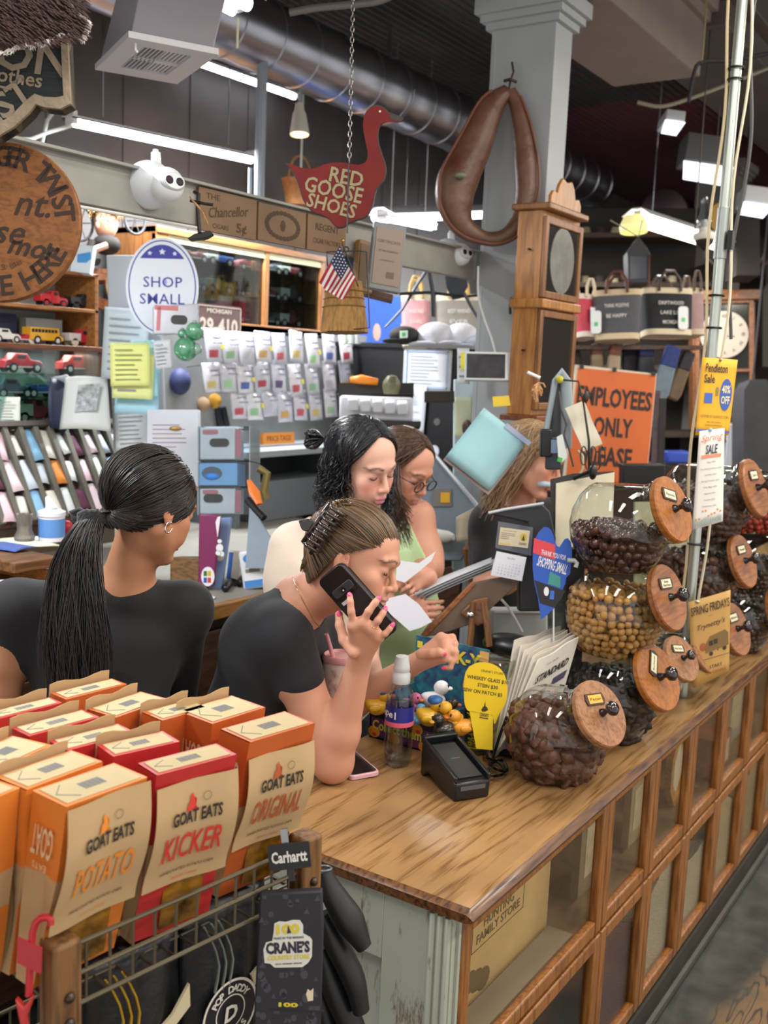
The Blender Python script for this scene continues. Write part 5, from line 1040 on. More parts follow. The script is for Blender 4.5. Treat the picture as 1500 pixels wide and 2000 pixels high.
MB().span((x0-.02,y0-.016,zt),(x1+.02,y1+.002,zt+.022)).build('cornice',ckd,root,bevel=.005)
MB().span((x0-.02,y0-.016,zb-.02),(x1+.02,y1+.002,zb)).build('base_moulding',wood('#7d4426','#55301a',6,1,.4),root,bevel=.004)
cr=[(1.25*a_,b_) for a_,b_ in [(-.10,0),(-.10,.03),(-.085,.05),(-.06,.045),(-.05,.075),(-.03,.10),(0,.09),(.03,.10),(.05,.075),(.06,.045),(.085,.05),(.10,.03),(.10,0)]]
MB().prism(cr,-.012,.0,F((x1,(y0+y1)/2,zt+.02),(0,1,0),z=(1,0,0))).build('carved_crest',ck,root,bevel=.002)
for z_ in (zt-.13,zb+.22): MB().cyl((x1-.05,y0-.002,z_),(x1-.05,y0-.018,z_),.004,n=8).build('hook',mat('#3a2c20',.4,.6),root)
# hook on pillar + white wire
tag(MB().tube([(-.93,1.903,2.04),(-.93,1.875,2.045),(-.93,1.865,2.02),(-.93,1.872,1.99)],.005,8).build('coat_hook',mat('#3b3430',.5,.5)),'small iron hook on the pillar beside the case clock','hook')
m=MB(); m.tube([tuple(P(x,y,3.63)) for x,y in smoothpath([(934,520),(934,575),(945,620),(960,660),(968,690)],14)],.004,6); tag(m.build('cable',mat('#d9dcdc',.5)),'white cable running down the pillar to the little screen','cable')
# little screen, tags on pillar
T,u=K(958,715,3.55,-1); root=thing('small_monitor','small wide white framed screen hanging on the pillar','monitor',tuple(P(958,745,3.55)))
MB().box((0,0,-.02),(98*u,56*u,.04),T).build('housing',mat('#d5d8da',.4),root,bevel=.004); MB().box((-9*u,0,.0005),(75*u,47*u,.003),T).build('screen',mat('#4a4a4c',.15,var=.5,vs=14,col2='#2a2a30'),root)
sheet('white taped notes beside the little screen',905,715,3.7,24,70,'#d5dbe2',0,0,3); tag(MB().box((0,0,0),(.022,.06,.002),FC(P(906,705,3.68))).build('yellow_label',mat('#e6dc3c',.6)),'yellow vertical label on the taped notes next to the screen','label')
tag(MB().box((0,0,0),(.09,.035,.002),FC(P(988,783,3.55),roll=4)).build('yellow_tag',mat('#e8c93a',.6)),'yellow tag strip on the pillar under the little screen','tag')
sheet('framed bird print leaning near the pillar foot, behind the teal folder',905,815,3.9,34,78,'#cdd3b4',0,0,0)
tag(MB().ball(P(912,835,3.88),(.02,.012,.03)).build('bird_ornament',mat('#5a4030',.6,var=.5,vs=40),smooth=180),'small brown bird figure by the pillar','figurine')
tag(MB().box((0,0,0),(.3,.04,.03),FC(P(905,775,3.95))).build('dark_ledge',mat('#2f2822',.6)),'dark ledge under the taped notes','ledge')
# pale glass lean-to behind
tag(MB().box((0,0,0),(.14,.05,.75),F(P(920,930,4.0),CR,z=(0,0,1))).build('white_cabinet',mat('#c6d8dc',.5,var=.1,vs=8),bevel=.004),'pale white cabinet edge between the black cabinet and the teal folder','cabinet')
T,u=K(950,878,3.3,-38); root=thing('folder','pale teal papers clipped on a tilted board next to the blonde clerk','folder',tuple(P(950,960,3.3)))
MB().box((2*u,-2*u,-.012),(112*u,130*u,.008),T).build('board',mat('#b9a6a8',.6),root); MB().grid(lambda s_,t:((s_-.5)*108*u,(.5-t)*122*u,.006*math.sin(PI*s_)),8,8,T,thick=.003).build('teal_sheet',mat('#a5d6de',.65,var=.06,vs=12),root,smooth=180)
MB().box((30*u,60*u,.006),(60*u,10*u,.006),T).build('clip_edge',mat('#a8b4d0',.5),root)
# blue grey glass weighing case behind clerk with glasses
T,u=K(862,980,3.75,0,-8); root=thing('scale_case','blue grey slanted glass case behind the clerk in green','case',tuple(P(862,1080,3.75)))
MB().prism(pl([(800,880),(842,878),(932,985),(935,1040),(900,1095),(790,1095)],862,980,3.75),-.12,0,T).build('case_body',mat('#7e8c9a',.3,var=.2,vs=5),root,bevel=.004)
MB().tube([T@V(((x-862)*u,-(y-980)*u,.004)) for x,y in ((812,885),(842,880),(930,985),(932,1020))],.008,8).build('metal_edge',mat('#c6d0da',.3,.4),root)
MB().box((2*u,8*u,.004),(36*u,34*u,.01),T).build('tag_board',mat('#77706e',.6),root); MB().box((8*u,8*u,.011),(18*u,20*u,.004),T).build('yellow_note',mat('#d9a51c',.6),root)
m=MB(); m.lathe([(0,0),(.03,0),(.022,.05),(.012,.07),(0,.07)],T@TR(-8*u,-68*u,.05)@RY(70),16); m.build('tape_cone',mat('#c9c6bd',.5),root); MB().ball(T@V((-16*u,-68*u,.05)),(.022,.022,.022)).build('black_roll',BLACK,root,smooth=180)
# orange order sign
D=4.6; T,u=K(1195,828,D); root=thing('order_sign','large orange sign with black capital letters asking for staff only','sign',tuple(P(1195,950,D)))
MB().prism(pl([(1124,712),(1283,730),(1262,950),(1098,950)],1195,828,D),-.015,-.002,T).build('backing',mat('#d8cdbb',.6),root)
MB().prism(pl([(1129,718),(1281,733),(1261,948),(1104,948)],1195,828,D),-.002,.001,T).build('board',mat('#d8661f',.5,var=.08,vs=8),root)
m=MB(); kw=dict(bold=.03)
m.fit('EMPLOYEES',146*u,38*u,T@TR(5*u,50*u,.002)@RZ(-6),**kw); m.fit('ONLY',76*u,38*u,T@TR(2*u,-7*u,.002)@RZ(-5),**kw); m.fit('PLEASE',98*u,38*u,T@TR(-10*u,-64*u,.002)@RZ(-5),**kw); m.build('lettering',mat('#241a18',.6),root)
for x in (-62,62): q=T@V((x*u,-118*u,-.012)); MB().cyl(q,V((q.x,q.y,0)),.012,n=8).build('leg',mat('#8d7a60',.6),root)
for x,y in ((1136,716),(1200,722),(1276,730)): MB().box(((x-1195)*u,-(y-828)*u,.004),(7*u,8*u,.012),T).build('clip',BLACK,root)
# shelf of totes and hanging gloves
DD=5.4; k=DD/2000
a,b_=P(1100,672,DD+.05),P(1370,672,DD+.05)
tag(MB().box((0,0,-.02),((b_-a).length,.3,.02),F((a+b_)/2,b_-a,z=(0,0,1))).build('bag_shelf',wood('#5a3f2a','#3c2a1c',6,0)),'dark wooden shelf carrying the tote bags beyond the case clock','shelf')
for args in ((1138,620,5.3,46,84,'#cf4a5c','#e8d8cc','red and white tote bag, nearest the case clock',None,'#d8c9a8',30),(1205,618,5.25,92,98,'#55555a','#cdb898','charcoal tote bag with a long white tag, beside the red tote',['THINK POSITIVE','BE HAPPY'],'#5a3222',-14),(1300,612,5.4,100,92,'#1f2024','#d6c8ac','black tote bag with white words and price tag',['DRIFTWOOD','LAKE LIFE','MICHIGAN'],'#3a2420',6),(1352,612,5.55,34,92,'#a98c8c','#c9b8a0','dusty pink tote bag behind the black one',None,'#4a3a30',10)):
    px,py,d,w_,h_,c,bd,lab,tx,hd,yaw=args; r,T,u=tote(px,py,d,w_,h_,c,bd,lab,tx,hd,'tote bags',yaw,.14)
    if w_>60:
        sx=-.42 if w_<95 else .22; m=MB(); m.prism([(x*u,y*u) for x,y in rrect(20,44,6)],0,.002,T@TR(sx*w_*u,-.16*h_*u,.09)); m.build('price_tag',mat('#e6eaec',.5),r); MB().box((sx*w_*u,-.2*h_*u,.093),(7*u,8*u,.001),T).build('green_mark',mat('#5cc878',.5),r)
    if w_<50 and px<1200: MB().box((0,.0,.085),(16*u,28*u,.002),T).build('price_tag',mat('#e9e9ea',.5),r)
def glove(px,py,w,h,d,c,cuff,roll,label):
    T,u=K(px,py,d,roll); root=thing('hanging_glove',label,'glove',tuple(P(px,py+h/2,d)),'gloves and socks hanging under the bag shelf')
    MB().prism([(x*u,y*u) for x,y in [(-w/2,h*.15),(-w*.55,-h*.4),(-w*.35,-h*.5),(w*.35,-h*.5),(w*.5,-h*.35),(w*.45,h*.15)]],-.02,.02,T).build('body',mat(c,.8,var=.2,vs=25),root,bevel=.012); MB().prism([(x*u,y*u) for x,y in [(-w*.48,h*.12),(w*.46,h*.12),(w*.42,h*.5),(-w*.42,h*.5)]],-.018,.022,T).build('cuff',mat(cuff,.8,var=.3,vs=60),root,bevel=.008); q=T@V((0,h*.48*u,0)); MB().cyl(q,V((P(1235,672,DD).x*0+q.x,q.y,P(1235,674,DD).z)),.004,n=6).build('loop',BLACK,root)
for a_ in ((1166,700,24,56,5.35,'#a08a70','#8a5c4c',2,'tan knit glove with brown stripe, first of the hanging pair'),(1200,702,24,54,5.3,'#a8927a','#80503f',-6,'tan knit glove with brown stripe, second of the hanging pair'),(1232,700,34,56,5.4,'#2b2b2f','#28282c',4,'black glove hanging between tan and blue gloves'),(1262,705,32,60,5.35,'#3d4046','#2c3560',0,'dark grey glove with navy cuff'),(1300,730,34,110,5.25,'#6d7c88','#2a3a78',-16,'slate blue long glove with striped navy cuff in front of the far clock'),(1330,735,26,100,5.35,'#6a5844','#33313a',-20,'brown long glove hanging behind the slate one'),(1120,690,28,60,5.4,'#3b332c','#4a4036',6,'dark brown glove close to the case clock')): glove(*a_)
for i,(px,py,c,lab) in enumerate(((1280,845,'#5a4a4e','dark belt with white stripe hanging beside the orange sign'),(1292,860,'#2a2628','black belt hanging beside the striped one'))):
    m=MB(); m.box((0,0,0),(.03,.012,.40),F(P(px,py,4.9),CR,z=(0,0,1))); tag(m.build('belt',mat(c,.6,var=.5,vs=30)),lab,'belt')
# far wall clock on the far pillar
D=6.4; T,u=K(1415,705,D,0,-6); root=thing('wall_clock','brown cased wall clock with large round dial on the far pillar','clock',tuple(P(1415,840,D)))
bw=wood('#7d4f2c','#5a371d',5,1,.4)
MB().box((0,0,-.09),(118*u,262*u,.14),T).build('case',bw,root,bevel=.004); MB().box((0,128*u,-.08),(134*u,20*u,.2),T).build('cornice',bw,root,bevel=.006); MB().prism(pl([(1362,838),(1470,838),(1455,850),(1430,852),(1415,862),(1400,852),(1375,850)],1415,705,D),-.1,.0,T).build('carved_base',bw,root)
MB().box((0,6*u,-.018),(98*u,216*u,.004),T).build('door_glass',mat('#1f211f',.1,spec=.8),root)
m=MB()
for a,b_ in (((-55,-110),(-47,120)),((47,-110),(55,120)),((-47,112),(47,120)),((-47,-110),(47,-102)),((-47,-22),(47,-16))): m.span((a[0]*u,a[1]*u,-.02),(b_[0]*u,b_[1]*u,.006),T)
m.build('door_frame',bw,root,bevel=.002)
MB().prism(oval(46*u,46*u,44,0,52*u),-.01,-.004,T).build('dial',mat('#b3a99c',.5,var=.1,vs=10),root)
m=MB()
for i,s_ in enumerate(['XII','I','II','III','IV','V','VI','VII','VIII','IX','X','XI']):
    a=PI/2-i*PI/6; m.text(s_,.03,T@TR(36*u*math.cos(a),(52*u+36*u*math.sin(a)),-.004)@RZ(math.degrees(a)-90),bold=.02)
m.box((4*u,62*u,-.003),(2*u,24*u,.001),T@RZ(0)); m.box((10*u,48*u,-.003),(20*u,2*u,.001),T); m.build('numerals',mat('#3a3430',.6),root)
# lantern birdhouse, hats, oil lamp, dim shelf goods
T,u=K(1248,505,5.2); root=thing('lantern_box','black pointed lantern box hanging above the charcoal tote','lantern',tuple(P(1248,556,5.2)))
MB().prism(pl([(1228,553),(1226,492),(1247,462),(1270,492),(1268,553)],1248,505,5.2),-.1,0,T).build('body',mat('#24252b',.5),root,bevel=.004); MB().box((-2*u,-18*u,.001),(32*u,44*u,.004),T).build('front_pane',mat('#3d4350',.2),root); MB().box((19*u,-20*u,-.05),(5*u,56*u,.1),T).build('side',mat('#6d3a34',.5),root)
for x in (1192,1255): 
    m=MB(); m.tube([tuple(P(1247,462,5.2)),tuple(P(x,430,5.15))],.003,5); tag(m.build('cord',mat('#9a9488',.6)),('first' if x<1200 else 'second')+' thin cord holding up the black lantern box','cord')
T,u=K(1376,430,4.6); root=thing('oil_lamp','hanging oil lamp with clear chimney and white font beside the metal pole','lamp',tuple(P(1376,480,4.6)))
MB().lathe([(.0,-.0),(.012,0)]+[(x*u,y*u) for x,y in ((18,-40),(22,-34),(22,-28),(10,-22))],T@RX(-90),24).build('font',mat('#e2dfd4',.3),root); MB().lathe([(x*u,y*u) for x,y in ((8,-20),(14,-8),(14,4),(8,16),(6,44))],T@RX(-90),24).build('chimney',glass('#dfe4ea',.02,1.5,2.5),root,smooth=180)
MB().lathe([(x*u,y*u) for x,y in ((0,-62),(4,-58),(16,-46),(18,-40))],T@RX(-90),20).build('burner',mat('#3a332e',.4,.5),root); MB().tube([T@V((x*u,y*u,0)) for x,y in ((0,-60),(2,-75),(14,-85),(28,-95),(22,-110))],.008,8).build('bracket',mat('#2c2826',.5),root); MB().cyl(T@V((-20*u,-34*u,0)),V((*(T@V((-20*u,0,0)))[:2],3.49)),.003,n=5).build('hanging_wire',mat('#2c2826',.5),root)
tag(MB().prism(oval(.05,.07,24),-.01,0,FC(P(1406,425,4.9))).build('brass_disc',mat('#8d7340',.35,.8)),'dull brass reflector disc behind the oil lamp','reflector')
a,b_=P(1130,560,7.0),P(1345,560,7.0); rw=thing('goods_rack','dim dark rack of hats and goods far behind the tote bags','rack',((a.x+b_.x)/2,(a.y+b_.y)/2,0))
Tr=F(((a+b_)/2),b_-a,z=(0,0,1)); L_=(b_-a).length
for z_ in (-1.0,-.55,.0,.32): MB().box((0,0,z_),(L_*1.3,.4,.03),Tr).build('shelf_board',mat('#3a2c20',.7),rw)
MB().box((0,.22,-.5),(L_*1.4,.02,2.1),Tr).build('back_board',mat('#2b241e',.8,var=.4,vs=5),rw)
for sx in (-.66,.66): MB().box((sx*L_,0,-.8),(.05,.4,1.9),Tr).build('upright',mat('#3a2c20',.7),rw)
cl=['#8d8468','#3a2f28','#b9ae8e','#5d4a38','#a52c34','#2c2a2c','#c7bda0','#6d5a44']; hn=['olive hat','dark brown hat','cream hat','brown hat','red lantern','black hat','straw hat','tan hat']
for i in range(16):
    px=1128+(i%8)*31; lv=0 if i<8 else 1; c=Tr@V(((i%8-3.5)*L_/7.6,-.05,.015+ (0.0 if lv==0 else .32)))
    root=thing('hat',"%s, %s along the %s shelf of the dim rack"%(hn[i%8],ORD[i%8],('lower','upper')[lv]),'hat',tuple(c),'hats on the dim rack')
    MB().lathe([(0,.055),(.024,.052),(.03,.025),(.032,.006),(.05,.003),(.051,0),(0,0)],TR(*c),18).build('crown',mat(cl[i%8],.8,var=.3,vs=12),root)
for i,(px,py,w_,h_,d,c,lab) in enumerate(((1470,850,60,210,6.0,'#3b3b40','long dark grey coat hanging at the frame edge past the far clock'),(1450,480,46,130,6.2,'#2c2526','dark jackets hanging high on the frame edge'),(1496,640,34,160,7.2,'#4a443c','brown grey coat hanging behind the far clock'))):
    T,u=K(px,py,d); tag(MB().prism([(x*w_*u/2,y*h_*u/2) for x,y in ((-.5,1),(.5,1),(.95,.8),(1,-1),(-1,-1),(-.95,.8))],-.1,.1,T).tube([T@V((0,h_*u/2,0)),V((*(T@V((0,h_*u/2,0)))[:2],3.49))],.006,6).build('coat',mat(c,.8,var=.35,vs=7),bevel=.0),lab,'coat','coats on the far wall')
tag(MB().box((0,0,0),(.24,.2,.35),F(P(1445,880,6.5),CR,z=(0,0,1))).build('white_box',mat('#b3b9c4',.6),bevel=.005),'white box on the floor rack behind the price sign pole','box')
q=P(1253,947,4.2); tag(MB().span((q.x-.1,q.y-.1,.852),(q.x+.12,q.y+.25,q.z)).build('low_cabinet',mat('#3a2d22',.7)),'dark low cabinet under the black box behind the jars','cabinet'); q=P(1320,906,5.2); tag(MB().span((q.x-.15,q.y-.1,0),(q.x+.15,q.y+.2,q.z-.004)).build('low_cabinet',mat('#33281f',.7)),'dark low cabinet under the blue bundle by the far clock','cabinet')
tag(MB().box((0,0,0),(.17,.08,.10),F(P(1253,930,4.2),CR,z=(0,0,1))).build('black_box',BLACK,bevel=.004),'black box standing behind the topmost candy jar','box')
tag(MB().box((0,0,0),(.12,.1,.06),F(P(1320,892,5.2),CR,z=(0,0,1))).build('blue_box',mat('#2d4bb0',.5),bevel=.01),'blue bundle below the hanging gloves','bundle')
# pole with notices
PXx,PYy=-.072,1.45
root=thing('metal_pole','slim galvanised pole rising from the counter between the candy jars','pole',(PXx,PYy,.85))
MB().cyl((PXx,PYy,.85),(PXx,PYy,3.5),.0145,n=20).build('pipe',mat('#c4cdc6',.32,.75,var=.12,vs=9),root); MB().cyl((PXx,PYy,2.12),(PXx,PYy,2.26),.0175,n=20).build('coupling',mat('#a5aca8',.35,.8),root,bevel=.001)
for z_ in (2.63,2.6,2.02,1.93,1.31): MB().lathe([(.0215,-.003),(.023,0),(.0215,.003),(.018,0)],TR(PXx,PYy,z_),20).build('cable_tie',BLACK,root)
for i,(c,off,r_) in enumerate((('#cdbd9a',(-.019,-.006),.0045),('#d8cdb2',(.02,-.003),.004),('#4a4a48',(.028,.012),.005))):
    pts=[(PXx+off[0]*(1+ (.9*math.sin(z*5+i)**2)),PYy+off[1],z) for z in np.linspace(1.12 if i<2 else 1.9,3.48,40)]; tag(MB().tube(pts,r_,6).build('cable',mat(c,.5)),('cream','pale buff','dark grey')[i]+' cable strapped along the slim metal pole','cable','cables on the metal pole')
MB().box((PXx+.028,PYy-.01,2.17),(.014,.02,.05)).build('bracket',BLACK,root)
def polesign(name,label,quad,d,col,fn):
    cx_=sum(q[0] for q in quad)/4; cy_=sum(q[1] for q in quad)/4; u=d/2000; T=FC(P(cx_,cy_,d)); r=thing(name,label,'sign',tuple(P(cx_,max(q[1] for q in quad),d)),'notices on the metal pole')
    q=[V((x,y,0)) for x,y in pl(quad,cx_,cy_,d)]
    def at_(s_,t): p=q[0].lerp(q[1],s_).lerp(q[3].lerp(q[2],s_),t); return (p.x,p.y,.004*math.sin(PI*s_))
    MB().grid(at_,8,8,T,thick=.0016).build('card',mat(col,.55),r,smooth=180)
    ex=(q[1]-q[0]).normalized(); ey=(q[0]-q[3]).normalized()
    def L(s_,t): a=at_(s_,t); return T@M(((ex.x,ey.x,0,a[0]),(ex.y,ey.y,0,a[1]),(0,0,1,a[2]+.0012),(0,0,0,1)))
    fn(r,L,(q[1]-q[0]).length,(q[0]-q[3]).length); return r
def pend(r,L,w_,h_):
    m=MB(); m.fit('Pendleton',w_*.62,h_*.115,L(.42,.13),bold=.015); m.fit('Sale',w_*.30,h_*.11,L(.25,.27),bold=.015); m.text('LOCATED AT CLOSEOUT STORE',.0095,L(.5,.76),xs=.55); m.text('6053 124TH AVENUE',.006,L(.5,.835),xs=.7); m.text('IN FENNVILLE MICHIGAN',.006,L(.5,.875),xs=.7); m.build('lettering',mat('#2a2a2e',.6),r)
    m=MB(); m.prism(oval(w_*.17,h_*.205,30),0,.0006,L(.76,.47)); m.build('blue_oval',mat('#3c5aa8',.5),r); m=MB(); m.box((0,0,0),(w_*.22,h_*.13,.0006),L(.27,.52)); m.box((0,0,0),(w_*.92,h_*.03,.0006),L(.5,.95)); m.build('blue_mark',mat('#3f62b4',.5),r)
    m=MB(); m.fit('40%\nOFF',w_*.24,h_*.24,L(.76,.47)@TR(0,0,.0005),bold=.02); m.build('discount',mat('#e8dcb0',.6),r); m=MB(); m.ball((0,0,0),(w_*.05,h_*.05,.0005),L(.5,.42),10,6); m.box((0,-h_*.05,0),(w_*.08,h_*.03,.0006),L(.5,.42)); m.build('crest',mat('#8d7a3a',.5),r)
    MB().ball(L(.5,.02).translation,(.004,.004,.004)).build('pin',STEEL,r)
polesign('sale_sign','yellow sale sign with blue discount oval hanging on the metal pole',[(1372,698),(1441,703),(1423,850),(1358,850)],2.80,'#e8ab1e',pend)
def spring(r,L,w_,h_):
    m=MB(); m.text('Spring',.026,L(.5,.09)@RZ(4),shear=.35,xs=.9); m.build('script',mat('#d8806c',.6),r); m=MB(); m.fit('SALE',w_*.46,h_*.095,L(.5,.205),bold=.02)
    m.build('heading',mat('#2f3c5c',.6),r); m=MB(); m.box((0,0,0),(w_*.78,h_*.03,.0005),L(.5,.275)); m.build('stripe',mat('#e0906c',.6),r)
    m=MB()
    for k,t in enumerate(('Flags 50%','The Animal House 25%','Jewelry 30%','Spring Flowers 25%','Tote Bags 40%','Apparel 25%','Towels 20%','Cookware 30%')): m.text(t,.0062,L(.5,.34+.065*k))
    m.build('list_print',mat('#6d6a70',.7),r)
    rr=random.Random(2); m=MB()
    for k in range(9): m.ball((0,0,0),(.003,.003,.0004),L(.1+.1*k,.88+rr.uniform(-.05,.03)),6,4)
    m.build('flowers',mat('#e08a50',.6),r); m=MB()
    for k in range(16): m.box((0,0,0),(.0012,h_*rr.uniform(.04,.09),.0004),L(.05+.058*k,.95))
    m.build('grass_print',mat('#7fa8a0',.6),r); MB().ball(L(.42,.0).translation,(.005,.005,.005)).build('blue_pin',mat('#8fc4e6',.4),r)
polesign('sale_list','white sale list with printed flowers hanging under the yellow sign',[(1366,842),(1415,836),(1412,1018),(1352,1035)],2.79,'#e4e1da',spring)
def frid(r,L,w_,h_):
    m=MB(); m.fit('SPRING FRIDAYS',w_*.9,h_*.10,L(.5,.13),bold=.01); m.text("Trynetty's",.021,L(.52,.34)@RZ(4),shear=.4); m.text('START',.013,L(.62,.85)); m.build('lettering',mat('#2a2420',.6),r)
    m=MB(); m.text('ON CAMPUS',.011,L(.62,.92)); m.ball((0,0,0),(.009,.012,.0005),L(.3,.57),12,6); m.text('WITH',.005,L(.5,.23)); m.build('red_print',mat('#a0522c',.6),r)
    m=MB(); m.prism([(x*w_,y*h_) for x,y in ((-.28,-.09),(.26,-.06),(.27,.08),(.2,.12),(-.16,.09),(-.28,0))],0,.0004,L(.66,.58)); m.build('van_print',mat('#7d5f34',.6),r)
    m=MB()
    for s_ in (.5,.62,.74,.86): m.box((0,0,.0006),(w_*.09,h_*.055,.0004),L(s_,.56))
    for s_ in (.5,.86): m.ball((0,0,.0006),(.006,.006,.0004),L(s_,.685),10,4)
    m.box((0,0,0),(w_*.8,h_*.004,.0004),L(.55,.74)); m.build('van_outline',mat('#3a2c1c',.6),r)
    MB().ball(L(.2,.02).translation,(.008,.004,.004)).build('paper_clip',mat('#d8dcd4',.3,.8),r)
polesign('event_card','brown card with van drawing announcing spring fridays, at the foot of the metal pole',[(1344,1176),(1427,1152),(1424,1310),(1354,1345)],2.95,'#bd9350',frid)
# ================================================================ on the counter: candy jars
GJ=glass('#f6f9f7',.015,1.5,1.7); lidw=[wood('#a5662a','#8a4f1e',7,0,.4),wood('#9a6238','#7a4826',7,1,.4),wood('#a0714c','#7d5233',8,0,.45)]
JP=[(0,0),(.074,0),(.088,.006),(.108,.035),(.123,.075),(.128,.115),(.122,.15),(.106,.185),(.086,.208),(.072,.216),(.03,.219),(0,.219)]
def jprof(z,s):
    for (r0,z0),(r1,z1) in zip(JP[1:],JP[2:]):
        if z0*s<=z<=z1*s+1e-6: return s*(r0+(r1-r0)*((z/s-z0)/max(z1-z0,1e-6)))
    return 0
def candyjar(x,y,z,s,az,el,label,fill=None,fillh=.5,lid=0,tag_='',tagcol='#e6dcb8',tagrot=0,fsize=.012,fcol=('#4a241b','#3a1a14'),fshape='drop',flabel='',seed=1,frough=.25,low=False):
    root=thing('candy_jar',label,'jar',(x,y,z),'glass candy jars on the counter')
    MB().lathe([(r*s,h*s) for r,h in JP],TR(x,y,z),48).build('glass_bowl',GJ,root,smooth=180)
    a,e=math.radians(az),math.radians(el); nrm=V((math.cos(a)*math.cos(e),math.sin(a)*math.cos(e),math.sin(e)))
    c=V((x,y,z+.112*s)); T=F(c,V((-math.sin(a),math.cos(a),0)),z=nrm)
    MB().lathe([(.084*s,.088*s),(.079*s,.105*s),(.079*s,.128*s),(.083*s,.131*s),(.083*s,.138*s),(.074*s,.139*s)],T,40).build('neck_ring',glass('#e3eae6',.015,1.5,2.2),root,smooth=60)
    MB().lathe([(0,.138*s),(.081*s,.138*s),(.085*s,.142*s),(.085*s,.154*s),(.082*s,.158*s),(0,.158*s)],T,48).build('lid',[lidw[lid]],root,smooth=30)
    kn=MB().lathe([(0,.158*s),(.011*s,.158*s),(.009*s,.166*s),(.006*s,.172*s),(.008*s,.18*s),(.017*s,.186*s),(.019*s,.195*s),(.013*s,.203*s),(0,.205*s)],T,20).build('knob',mat('#231a1d',.2,coat=.5),root,smooth=70)
    Tl=T@TR(-.008*s,.036*s,.1585*s)@RZ(tagrot)
    fr=MB().prism([(-.036*s,0),(-.031*s,.0145*s),(.031*s,.0145*s),(.036*s,0),(.031*s,-.0145*s),(-.031*s,-.0145*s)],0,.003*s,Tl).build('label_frame',mat('#3a221a',.4),root)
    MB().box((0,0,.0034*s),(.05*s,.021*s,.001*s),Tl).build('label_card',mat(tagcol,.6),root)
    if tag_: m=MB(); m.fit(tag_,.04*s,(.008 if '\n' not in tag_ else .015)*s,Tl@TR(0,0,.0036*s),h=.0006,bold=.01); m.build('lettering',mat('#4a3420',.6),root)
    if fill:
        rr=random.Random(seed); m=MB(); H=.219*s*fillh; step=fsize*1.75
        n=0; zz=.012*s
        pts=[]
        while zz<H:
            R=jprof(zz,s)-fsize*1.02
            top=zz+step>=H
            rad=[R] if not top else [R*q for q in (1,.82,.64,.46,.28,.1)]
            if not top: rad=[R,R-fsize*1.6]
            for R_ in rad:
                kk=max(1,int(2*PI*R_/step))
                for i in range(kk):
                    q=2*PI*(i+rr.uniform(-.3,.3))/kk; pts.append((R_*math.cos(q),R_*math.sin(q),zz+rr.uniform(-.25,.25)*fsize+(rr.uniform(-.1,1.2)*fsize if top else 0)))
            zz+=step*.88
        for p in pts:
            R=M.Rotation(rr.uniform(0,6.28),3,(rr.uniform(-1,1),rr.uniform(-1,1),rr.uniform(-1,1)+.01))
            if fshape=='drop': sz=[fsize*rr.uniform(.8,1.2) for _ in range(3)]; sz[2]*=.8; fn=None
            elif fshape=='nut': sz=[fsize*rr.uniform(.7,1.25),fsize*rr.uniform(.75,1.0),fsize*rr.uniform(.75,.95)]; fn=None
            else: sz=[fsize*rr.uniform(.8,1.5) for _ in range(3)]; ph=rr.uniform(0,6); fn=lambda q,d,ph=ph: q*(1+.28*math.sin(5*d.x+ph)*math.sin(4*d.y+ph*2)+.16*math.sin(9*d.z+ph))
            m.ball((x+p[0],y+p[1],z+p[2]),sz,None,7 if low else 9,5 if low else 6,0,R,fn)
        o=m.build('candy',mat(fcol[0],frough,var=.5,vs=70,col2=fcol[1],coat=.3 if frough<.4 else 0),root,smooth=180); o['kind']='stuff'; o['label']=flabel
    return root
jx,jy=-.13,.984
AZ,EL=-6,22
candyjar(jx,jy,.85,1.02,AZ-4,EL+6,'bottom jar of the front stack of three, dark clusters inside',1,.72,0,'Buckeyes',tagrot=52,fsize=.014,fcol=('#2e221a','#1f1713'),fshape='cluster',flabel='dark nut clusters',seed=3,frough=.5,low=True)
candyjar(jx+.002,jy,.85+.219*1.02,1.0,AZ,EL,'middle jar of the front stack of three, full of tan candied peanuts',1,.74,1,'Boston\nBaked Beans',tagrot=-4,fsize=.0115,fcol=('#c0904c','#a9763a'),fshape='nut',flabel='tan candied peanuts',seed=4,frough=.5)
tz=.85+.219*2.02
j_top=candyjar(jx-.004,jy+.004,tz,1.0,AZ-2,EL+1,'topmost jar of the front stack of three, half full of chocolate raisins',1,.5,0,'Raisinets',tagrot=-14,fsize=.0135,fcol=('#4f2a20','#3a1c15'),fshape='drop',flabel='glossy chocolate covered raisins',seed=5,frough=.18)
Tg=FC(V((jx,jy,tz+.15))-V((0,0,0))+CB*.118-CR*.03); m=MB(); m.fit('PENNY',.05,.016,Tg@TR(-.002,.028,0)); m.fit('Candy',.055,.02,Tg@TR(.004,-.004,0),shear=.3)
for a,b_ in (((-.034,-.022),(.036,-.020)),((-.034,.044),(.036,.046)),((-.036,-.022),(-.034,.046)),((.034,-.022),(.036,.046))): m.span((a[0],a[1],0),(b_[0],b_[1],.0004),Tg)
m.build('etched_print',mat('#dfe6e6',.5),j_top) if False else None
c=PZ(1082,1512,.85); candyjar(c.x,c.y,.85,.92,-14,34,'front jar of brown nut clusters, nearest the newspapers',1,.66,2,'Pecan',tagcol='#f0b040',tagrot=-6,fsize=.0155,fcol=('#6d4636','#4a2a20'),fshape='cluster',flabel='brown chocolate nut clusters',seed=6,frough=.5)
candyjar(-.165,.792,.85,.66,-14,32,'jar of dark candy squeezed between the front jar and the stack of three',1,.5,1,'Dark Choc\nCoffee Beans',tagrot=-8,fsize=.011,fcol=('#241a17','#1a1210'),fshape='nut',flabel='dark coffee beans',seed=7,low=True)
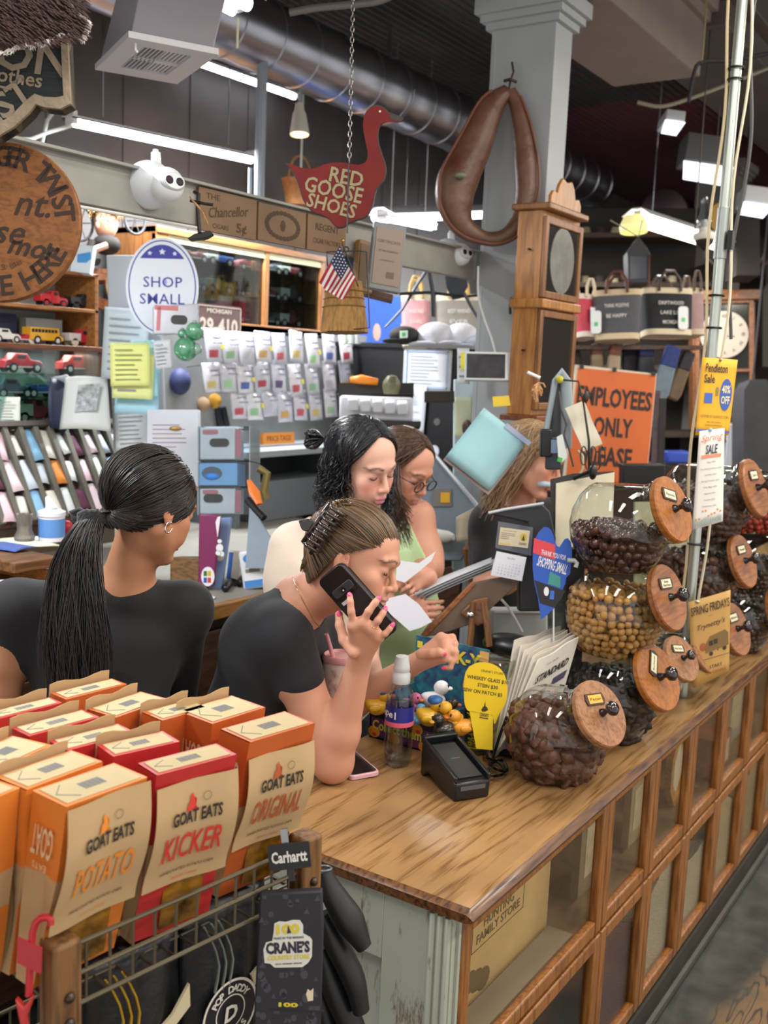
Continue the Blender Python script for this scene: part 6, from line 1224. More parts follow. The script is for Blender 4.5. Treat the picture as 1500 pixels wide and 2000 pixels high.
c=PZ(1262,1372,.85); candyjar(c.x,c.y,.85,.80,-14,33,'small low jar just behind the front stack, pale label on its lid',1,.4,2,'Malt Balls',tagrot=-10,fsize=.011,fcol=('#c9b89a','#9a8058'),fshape='drop',flabel='pale candies',seed=8,low=True)
c=PZ(1312,1352,.85); candyjar(c.x,c.y,.85,.80,-14,30,'small low jar at the foot of the event card, yellow label on its lid',None,.4,2,'Gummies',tagcol='#e8b040',tagrot=-70)
c=PZ(1385,1308,.85); sx,sy=c.x,c.y+.08
sx,sy=-.13,1.70
candyjar(sx,sy,.85,1.0,-8,24,'bottom jar of the second stack, hidden in part by the event card',1,.5,1,'Malted',fsize=.012,fcol=('#3a2219','#2a1712'),fshape='nut',flabel='dark chocolates',seed=10,low=True)
candyjar(sx,sy,.85+.219,1.0,-6,22,'middle jar of the second stack, brown candies beyond the metal pole',1,.7,1,'Almonds',fsize=.013,fcol=('#5a3b2c','#3f2a20'),fshape='cluster',flabel='brown candies',seed=11,low=True,frough=.5)
candyjar(sx,sy,.85+.438,1.08,-4,20,'topmost jar of the second stack, behind the white sale list',1,.66,1,'Clusters',fsize=.014,fcol=('#4f362c','#3a241c'),fshape='cluster',flabel='brown clusters',seed=12,low=True,frough=.5)
for k,(lab,fh,sd) in enumerate((('bottom jar of the farthest stack, dark red chocolate balls inside',.5,13),('middle jar of the farthest stack, brown nuts inside',.55,14),('topmost jar of the farthest stack, red candy inside',.45,15))):
    candyjar(-.10,sy+.43,.85+.219*.96*k,.96,-6,20,lab,1,fh,1,('Cherries','Peanuts','Hearts')[k],tagcol='#e8d890',fsize=.0115,fcol=(('#45201a','#30130f'),('#4a3220','#34210f'),('#c23a24','#9a2a18'))[k],fshape='drop',flabel=('dark red chocolate balls','brown nuts','red candies')[k],seed=sd,low=True)
for k in range(3): candyjar(-.11,sy+.43+.34*(k+1),.85,.95,-8,26,'single low jar on the counter, %s beyond the farthest stack'%ORD[k],1,.5,1,fsize=.012,fcol=('#4a3226','#33211a'),flabel='brown candies',seed=20+k,low=True)
# things beyond the jars
T,u=K(1300,1080,3.6); root=thing('painted_board','cream board with painted green trees and tractor between the jar stacks','picture',tuple(P(1300,1170,3.6)))
MB().box((0,0,-.01),(120*u,200*u,.02),T).build('board',mat('#d8cfae',.6),root); m=MB(); m.prism(pl([(1262,1120),(1268,1075),(1290,1062),(1302,1090),(1318,1098),(1322,1128)],1300,1080,3.6),0,.002,T); m.build('tree_print',mat('#3f7a42',.6),root); m=MB(); m.box((-8*u,-30*u,.0015),(48*u,12*u,.001),T); m.build('barn_print',mat('#3a6a8c',.6),root)
T,u=K(1470,955,4.2); root=thing('card_package','cream hanging package with red print on the counter end by the frame edge','package',tuple(P(1470,985,4.2))); MB().box((0,0,-.02),(36*u,76*u,.04),T).build('box',mat('#d8c4a0',.6),root,bevel=.003); MB().ball(T@V((-2*u,-16*u,.001)),(10*u,14*u,.002),None,10,6).build('red_print',mat('#b03a34',.6),root)
tag(MB().box((0,0,0),(.03,.05,.12),FC(P(1495,950,4.0))).build('dark_case',BLACK,bevel=.003),'black upright case at the frame edge beside the cream package','case')
tag(MB().box((0,0,0),(.19,.03,.02),F(P(1475,1030,4.3),V((1,.6,0)),z=(0,0,1))).build('oak_ledge',wood('#c08a48','#98652c',6,0)),'light oak ledge at the frame edge above the far jars','ledge')
tag(MB().box((0,0,0),(.07,.02,.012),FC(P(1468,960,3.75),roll=-32)).build('white_scoop',WHITE,bevel=.004),'white scoop handle sticking out by the topmost far lid','scoop')
# ---------------- newspapers in a stand
root0=None
def lerp2(a,b_,t): return (a[0]+(b_[0]-a[0])*t,a[1]+(b_[1]-a[1])*t)
Bk=[(1003,1248),(1092,1222),(1086,1390),(962,1482)]; Fr=[(1053,1290),(1131,1243),(1094,1372),(1000,1392)]
N=9
for i in range(N):
    t=i/(N-1); d=2.66-.16*t; d2=2.50-.05*t
    j=random.Random(i).uniform(-4,4) if i<N-1 else 0
    q=[P(lerp2(Bk[0],Fr[0],t)[0]+j,lerp2(Bk[0],Fr[0],t)[1]+j*.5,d),P(lerp2(Bk[1],Fr[1],t)[0]+j,lerp2(Bk[1],Fr[1],t)[1]+j,d+.10),P(*lerp2(Bk[2],Fr[2],t),d2+.12),P(*lerp2(Bk[3],(985,1446),t),d2)]
    root=thing('newspaper','front newspaper of the bundle, with bold title and photographs' if i==N-1 else '%s folded newspaper of the bundle, counted from the yellow card'%ORD[i],'newspaper',tuple(q[3]),'newspapers in the counter stand')
    def sh(s_,tt,q=q,i=i): p=q[0].lerp(q[1],s_).lerp(q[3].lerp(q[2],s_),tt); return p+CB*(.006*math.sin(PI*s_)*(1-tt))+CU*(.002*math.sin(9*s_+i)*(1-tt))
    MB().grid(lambda a,b_: tuple(sh(a,b_)),10,8,None,thick=.0045).build('folded_sheets',mat('#cfc6b8' if i%2 else '#d9d2c6',.8,var=.08,vs=30),root,smooth=60)
    if i==N-1:
        ex=(q[1]-q[0]).normalized(); ey=(q[0]-q[3]); ey=(ey-ex*ey.dot(ex)*0).normalized(); nz=ex.cross(ey).normalized()
        def Lx(s_,tt): p=sh(s_,tt)+nz*.0015; return M(((ex.x,ey.x,nz.x,p.x),(ex.y,ey.y,nz.y,p.y),(ex.z,ey.z,nz.z,p.z),(0,0,0,1)))
        W_=(q[1]-q[0]).length; m=MB(); m.fit('STANDARD',W_*.8,.024,Lx(.5,.30),bold=.03); m.fit('the daily',W_*.3,.006,Lx(.4,.13)); m.build('lettering',mat('#2a2826',.7),root)
        m=MB(); m.box((0,0,0),(W_*.42,.042,.001),Lx(.32,.62)); m.build('photo',mat('#6a4038',.6,var=.6,vs=60,col2='#c9b8a4'),root); m=MB(); m.box((0,0,0),(W_*.34,.022,.001),Lx(.76,.52)); m.build('photo',mat('#4a4660',.6),root)
        m=MB(); rows_of_text(m,Lx(.78,.78),W_*.34,.04,6,2); m.build('columns_print',mat('#7a756e',.7),root)
c=PZ(1010,1478,.85)
root=thing('paper_stand','black wire stand holding the newspaper bundle','stand',(c.x,c.y,.85)); MB().box((c.x+.0,c.y+.03,.856),(.13,.10,.012)).build('base',BLACK,root,bevel=.003); MB().tube([P(962,1482,2.47),P(975,1440,2.47),P(990,1400,2.45)],.004,6).build('front_wire',BLACK,root)
# ---------------- card reader dock
a,b_,c_=PZ(820,1512,.85),PZ(880,1562,.85),PZ(955,1552,.85)
ex=(b_-a).normalized(); Lr=(b_-a).length; o=a; T=F(o,ex,z=(0,0,1)); Wr=.088; Lr=.165
root=thing('card_terminal_dock','black plastic payment terminal dock lying on the oak counter','payment terminal',tuple((a+c_)/2))
side=[(0,0),(.012,0),(.035,.018),(.07,.012),(.10,0),(Lr,0),(Lr+.004,.042),(0,.078)]
Ts=T@M(((1,0,0,0),(0,0,-1,0),(0,1,0,0),(0,0,0,1)))
MB().prism(side,-Wr,0,Ts).build('body',BLACKP,root,bevel=.005)
sl=math.degrees(math.atan2(.036,Lr)); Tt=T@TR(Lr/2,Wr/2,.0605)@RY(sl)
m=MB()
for p,q in (((-Lr/2-.002,-Wr/2-.002,0),(Lr/2+.002,-Wr/2+.007,.014)),((-Lr/2-.002,Wr/2-.007,0),(Lr/2+.002,Wr/2+.002,.014)),((-Lr/2-.002,-Wr/2,0),(-Lr/2+.010,Wr/2,.018))): m.span(p,q,Tt)
m.build('rim',BLACKP,root,bevel=.003); MB().box((.006,0,.003),(Lr*.80,Wr*.68,.004),Tt).build('recess_pad',mat('#2b2c2f',.45),root,bevel=.001)
MB().box((0,-.001,.0052),(.022,.004,.0005),Tt@RZ(90)).build('maker_mark',mat('#55575c',.5),root); MB().box((0,0,0),(.002,Wr*.7,.010),T@TR(Lr+.003,Wr/2,.03)).build('grey_strip',mat('#54565a',.4),root)
tag(MB().tube([tuple(V((PZ(x,y,.857+.01*abs(math.sin(i*1.7)))))) for i,(x,y) in enumerate(smoothpath([(950,1480),(975,1490),(985,1510),(960,1515),(955,1495),(980,1485),(990,1505),(965,1500),(950,1470),(955,1445)],50))],.0035,6).build('cable',BLACK),'black coiled cable lying next to the terminal dock and the pint glass','cable')
# ---------------- water bottle
c=PZ(776,1492,.85); root=thing('water_bottle','clear water bottle with blue and pink label and sport cap','bottle',(c.x,c.y,.85)); z0=.85; R=.0335
prof=[(0,.006),(.02,.002),(.028,.0),(.032,.012),(.0335,.03),(.0335,.055),(.0315,.075),(.0325,.095),(.0335,.105),(.0335,.150),(.0325,.166),(.028,.182),(.0215,.194),(.0185,.203)]
MB().lathe(prof,TR(c.x,c.y,z0),36,wob=lambda a,z: 1+(.06*math.cos(5*a) if z<.012 else 0)).build('bottle_body',glass('#eef3f8',.02,1.45,2.2),root,smooth=180)
MB().lathe([(0,.008)]+[(r*.95,h) for r,h in prof if .0<=h<=.16 and h>.004][0:10]+[(0,.15)],TR(c.x,c.y,z0),30).build('water',glass('#eef3f8',.03,1.3,1.0),root,smooth=180)
MB().lathe([(.0342,.112),(.0342,.148)],TR(c.x,c.y,z0),40).build('wrap_label',mat('#252a86',.35),root,smooth=180); MB().lathe([(.0344,.101),(.0344,.112)],TR(c.x,c.y,z0),40).build('pink_band',mat('#e0627c',.35),root,smooth=180)
m=MB(); ang=math.atan2(CAM[1]-c.y,CAM[0]-c.x)
for i,ch in enumerate('Propel'):
    q=ang-1.9+.32*i; T=F((c.x+.0348*math.cos(q),c.y+.0348*math.sin(q),z0+.129),(-math.sin(q),math.cos(q),0),z=(math.cos(q),math.sin(q),0)); m.text(ch,.024,T,bold=.02,h=.0002)
m.build('lettering',mat('#e8eaf4',.5),root)
MB().lathe([(.0205,.200),(.0215,.202),(.0215,.222),(.0185,.226),(.0185,.229),(.0200,.231),(.0195,.24),(.0165,.254),(.015,.264),(0,.267)],TR(c.x,c.y,z0),28).build('sport_cap',mat('#d5dbe0',.3,alpha=.9),root,smooth=50)
# ---------------- duck box and ducks
bx0,bx1,by0,by1=-.595,-.385,.565,.775; hz=.095
root=thing('duck_box','colourful open display box for toy ducks with printed front and tall back card','display box',((bx0+bx1)/2,(by0+by1)/2,.85))
cardm=mat('#2c2f66',.5,var=.6,vs=42,col2='#2f7f86'); 
MB().span((bx0,by0,.85),(bx1,by0+.004,.85+hz*.80)).build('front_panel',mat('#8a2f6c',.5,var=.7,vs=22,col2='#27386a'),root); MB().span((bx1-.004,by0,.85),(bx1,by1,.85+hz)).build('side_panel',mat('#27586a',.5,var=.6,vs=25,col2='#2b2a5c'),root); MB().span((bx0,by0,.85),(bx0+.004,by1,.85+hz)).build('side_panel',cardm,root); MB().span((bx0,by1-.004,.85),(bx1+.01,by1,.85+.225)).build('back_card',cardm,root); MB().span((bx0,by0,.851),(bx1,by1,.855)).build('base_panel',cardm,root)
MB().span((bx0-.001,by0-.001,.85+hz*.58),(bx1,by0-.0005,.85+hz*.8)).build('dark_band',mat('#1c1e2c',.5),root)
T=F(((bx0+bx1)/2,by0-.0015,.85+hz*.42),(1,0,0),z=(0,-1,0)); m=MB(); m.fit('Collect them All!',.19,.026,T@TR(0,-.002,0),bold=.03); m.build('lettering',mat('#d9d84a',.5),root)
m=MB()
for k,(x,z) in enumerate(((-.09,-.022),(.035,.012),(.085,-.016),(-.03,-.028),(.06,-.026))): m.ball((x,z,.0),(.018,.015,.0012),T,12,6)
m.build('duck_print',mat('#e0962e',.5),root); m=MB()
for k,(x,z) in enumerate(((-.088,-.028),(.04,.008),(.088,-.02),(.062,-.03))): m.ball((x,z,.001),(.007,.005,.0008),T,8,5)
m.build('beak_print',mat('#d0342c',.5),root)
T=F(((bx0+bx1)/2+.005,by1-.0055,.85+.19),(1,0,0),z=(0,-1,0)); m=MB(); m.fit('DUCK-Y',.17,.036,T@TR(.005,0,0),bold=.04); m.build('title_lettering',mat('#e3c93a',.5),root); MB().box((-.095,.012,.001),(.016,.018,.001),T).build('price_sticker',mat('#e6d23c',.5),root)
m=MB(); m.ball((.07,-.072,0),(.030,.036,.002),T,16,8); m.build('duck_face_print',mat('#e3a82c',.5),root); m=MB(); m.ball((.07,-.078,.002),(.012,.010,.0012),T,10,6); m.build('beak_print',mat('#d0342c',.5),root); m=MB(); m.ball((.062,-.058,.002),(.003,.005,.001),T,8,5); m.ball((.08,-.058,.002),(.003,.005,.001),T,8,5); m.build('eye_print',BLACK,root)
m=MB(); m.box((.098,.014,0),(.026,.03,.0012),T); m.build('bunny_print',mat('#d9a860',.5),root)
def duck(px,py,d,s,col,beak,face,label,hat=None,roll=0):
    c=P(px,py+24,d); a=math.radians(face); fx=CR*math.cos(a)+CB*math.sin(a); fx.z=0; T=F(c,fx,z=V((0,0,1)))@RX(roll); root=thing('toy_duck',label,'toy duck',tuple(c),'toy ducks in the display box'); mt=mat(col,.35,coat=.3)
    MB().ball((0,0,.02*s),(.028*s,.022*s,.02*s),T,18,12,fn=lambda q,dd: V((q.x,q.y,q.z+(.010*s*max(0,-dd.x)**2)))).build('body',mt,root,smooth=180); hd=MB().ball((.018*s,0,.048*s),(.017*s,.016*s,.016*s),T,16,10).build('head',mt,root,smooth=180)
    MB().ball((.036*s,0,.045*s),(.009*s,.008*s,.0045*s),T,10,6).build('beak',mat(beak,.4),root,smooth=180)
    for s_ in (-1,1):
        MB().ball((.029*s,s_*.009*s,.053*s),(.0035*s,.003*s,.004*s),T,8,6).build('eye',BLACK,root,smooth=180)
        MB().ball((-.006*s,s_*.021*s,.022*s),(.015*s,.005*s,.009*s),T,10,6).build('wing',mt,root,smooth=180)
    if hat: MB().ball((.013*s,0,.057*s),(.017*s,.017*s,.010*s),T,14,8).build('hat',mat(hat,.4),root,smooth=180)
duck(836,1394,2.49,1.15,'#e3b32a','#e0702a',-8,'yellow toy duck with blue cap in the middle of the box','#2f6aa8'); duck(882,1398,2.47,1.0,'#e5ad2e','#e0802a',200,'orange yellow toy duck with a white sticker by the pint glass')
duck(845,1362,2.55,1.15,'#e6e8ee','#e8e8ee',-20,'white toy duck with a green head band at the back of the box'); duck(734,1372,2.5,1.05,'#e3b02a','#d0603a',-10,'yellow toy duck with blue stripe next to the raised forearm','#2f5f8a')
duck(800,1368,2.54,.85,'#d86a9a','#e08a2a',30,'pink toy duck behind the water bottle'); duck(812,1392,2.5,.8,'#6fb4dc','#e08a2a',-40,'light blue toy duck beside the water bottle'); duck(872,1378,2.53,.8,'#3b2c24','#d8702a',10,'dark brown toy duck under the back card'); duck(866,1416,2.44,.95,'#26221f','#d89a2a',150,'black winged toy duck with a yellow sticker at the front corner'); duck(900,1412,2.46,1.0,'#e39a2a','#d8702a',170,'orange toy duck peeking over the box side')
# ---------------- pint with yellow card
c=PZ(930,1468,.85); root=thing('pint_glass','clear pint glass with yellow printed lettering','glass',(c.x,c.y,.85)); R=.036
MB().lathe([(0,.004),(.027,.004),(.028,0),(.031,.03),(R,.118),(R-.0015,.118),(.0295,.03),(.027,.008),(0,.008)],TR(c.x,c.y,.85),36).build('glass_body',glass('#e3e8d4',.02,1.45,1.5),root,smooth=60)
m=MB(); ang=math.atan2(CAM[1]-c.y,CAM[0]-c.x)
for j,wd in enumerate(('SPOTTED','ROLLED','KITCHEN','GOODS')):
    for i,ch in enumerate(wd):
        q=ang-.55+.28*j; zz=.85+.104-.0125*i; rr_=.0315+(R-.0315)*((zz-.85-.03)/.088)+.0007
        T=F((c.x+rr_*math.cos(q),c.y+rr_*math.sin(q),zz),(-math.sin(q),math.cos(q),0),z=(math.cos(q),math.sin(q),0))@RZ(-90); m.text(ch,.014,T,bold=.04,h=.0002)
for z_ in (.106,.02): m.lathe([(.0312+(R-.0315)*((z_-.03)/.088)+.0006,.85+z_-.002),(.0312+(R-.0315)*((z_-.03)/.088)+.0006,.85+z_+.001)],TR(c.x,c.y,0),24,a0=ang-.9,a1=ang+.9,closed=False)
m.build('lettering',mat('#c6cc2e',.5),root)
D=2.44; u=D/2000; cx_,cy_=945,1375; yc=[(916,1302),(930,1296),(962,1298),(984,1312),(991,1345),(986,1385),(972,1413),(958,1418),(955,1400),(912,1392),(905,1350),(907,1315)]
yc=[(916,1302),(935,1294),(962,1297),(982,1312),(991,1340),(988,1372),(975,1395),(966,1414),(958,1396),(914,1388),(906,1352),(908,1318)]
T,u=K(cx_,cy_,D); root=thing('yellow_card','bright yellow shaped price card with a shop emblem standing in the pint glass','card',tuple(P(945,1470,D)))
MB().prism([tuple(x) for x in smoothpath(pl(yc+[yc[0]],cx_,cy_,D),70)[:-1]],-.0015,0,T).build('card',mat('#ecc913',.55),root); MB().prism(pl([(917,1388),(963,1396),(962,1465),(930,1462)],cx_,cy_,D),-.0015,0,T).build('card_tail',mat('#ecc913',.55),root)
m=MB(); R8=T@RZ(-9); m.text('CRANE’S STORE',.0075,R8@TR(6*u,64*u,0)); m.text('WHISKEY GLASS $10',.0118,R8@TR(0*u,48*u,0),bold=.015,xs=.92); m.text('STEIN $30',.0118,R8@TR(2*u,35*u,0),bold=.015,xs=.95); m.text('SEW ON PATCH $5',.0118,R8@TR(-6*u,22*u,0),bold=.015,xs=.92); m.fit('CRANE’S',17*u,7*u,R8@TR(4*u,-21*u,0),bold=.02); m.box((4*u,-27*u,.0006),(17*u,2*u,.0004),R8)
m.prism([(x*u,y*u) for x,y in ((-5,-12),(-3,-6),(-1,-4),(0,6),(2,-4),(5,-5),(8,-10),(3,-14),(-3,-15))],0,.0008,R8@TR(2*u,0,0)); m.build('lettering',mat('#3a3420',.6),root)
T,u=K(965,1300,2.62); root=thing('clear_tub','round clear plastic tub behind the yellow card','tub',tuple(P(965,1330,2.62))); MB().lathe([(.05,-.04),(.052,.0),(.054,.006),(.05,.010),(.044,.006),(0,.005)],TR(*P(965,1293,2.62)),36).build('tub',glass('#e4ece4',.03,1.5,2.2),root)
tag(MB().ball(P(1000,1262,2.85),(.09,.05,.035),None,20,10).build('black_pouch',mat('#17181a',.35),smooth=180),'black rounded pouch behind the newspapers','pouch')
# ---------------- tumbler
c=P(668,1280,2.40); root=thing('tumbler','cream tumbler printed with pink bows, dusty pink lid and straw','tumbler',(c.x,c.y,.85)); h=c.z-.85
MB().lathe([(0,0),(.030,0),(.032,.06),(.041,.10),(.044,h-.005),(.0,h-.005)],TR(c.x,c.y,.85),36).build('cup',mat('#e0d2c6',.4),root,smooth=50); MB().lathe([(.044,h-.012),(.0465,h-.010),(.0465,h),(.042,h+.004),(.038,h-.002),(0,h-.002)],TR(c.x,c.y,.85),36).build('lid',mat('#c98f90',.35),root,smooth=50)
m=MB(); rr=random.Random(8); ang=math.atan2(CAM[1]-c.y,CAM[0]-c.x)
for k in range(30):
    q=ang+rr.uniform(-1.3,1.3); zz=.97+(k/30)*(h-.14); T=F((c.x+.0448*math.cos(q),c.y+.0448*math.sin(q),zz),(-math.sin(q),math.cos(q),0),z=(math.cos(q),math.sin(q),0))
    for s_ in (-1,1): m.tube([T@V((s_*.006*(1-math.cos(a))*.6,.003*math.sin(a),0)) for a in np.linspace(0,2*PI,8)],.0005,4,cap=False); m.tube([T@V((0,0,0)),T@V((s_*.003,-.009,0))],.0005,4,cap=False)
m.build('bow_print',mat('#b98a92',.5),root); MB().tube([c+V((-.012,-.01,-.02)),P(637,1238,2.38)],.0055,12).build('straw',mat('#d79aa4',.35),root)
c=PZ(688,1498,.85); T=F(c+V((0,0,.006)),CR,z=(0,0,1)); root=thing('pink_phone','pale pink cased phone lying under the bent elbow','phone',(c.x,c.y,.85)); MB().prism(rrect(.075,.15,.012),-.006,.005,T@RZ(25)).build('case',mat('#e3b4c0',.4),root,bevel=.002); MB().prism(rrect(.066,.138,.009),.005,.0056,T@RZ(25)).build('screen',mat('#1b1c22',.1),root)
# ---------------- drawing board, till and holders
D=2.85; T,u=K(925,1180,D); bd=[(820,1245),(836,1222),(926,1138),(1008,1122),(1014,1138),(930,1216),(858,1240)]
root=thing('tilted_board','brown tilted display board on a wooden stand behind the duck box','easel',tuple(P(930,1260,D)))
MB().prism(pl(bd,925,1180,D),-.02,0,T).build('board',mat('#6d5a4a',.5,var=.2,vs=7),root,bevel=.002); MB().prism(pl([(818,1246),(922,1136),(930,1140),(830,1248)],925,1180,D),-.022,.004,T).build('front_edge',wood('#95592a','#6d3c18',6,0),root,bevel=.002)
for x0_,x1_ in ((925,918),(945,956)): MB().tube([P(x0_,1175,D-.02),P(x1_,1262,D-.02)],.013,8,flat=.6).build('leg',wood('#8a5c36','#62401f',6,2),root)
MB().prism(pl([(898,1196),(925,1170),(952,1165),(950,1215),(930,1222)],925,1180,D),.002,.022,T).build('bracket',wood('#7a5030','#58371c',6,0),root,bevel=.004); MB().ball(P(918,1201,D-.05),.011).build('chrome_bolt',mat('#cfd2d4',.15,1),root,smooth=180)
D=2.85; T,u=K(1030,1030,D); root=thing('till_screen','black till screen with a card holder and tear-off calendar','till',tuple(P(1030,1200,D)))
MB().prism(pl([(952,1003),(1060,984),(1075,1000),(1086,1050),(1085,1085),(1040,1090),(1030,1020)],1030,1030,D),-.05,0,T).build('screen_back',mat('#26272b',.4),root,bevel=.004); MB().tube([P(954,1002,D-.01),P(985,995,D-.012),P(1062,983,D-.015)],.004,8).build('top_edge',mat('#b9bcc4',.3),root)
MB().prism(pl([(973,1018),(1040,1030),(1036,1085),(967,1070)],1030,1030,D),.004,.012,T).build('card_holder',mat('#54565e',.15,coat=.5),root)
Tc=T@TR(-27*u,-20*u,.0125)@RZ(-7); MB().box((0,0,0),(58*u,34*u,.001),Tc).build('business_card',mat('#c9bda2',.6),root); m=MB(); m.text('Crane’s country store',.0042,Tc@TR(-10*u,12*u,0)); rows_of_text(m,Tc,28*u,14*u,4,2,-12*u,2*u); m.fit('CRANE’S',15*u,5*u,Tc@TR(18*u,-10*u,0),bold=.02); m.build('print',mat('#4a463c',.7),root); MB().prism(oval(6.5*u,8*u,20,18*u,3*u),.0003,.0009,Tc).build('emblem',mat('#c2aa3a',.6),root); MB().prism([(x*u,y*u) for x,y in ((15,-3),(18,8),(21,-3))],.0008,.0013,Tc).build('emblem_tree',mat('#3a3422',.6),root); MB().box((-17*u,-14*u,.0006),(22*u,2*u,.0004),Tc).build('yellow_line',mat('#d0b040',.6),root)
MB().prism(pl([(969,1076),(1026,1088),(1017,1134),(957,1122)],1030,1030,D),.012,.024,T).build('calendar_pad',mat('#dde0ea',.6),root)
Tk=T@TR(-37*u,-75*u,.0245)@RZ(-12); m=MB(); m.text('May 2024',.0058,Tk@TR(0,15*u,0)); m.build('month_print',mat('#b0707a',.6),root); m=MB()
for rI in range(5):
    for cI in range(7):
        n_=rI*7+cI-2
        if 1<=n_<=31: m.text(str(n_),.0046,Tk@TR((cI-3)*6.6*u,(5-rI*5.6)*u,0))
m.build('day_print',mat('#5a6484',.7),root)
MB().box((10*u,-110*u,-.04),(50*u,110*u,.05),T).build('stand',mat('#1d1e20',.5),root,bevel=.004)
# mitten sign
D=2.62; ol=[(1063,1029),(1052,1040),(1044,1056),(1041,1075),(1041,1110),(1044,1140),(1051,1168),(1054,1190),(1057,1210),(1070,1200),(1083,1187),(1090,1172),(1097,1157),(1104,1140),(1106,1128),(1113,1121),(1117,1095),(1117,1072),(1115,1058),(1109,1051),(1103,1053),(1098,1061),(1093,1069),(1088,1066),(1084,1058),(1081,1046),(1077,1036),(1071,1030)]
T,u=K(1080,1115,D); root=thing('mitten_sign','blue mitten shaped sign with red band thanking small shoppers','sign',tuple(P(1060,1210,D)))
MB().prism(pl(ol,1080,1115,D),-.004,0,T).build('board',mat('#2554b4',.45),root)
MB().prism(pl([(1043,1051),(1084,1064),(1084,1094),(1041,1080)],1080,1115,D),0,.0008,T).build('red_band',mat('#d2404a',.5),root); MB().prism(pl([(1044,1133),(1072,1143),(1104,1154),(1098,1166),(1083,1187),(1055,1178)],1080,1115,D),0,.0008,T).build('black_band',mat('#1d1d22',.5),root); MB().prism(pl([(1074,1116),(1095,1127),(1094,1148),(1070,1140)],1080,1115,D),0,.0008,T).build('teal_patch',mat('#3f8f84',.5),root)
m=MB(); m.fit('THANK YOU FOR',50*u,10*u,T@TR(1*u,31*u,.0006)@RZ(-14),bold=.015); m.fit('SHOPPING SMALL',60*u,20*u,T@TR(-1*u,11*u,.0008)@RZ(-18),bold=.02); m.prism(oval(5*u,9*u,18,-13*u,-40*u),.0008,.0013,T); m.build('lettering',mat('#dfe0e8',.5),root)
MB().box((3*u,-47*u,.0012),(8*u,17*u,.0006),T@RZ(-6)).build('blue_badge',mat('#3a6ac8',.5),root); MB().box((2*u,-110*u,-.006),(3*u,110*u,.004),T).build('stick',mat('#c9cdd0',.3),root)
tag(MB().box((0,0,0),(.05,.04,.40),F(P(1118,1215,2.72),CR,z=(0,0,1))).build('black_post',BLACK,bevel=.004),'black upright post between the mitten sign and the jar stack','post')
root=thing('clear_hook','clear plastic hook clip behind the mitten sign','clip',tuple(P(1120,1095,2.6))); MB().tube([P(1108,1094,2.6),P(1122,1095,2.6),P(1127,1100,2.6),P(1124,1108,2.6)],.006,8).build('hook',mat('#aeb2b0',.2,coat=.5),root)
# clipboard with cream sheets
D=2.9; T,u=K(1130,1000,D); root=thing('clipboard','upright black clipboard with cream sheets clamped behind the jar stack','clipboard',tuple(P(1130,1080,D)))
MB().prism(pl([(1076,936),(1118,925),(1200,920),(1194,1075),(1080,1085)],1130,1000,D),-.012,-.004,T).build('board',mat('#2a2725',.5),root); MB().prism(pl([(1086,944),(1200,922),(1195,1062),(1084,1075)],1130,1000,D),-.004,.002,T).build('cream_sheet',mat('#d9d2b8',.7),root); MB().tube([P(1120,935,D-.02),P(1150,922,D-.04),P(1164,912,D-.05)],.006,8).build('clamp_arm',BLACKP,root); MB().ball(P(1158,922,D-.05),(.012,.012,.022),None,12,8).build('clamp',BLACKP,root,smooth=180)
# lanyard rack: grey strap, device, tag, pad
D=3.15; root=thing('strap_rack','grey strap looped over a dark stand with hanging clip-on device','strap',tuple(P(1085,905,D)))
m=MB(); m.tube([P(1064,856,D),P(1076,790,D),P(1084,745,D),P(1097,729,D),P(1106,745,D),P(1107,800,D),P(1106,875,D)],.018,10,flat=.35); m.build('strap',mat('#8d9aa4',.5),root,smooth=70)
MB().tube([P(1088,750,D+.03),P(1086,830,D+.03),P(1082,905,D+.03)],.022,8).build('inner_strap',mat('#2c3036',.5),root); MB().box((0,0,0),(.035,.03,.085),F(P(1066,865,D-.02),CR,z=(0,0,1))).build('device',BLACKP,root,bevel=.004); MB().box((0,0,0),(.045,.03,.10),F(P(1080,885,D-.01),CR,z=(0,0,1))).build('device_frame',mat('#3a3f48',.4),root,bevel=.004); MB().box((0,0,0),(.018,.004,.04),F(P(1082,872,D-.04),CR,z=(0,0,1))).build('device_screen',mat('#7f93b8',.3),root)
MB().tube([P(1092,765,D-.03),P(1096,800,D-.04),P(1106,830,D-.04),P(1102,850,D-.05),P(1112,880,D-.04),P(1120,912,D-.04)],.003,6).build('cord',mat('#4a463e',.5),root); MB().ball(P(1093,741,D-.02),(.012,.008,.012)).build('yellow_pin',mat('#c8c23a',.5),root,smooth=180)
root=thing('price_tag','long white tag with a green end hanging from the grey strap','tag',tuple(P(1092,910,D-.05))); MB().prism([(x*.0015,y*.0015) for x,y in ((-9,22),(2,28),(12,-18),(2,-28),(-6,-24))],0,.004,FC(P(1096,875,D-.07))).build('tag',mat('#d3d8d4',.5),root); MB().box((0,0,.004),(.014,.014,.003),FC(P(1093,898,D-.07),roll=-20)).build('green_end',mat('#3fae4a',.5),root)
T,u=K(1140,832,3.1,22); root=thing('paper_pad','cream folded paper pad hanging in front of the orange sign','paper pad',tuple(P(1150,885,3.1))); MB().grid(lambda s_,t:((s_-.5)*40*u+(t-.5)*2*u,(.5-t)*92*u,.004*math.sin(PI*3*t)),6,12,T,thick=.005).build('pad',mat('#dcd8c4',.7,var=.06,vs=20),root,smooth=60)
m=MB(); m.tube([P(1128,880,3.1),P(1138,890,3.1),P(1138,915,3.1),P(1130,930,3.1)],.004,6); tag(m.build('pale_wire',mat('#bdb49a',.5)),'pale wire stem holding the paper pad','wire')
m=MB(); rr=random.Random(4)
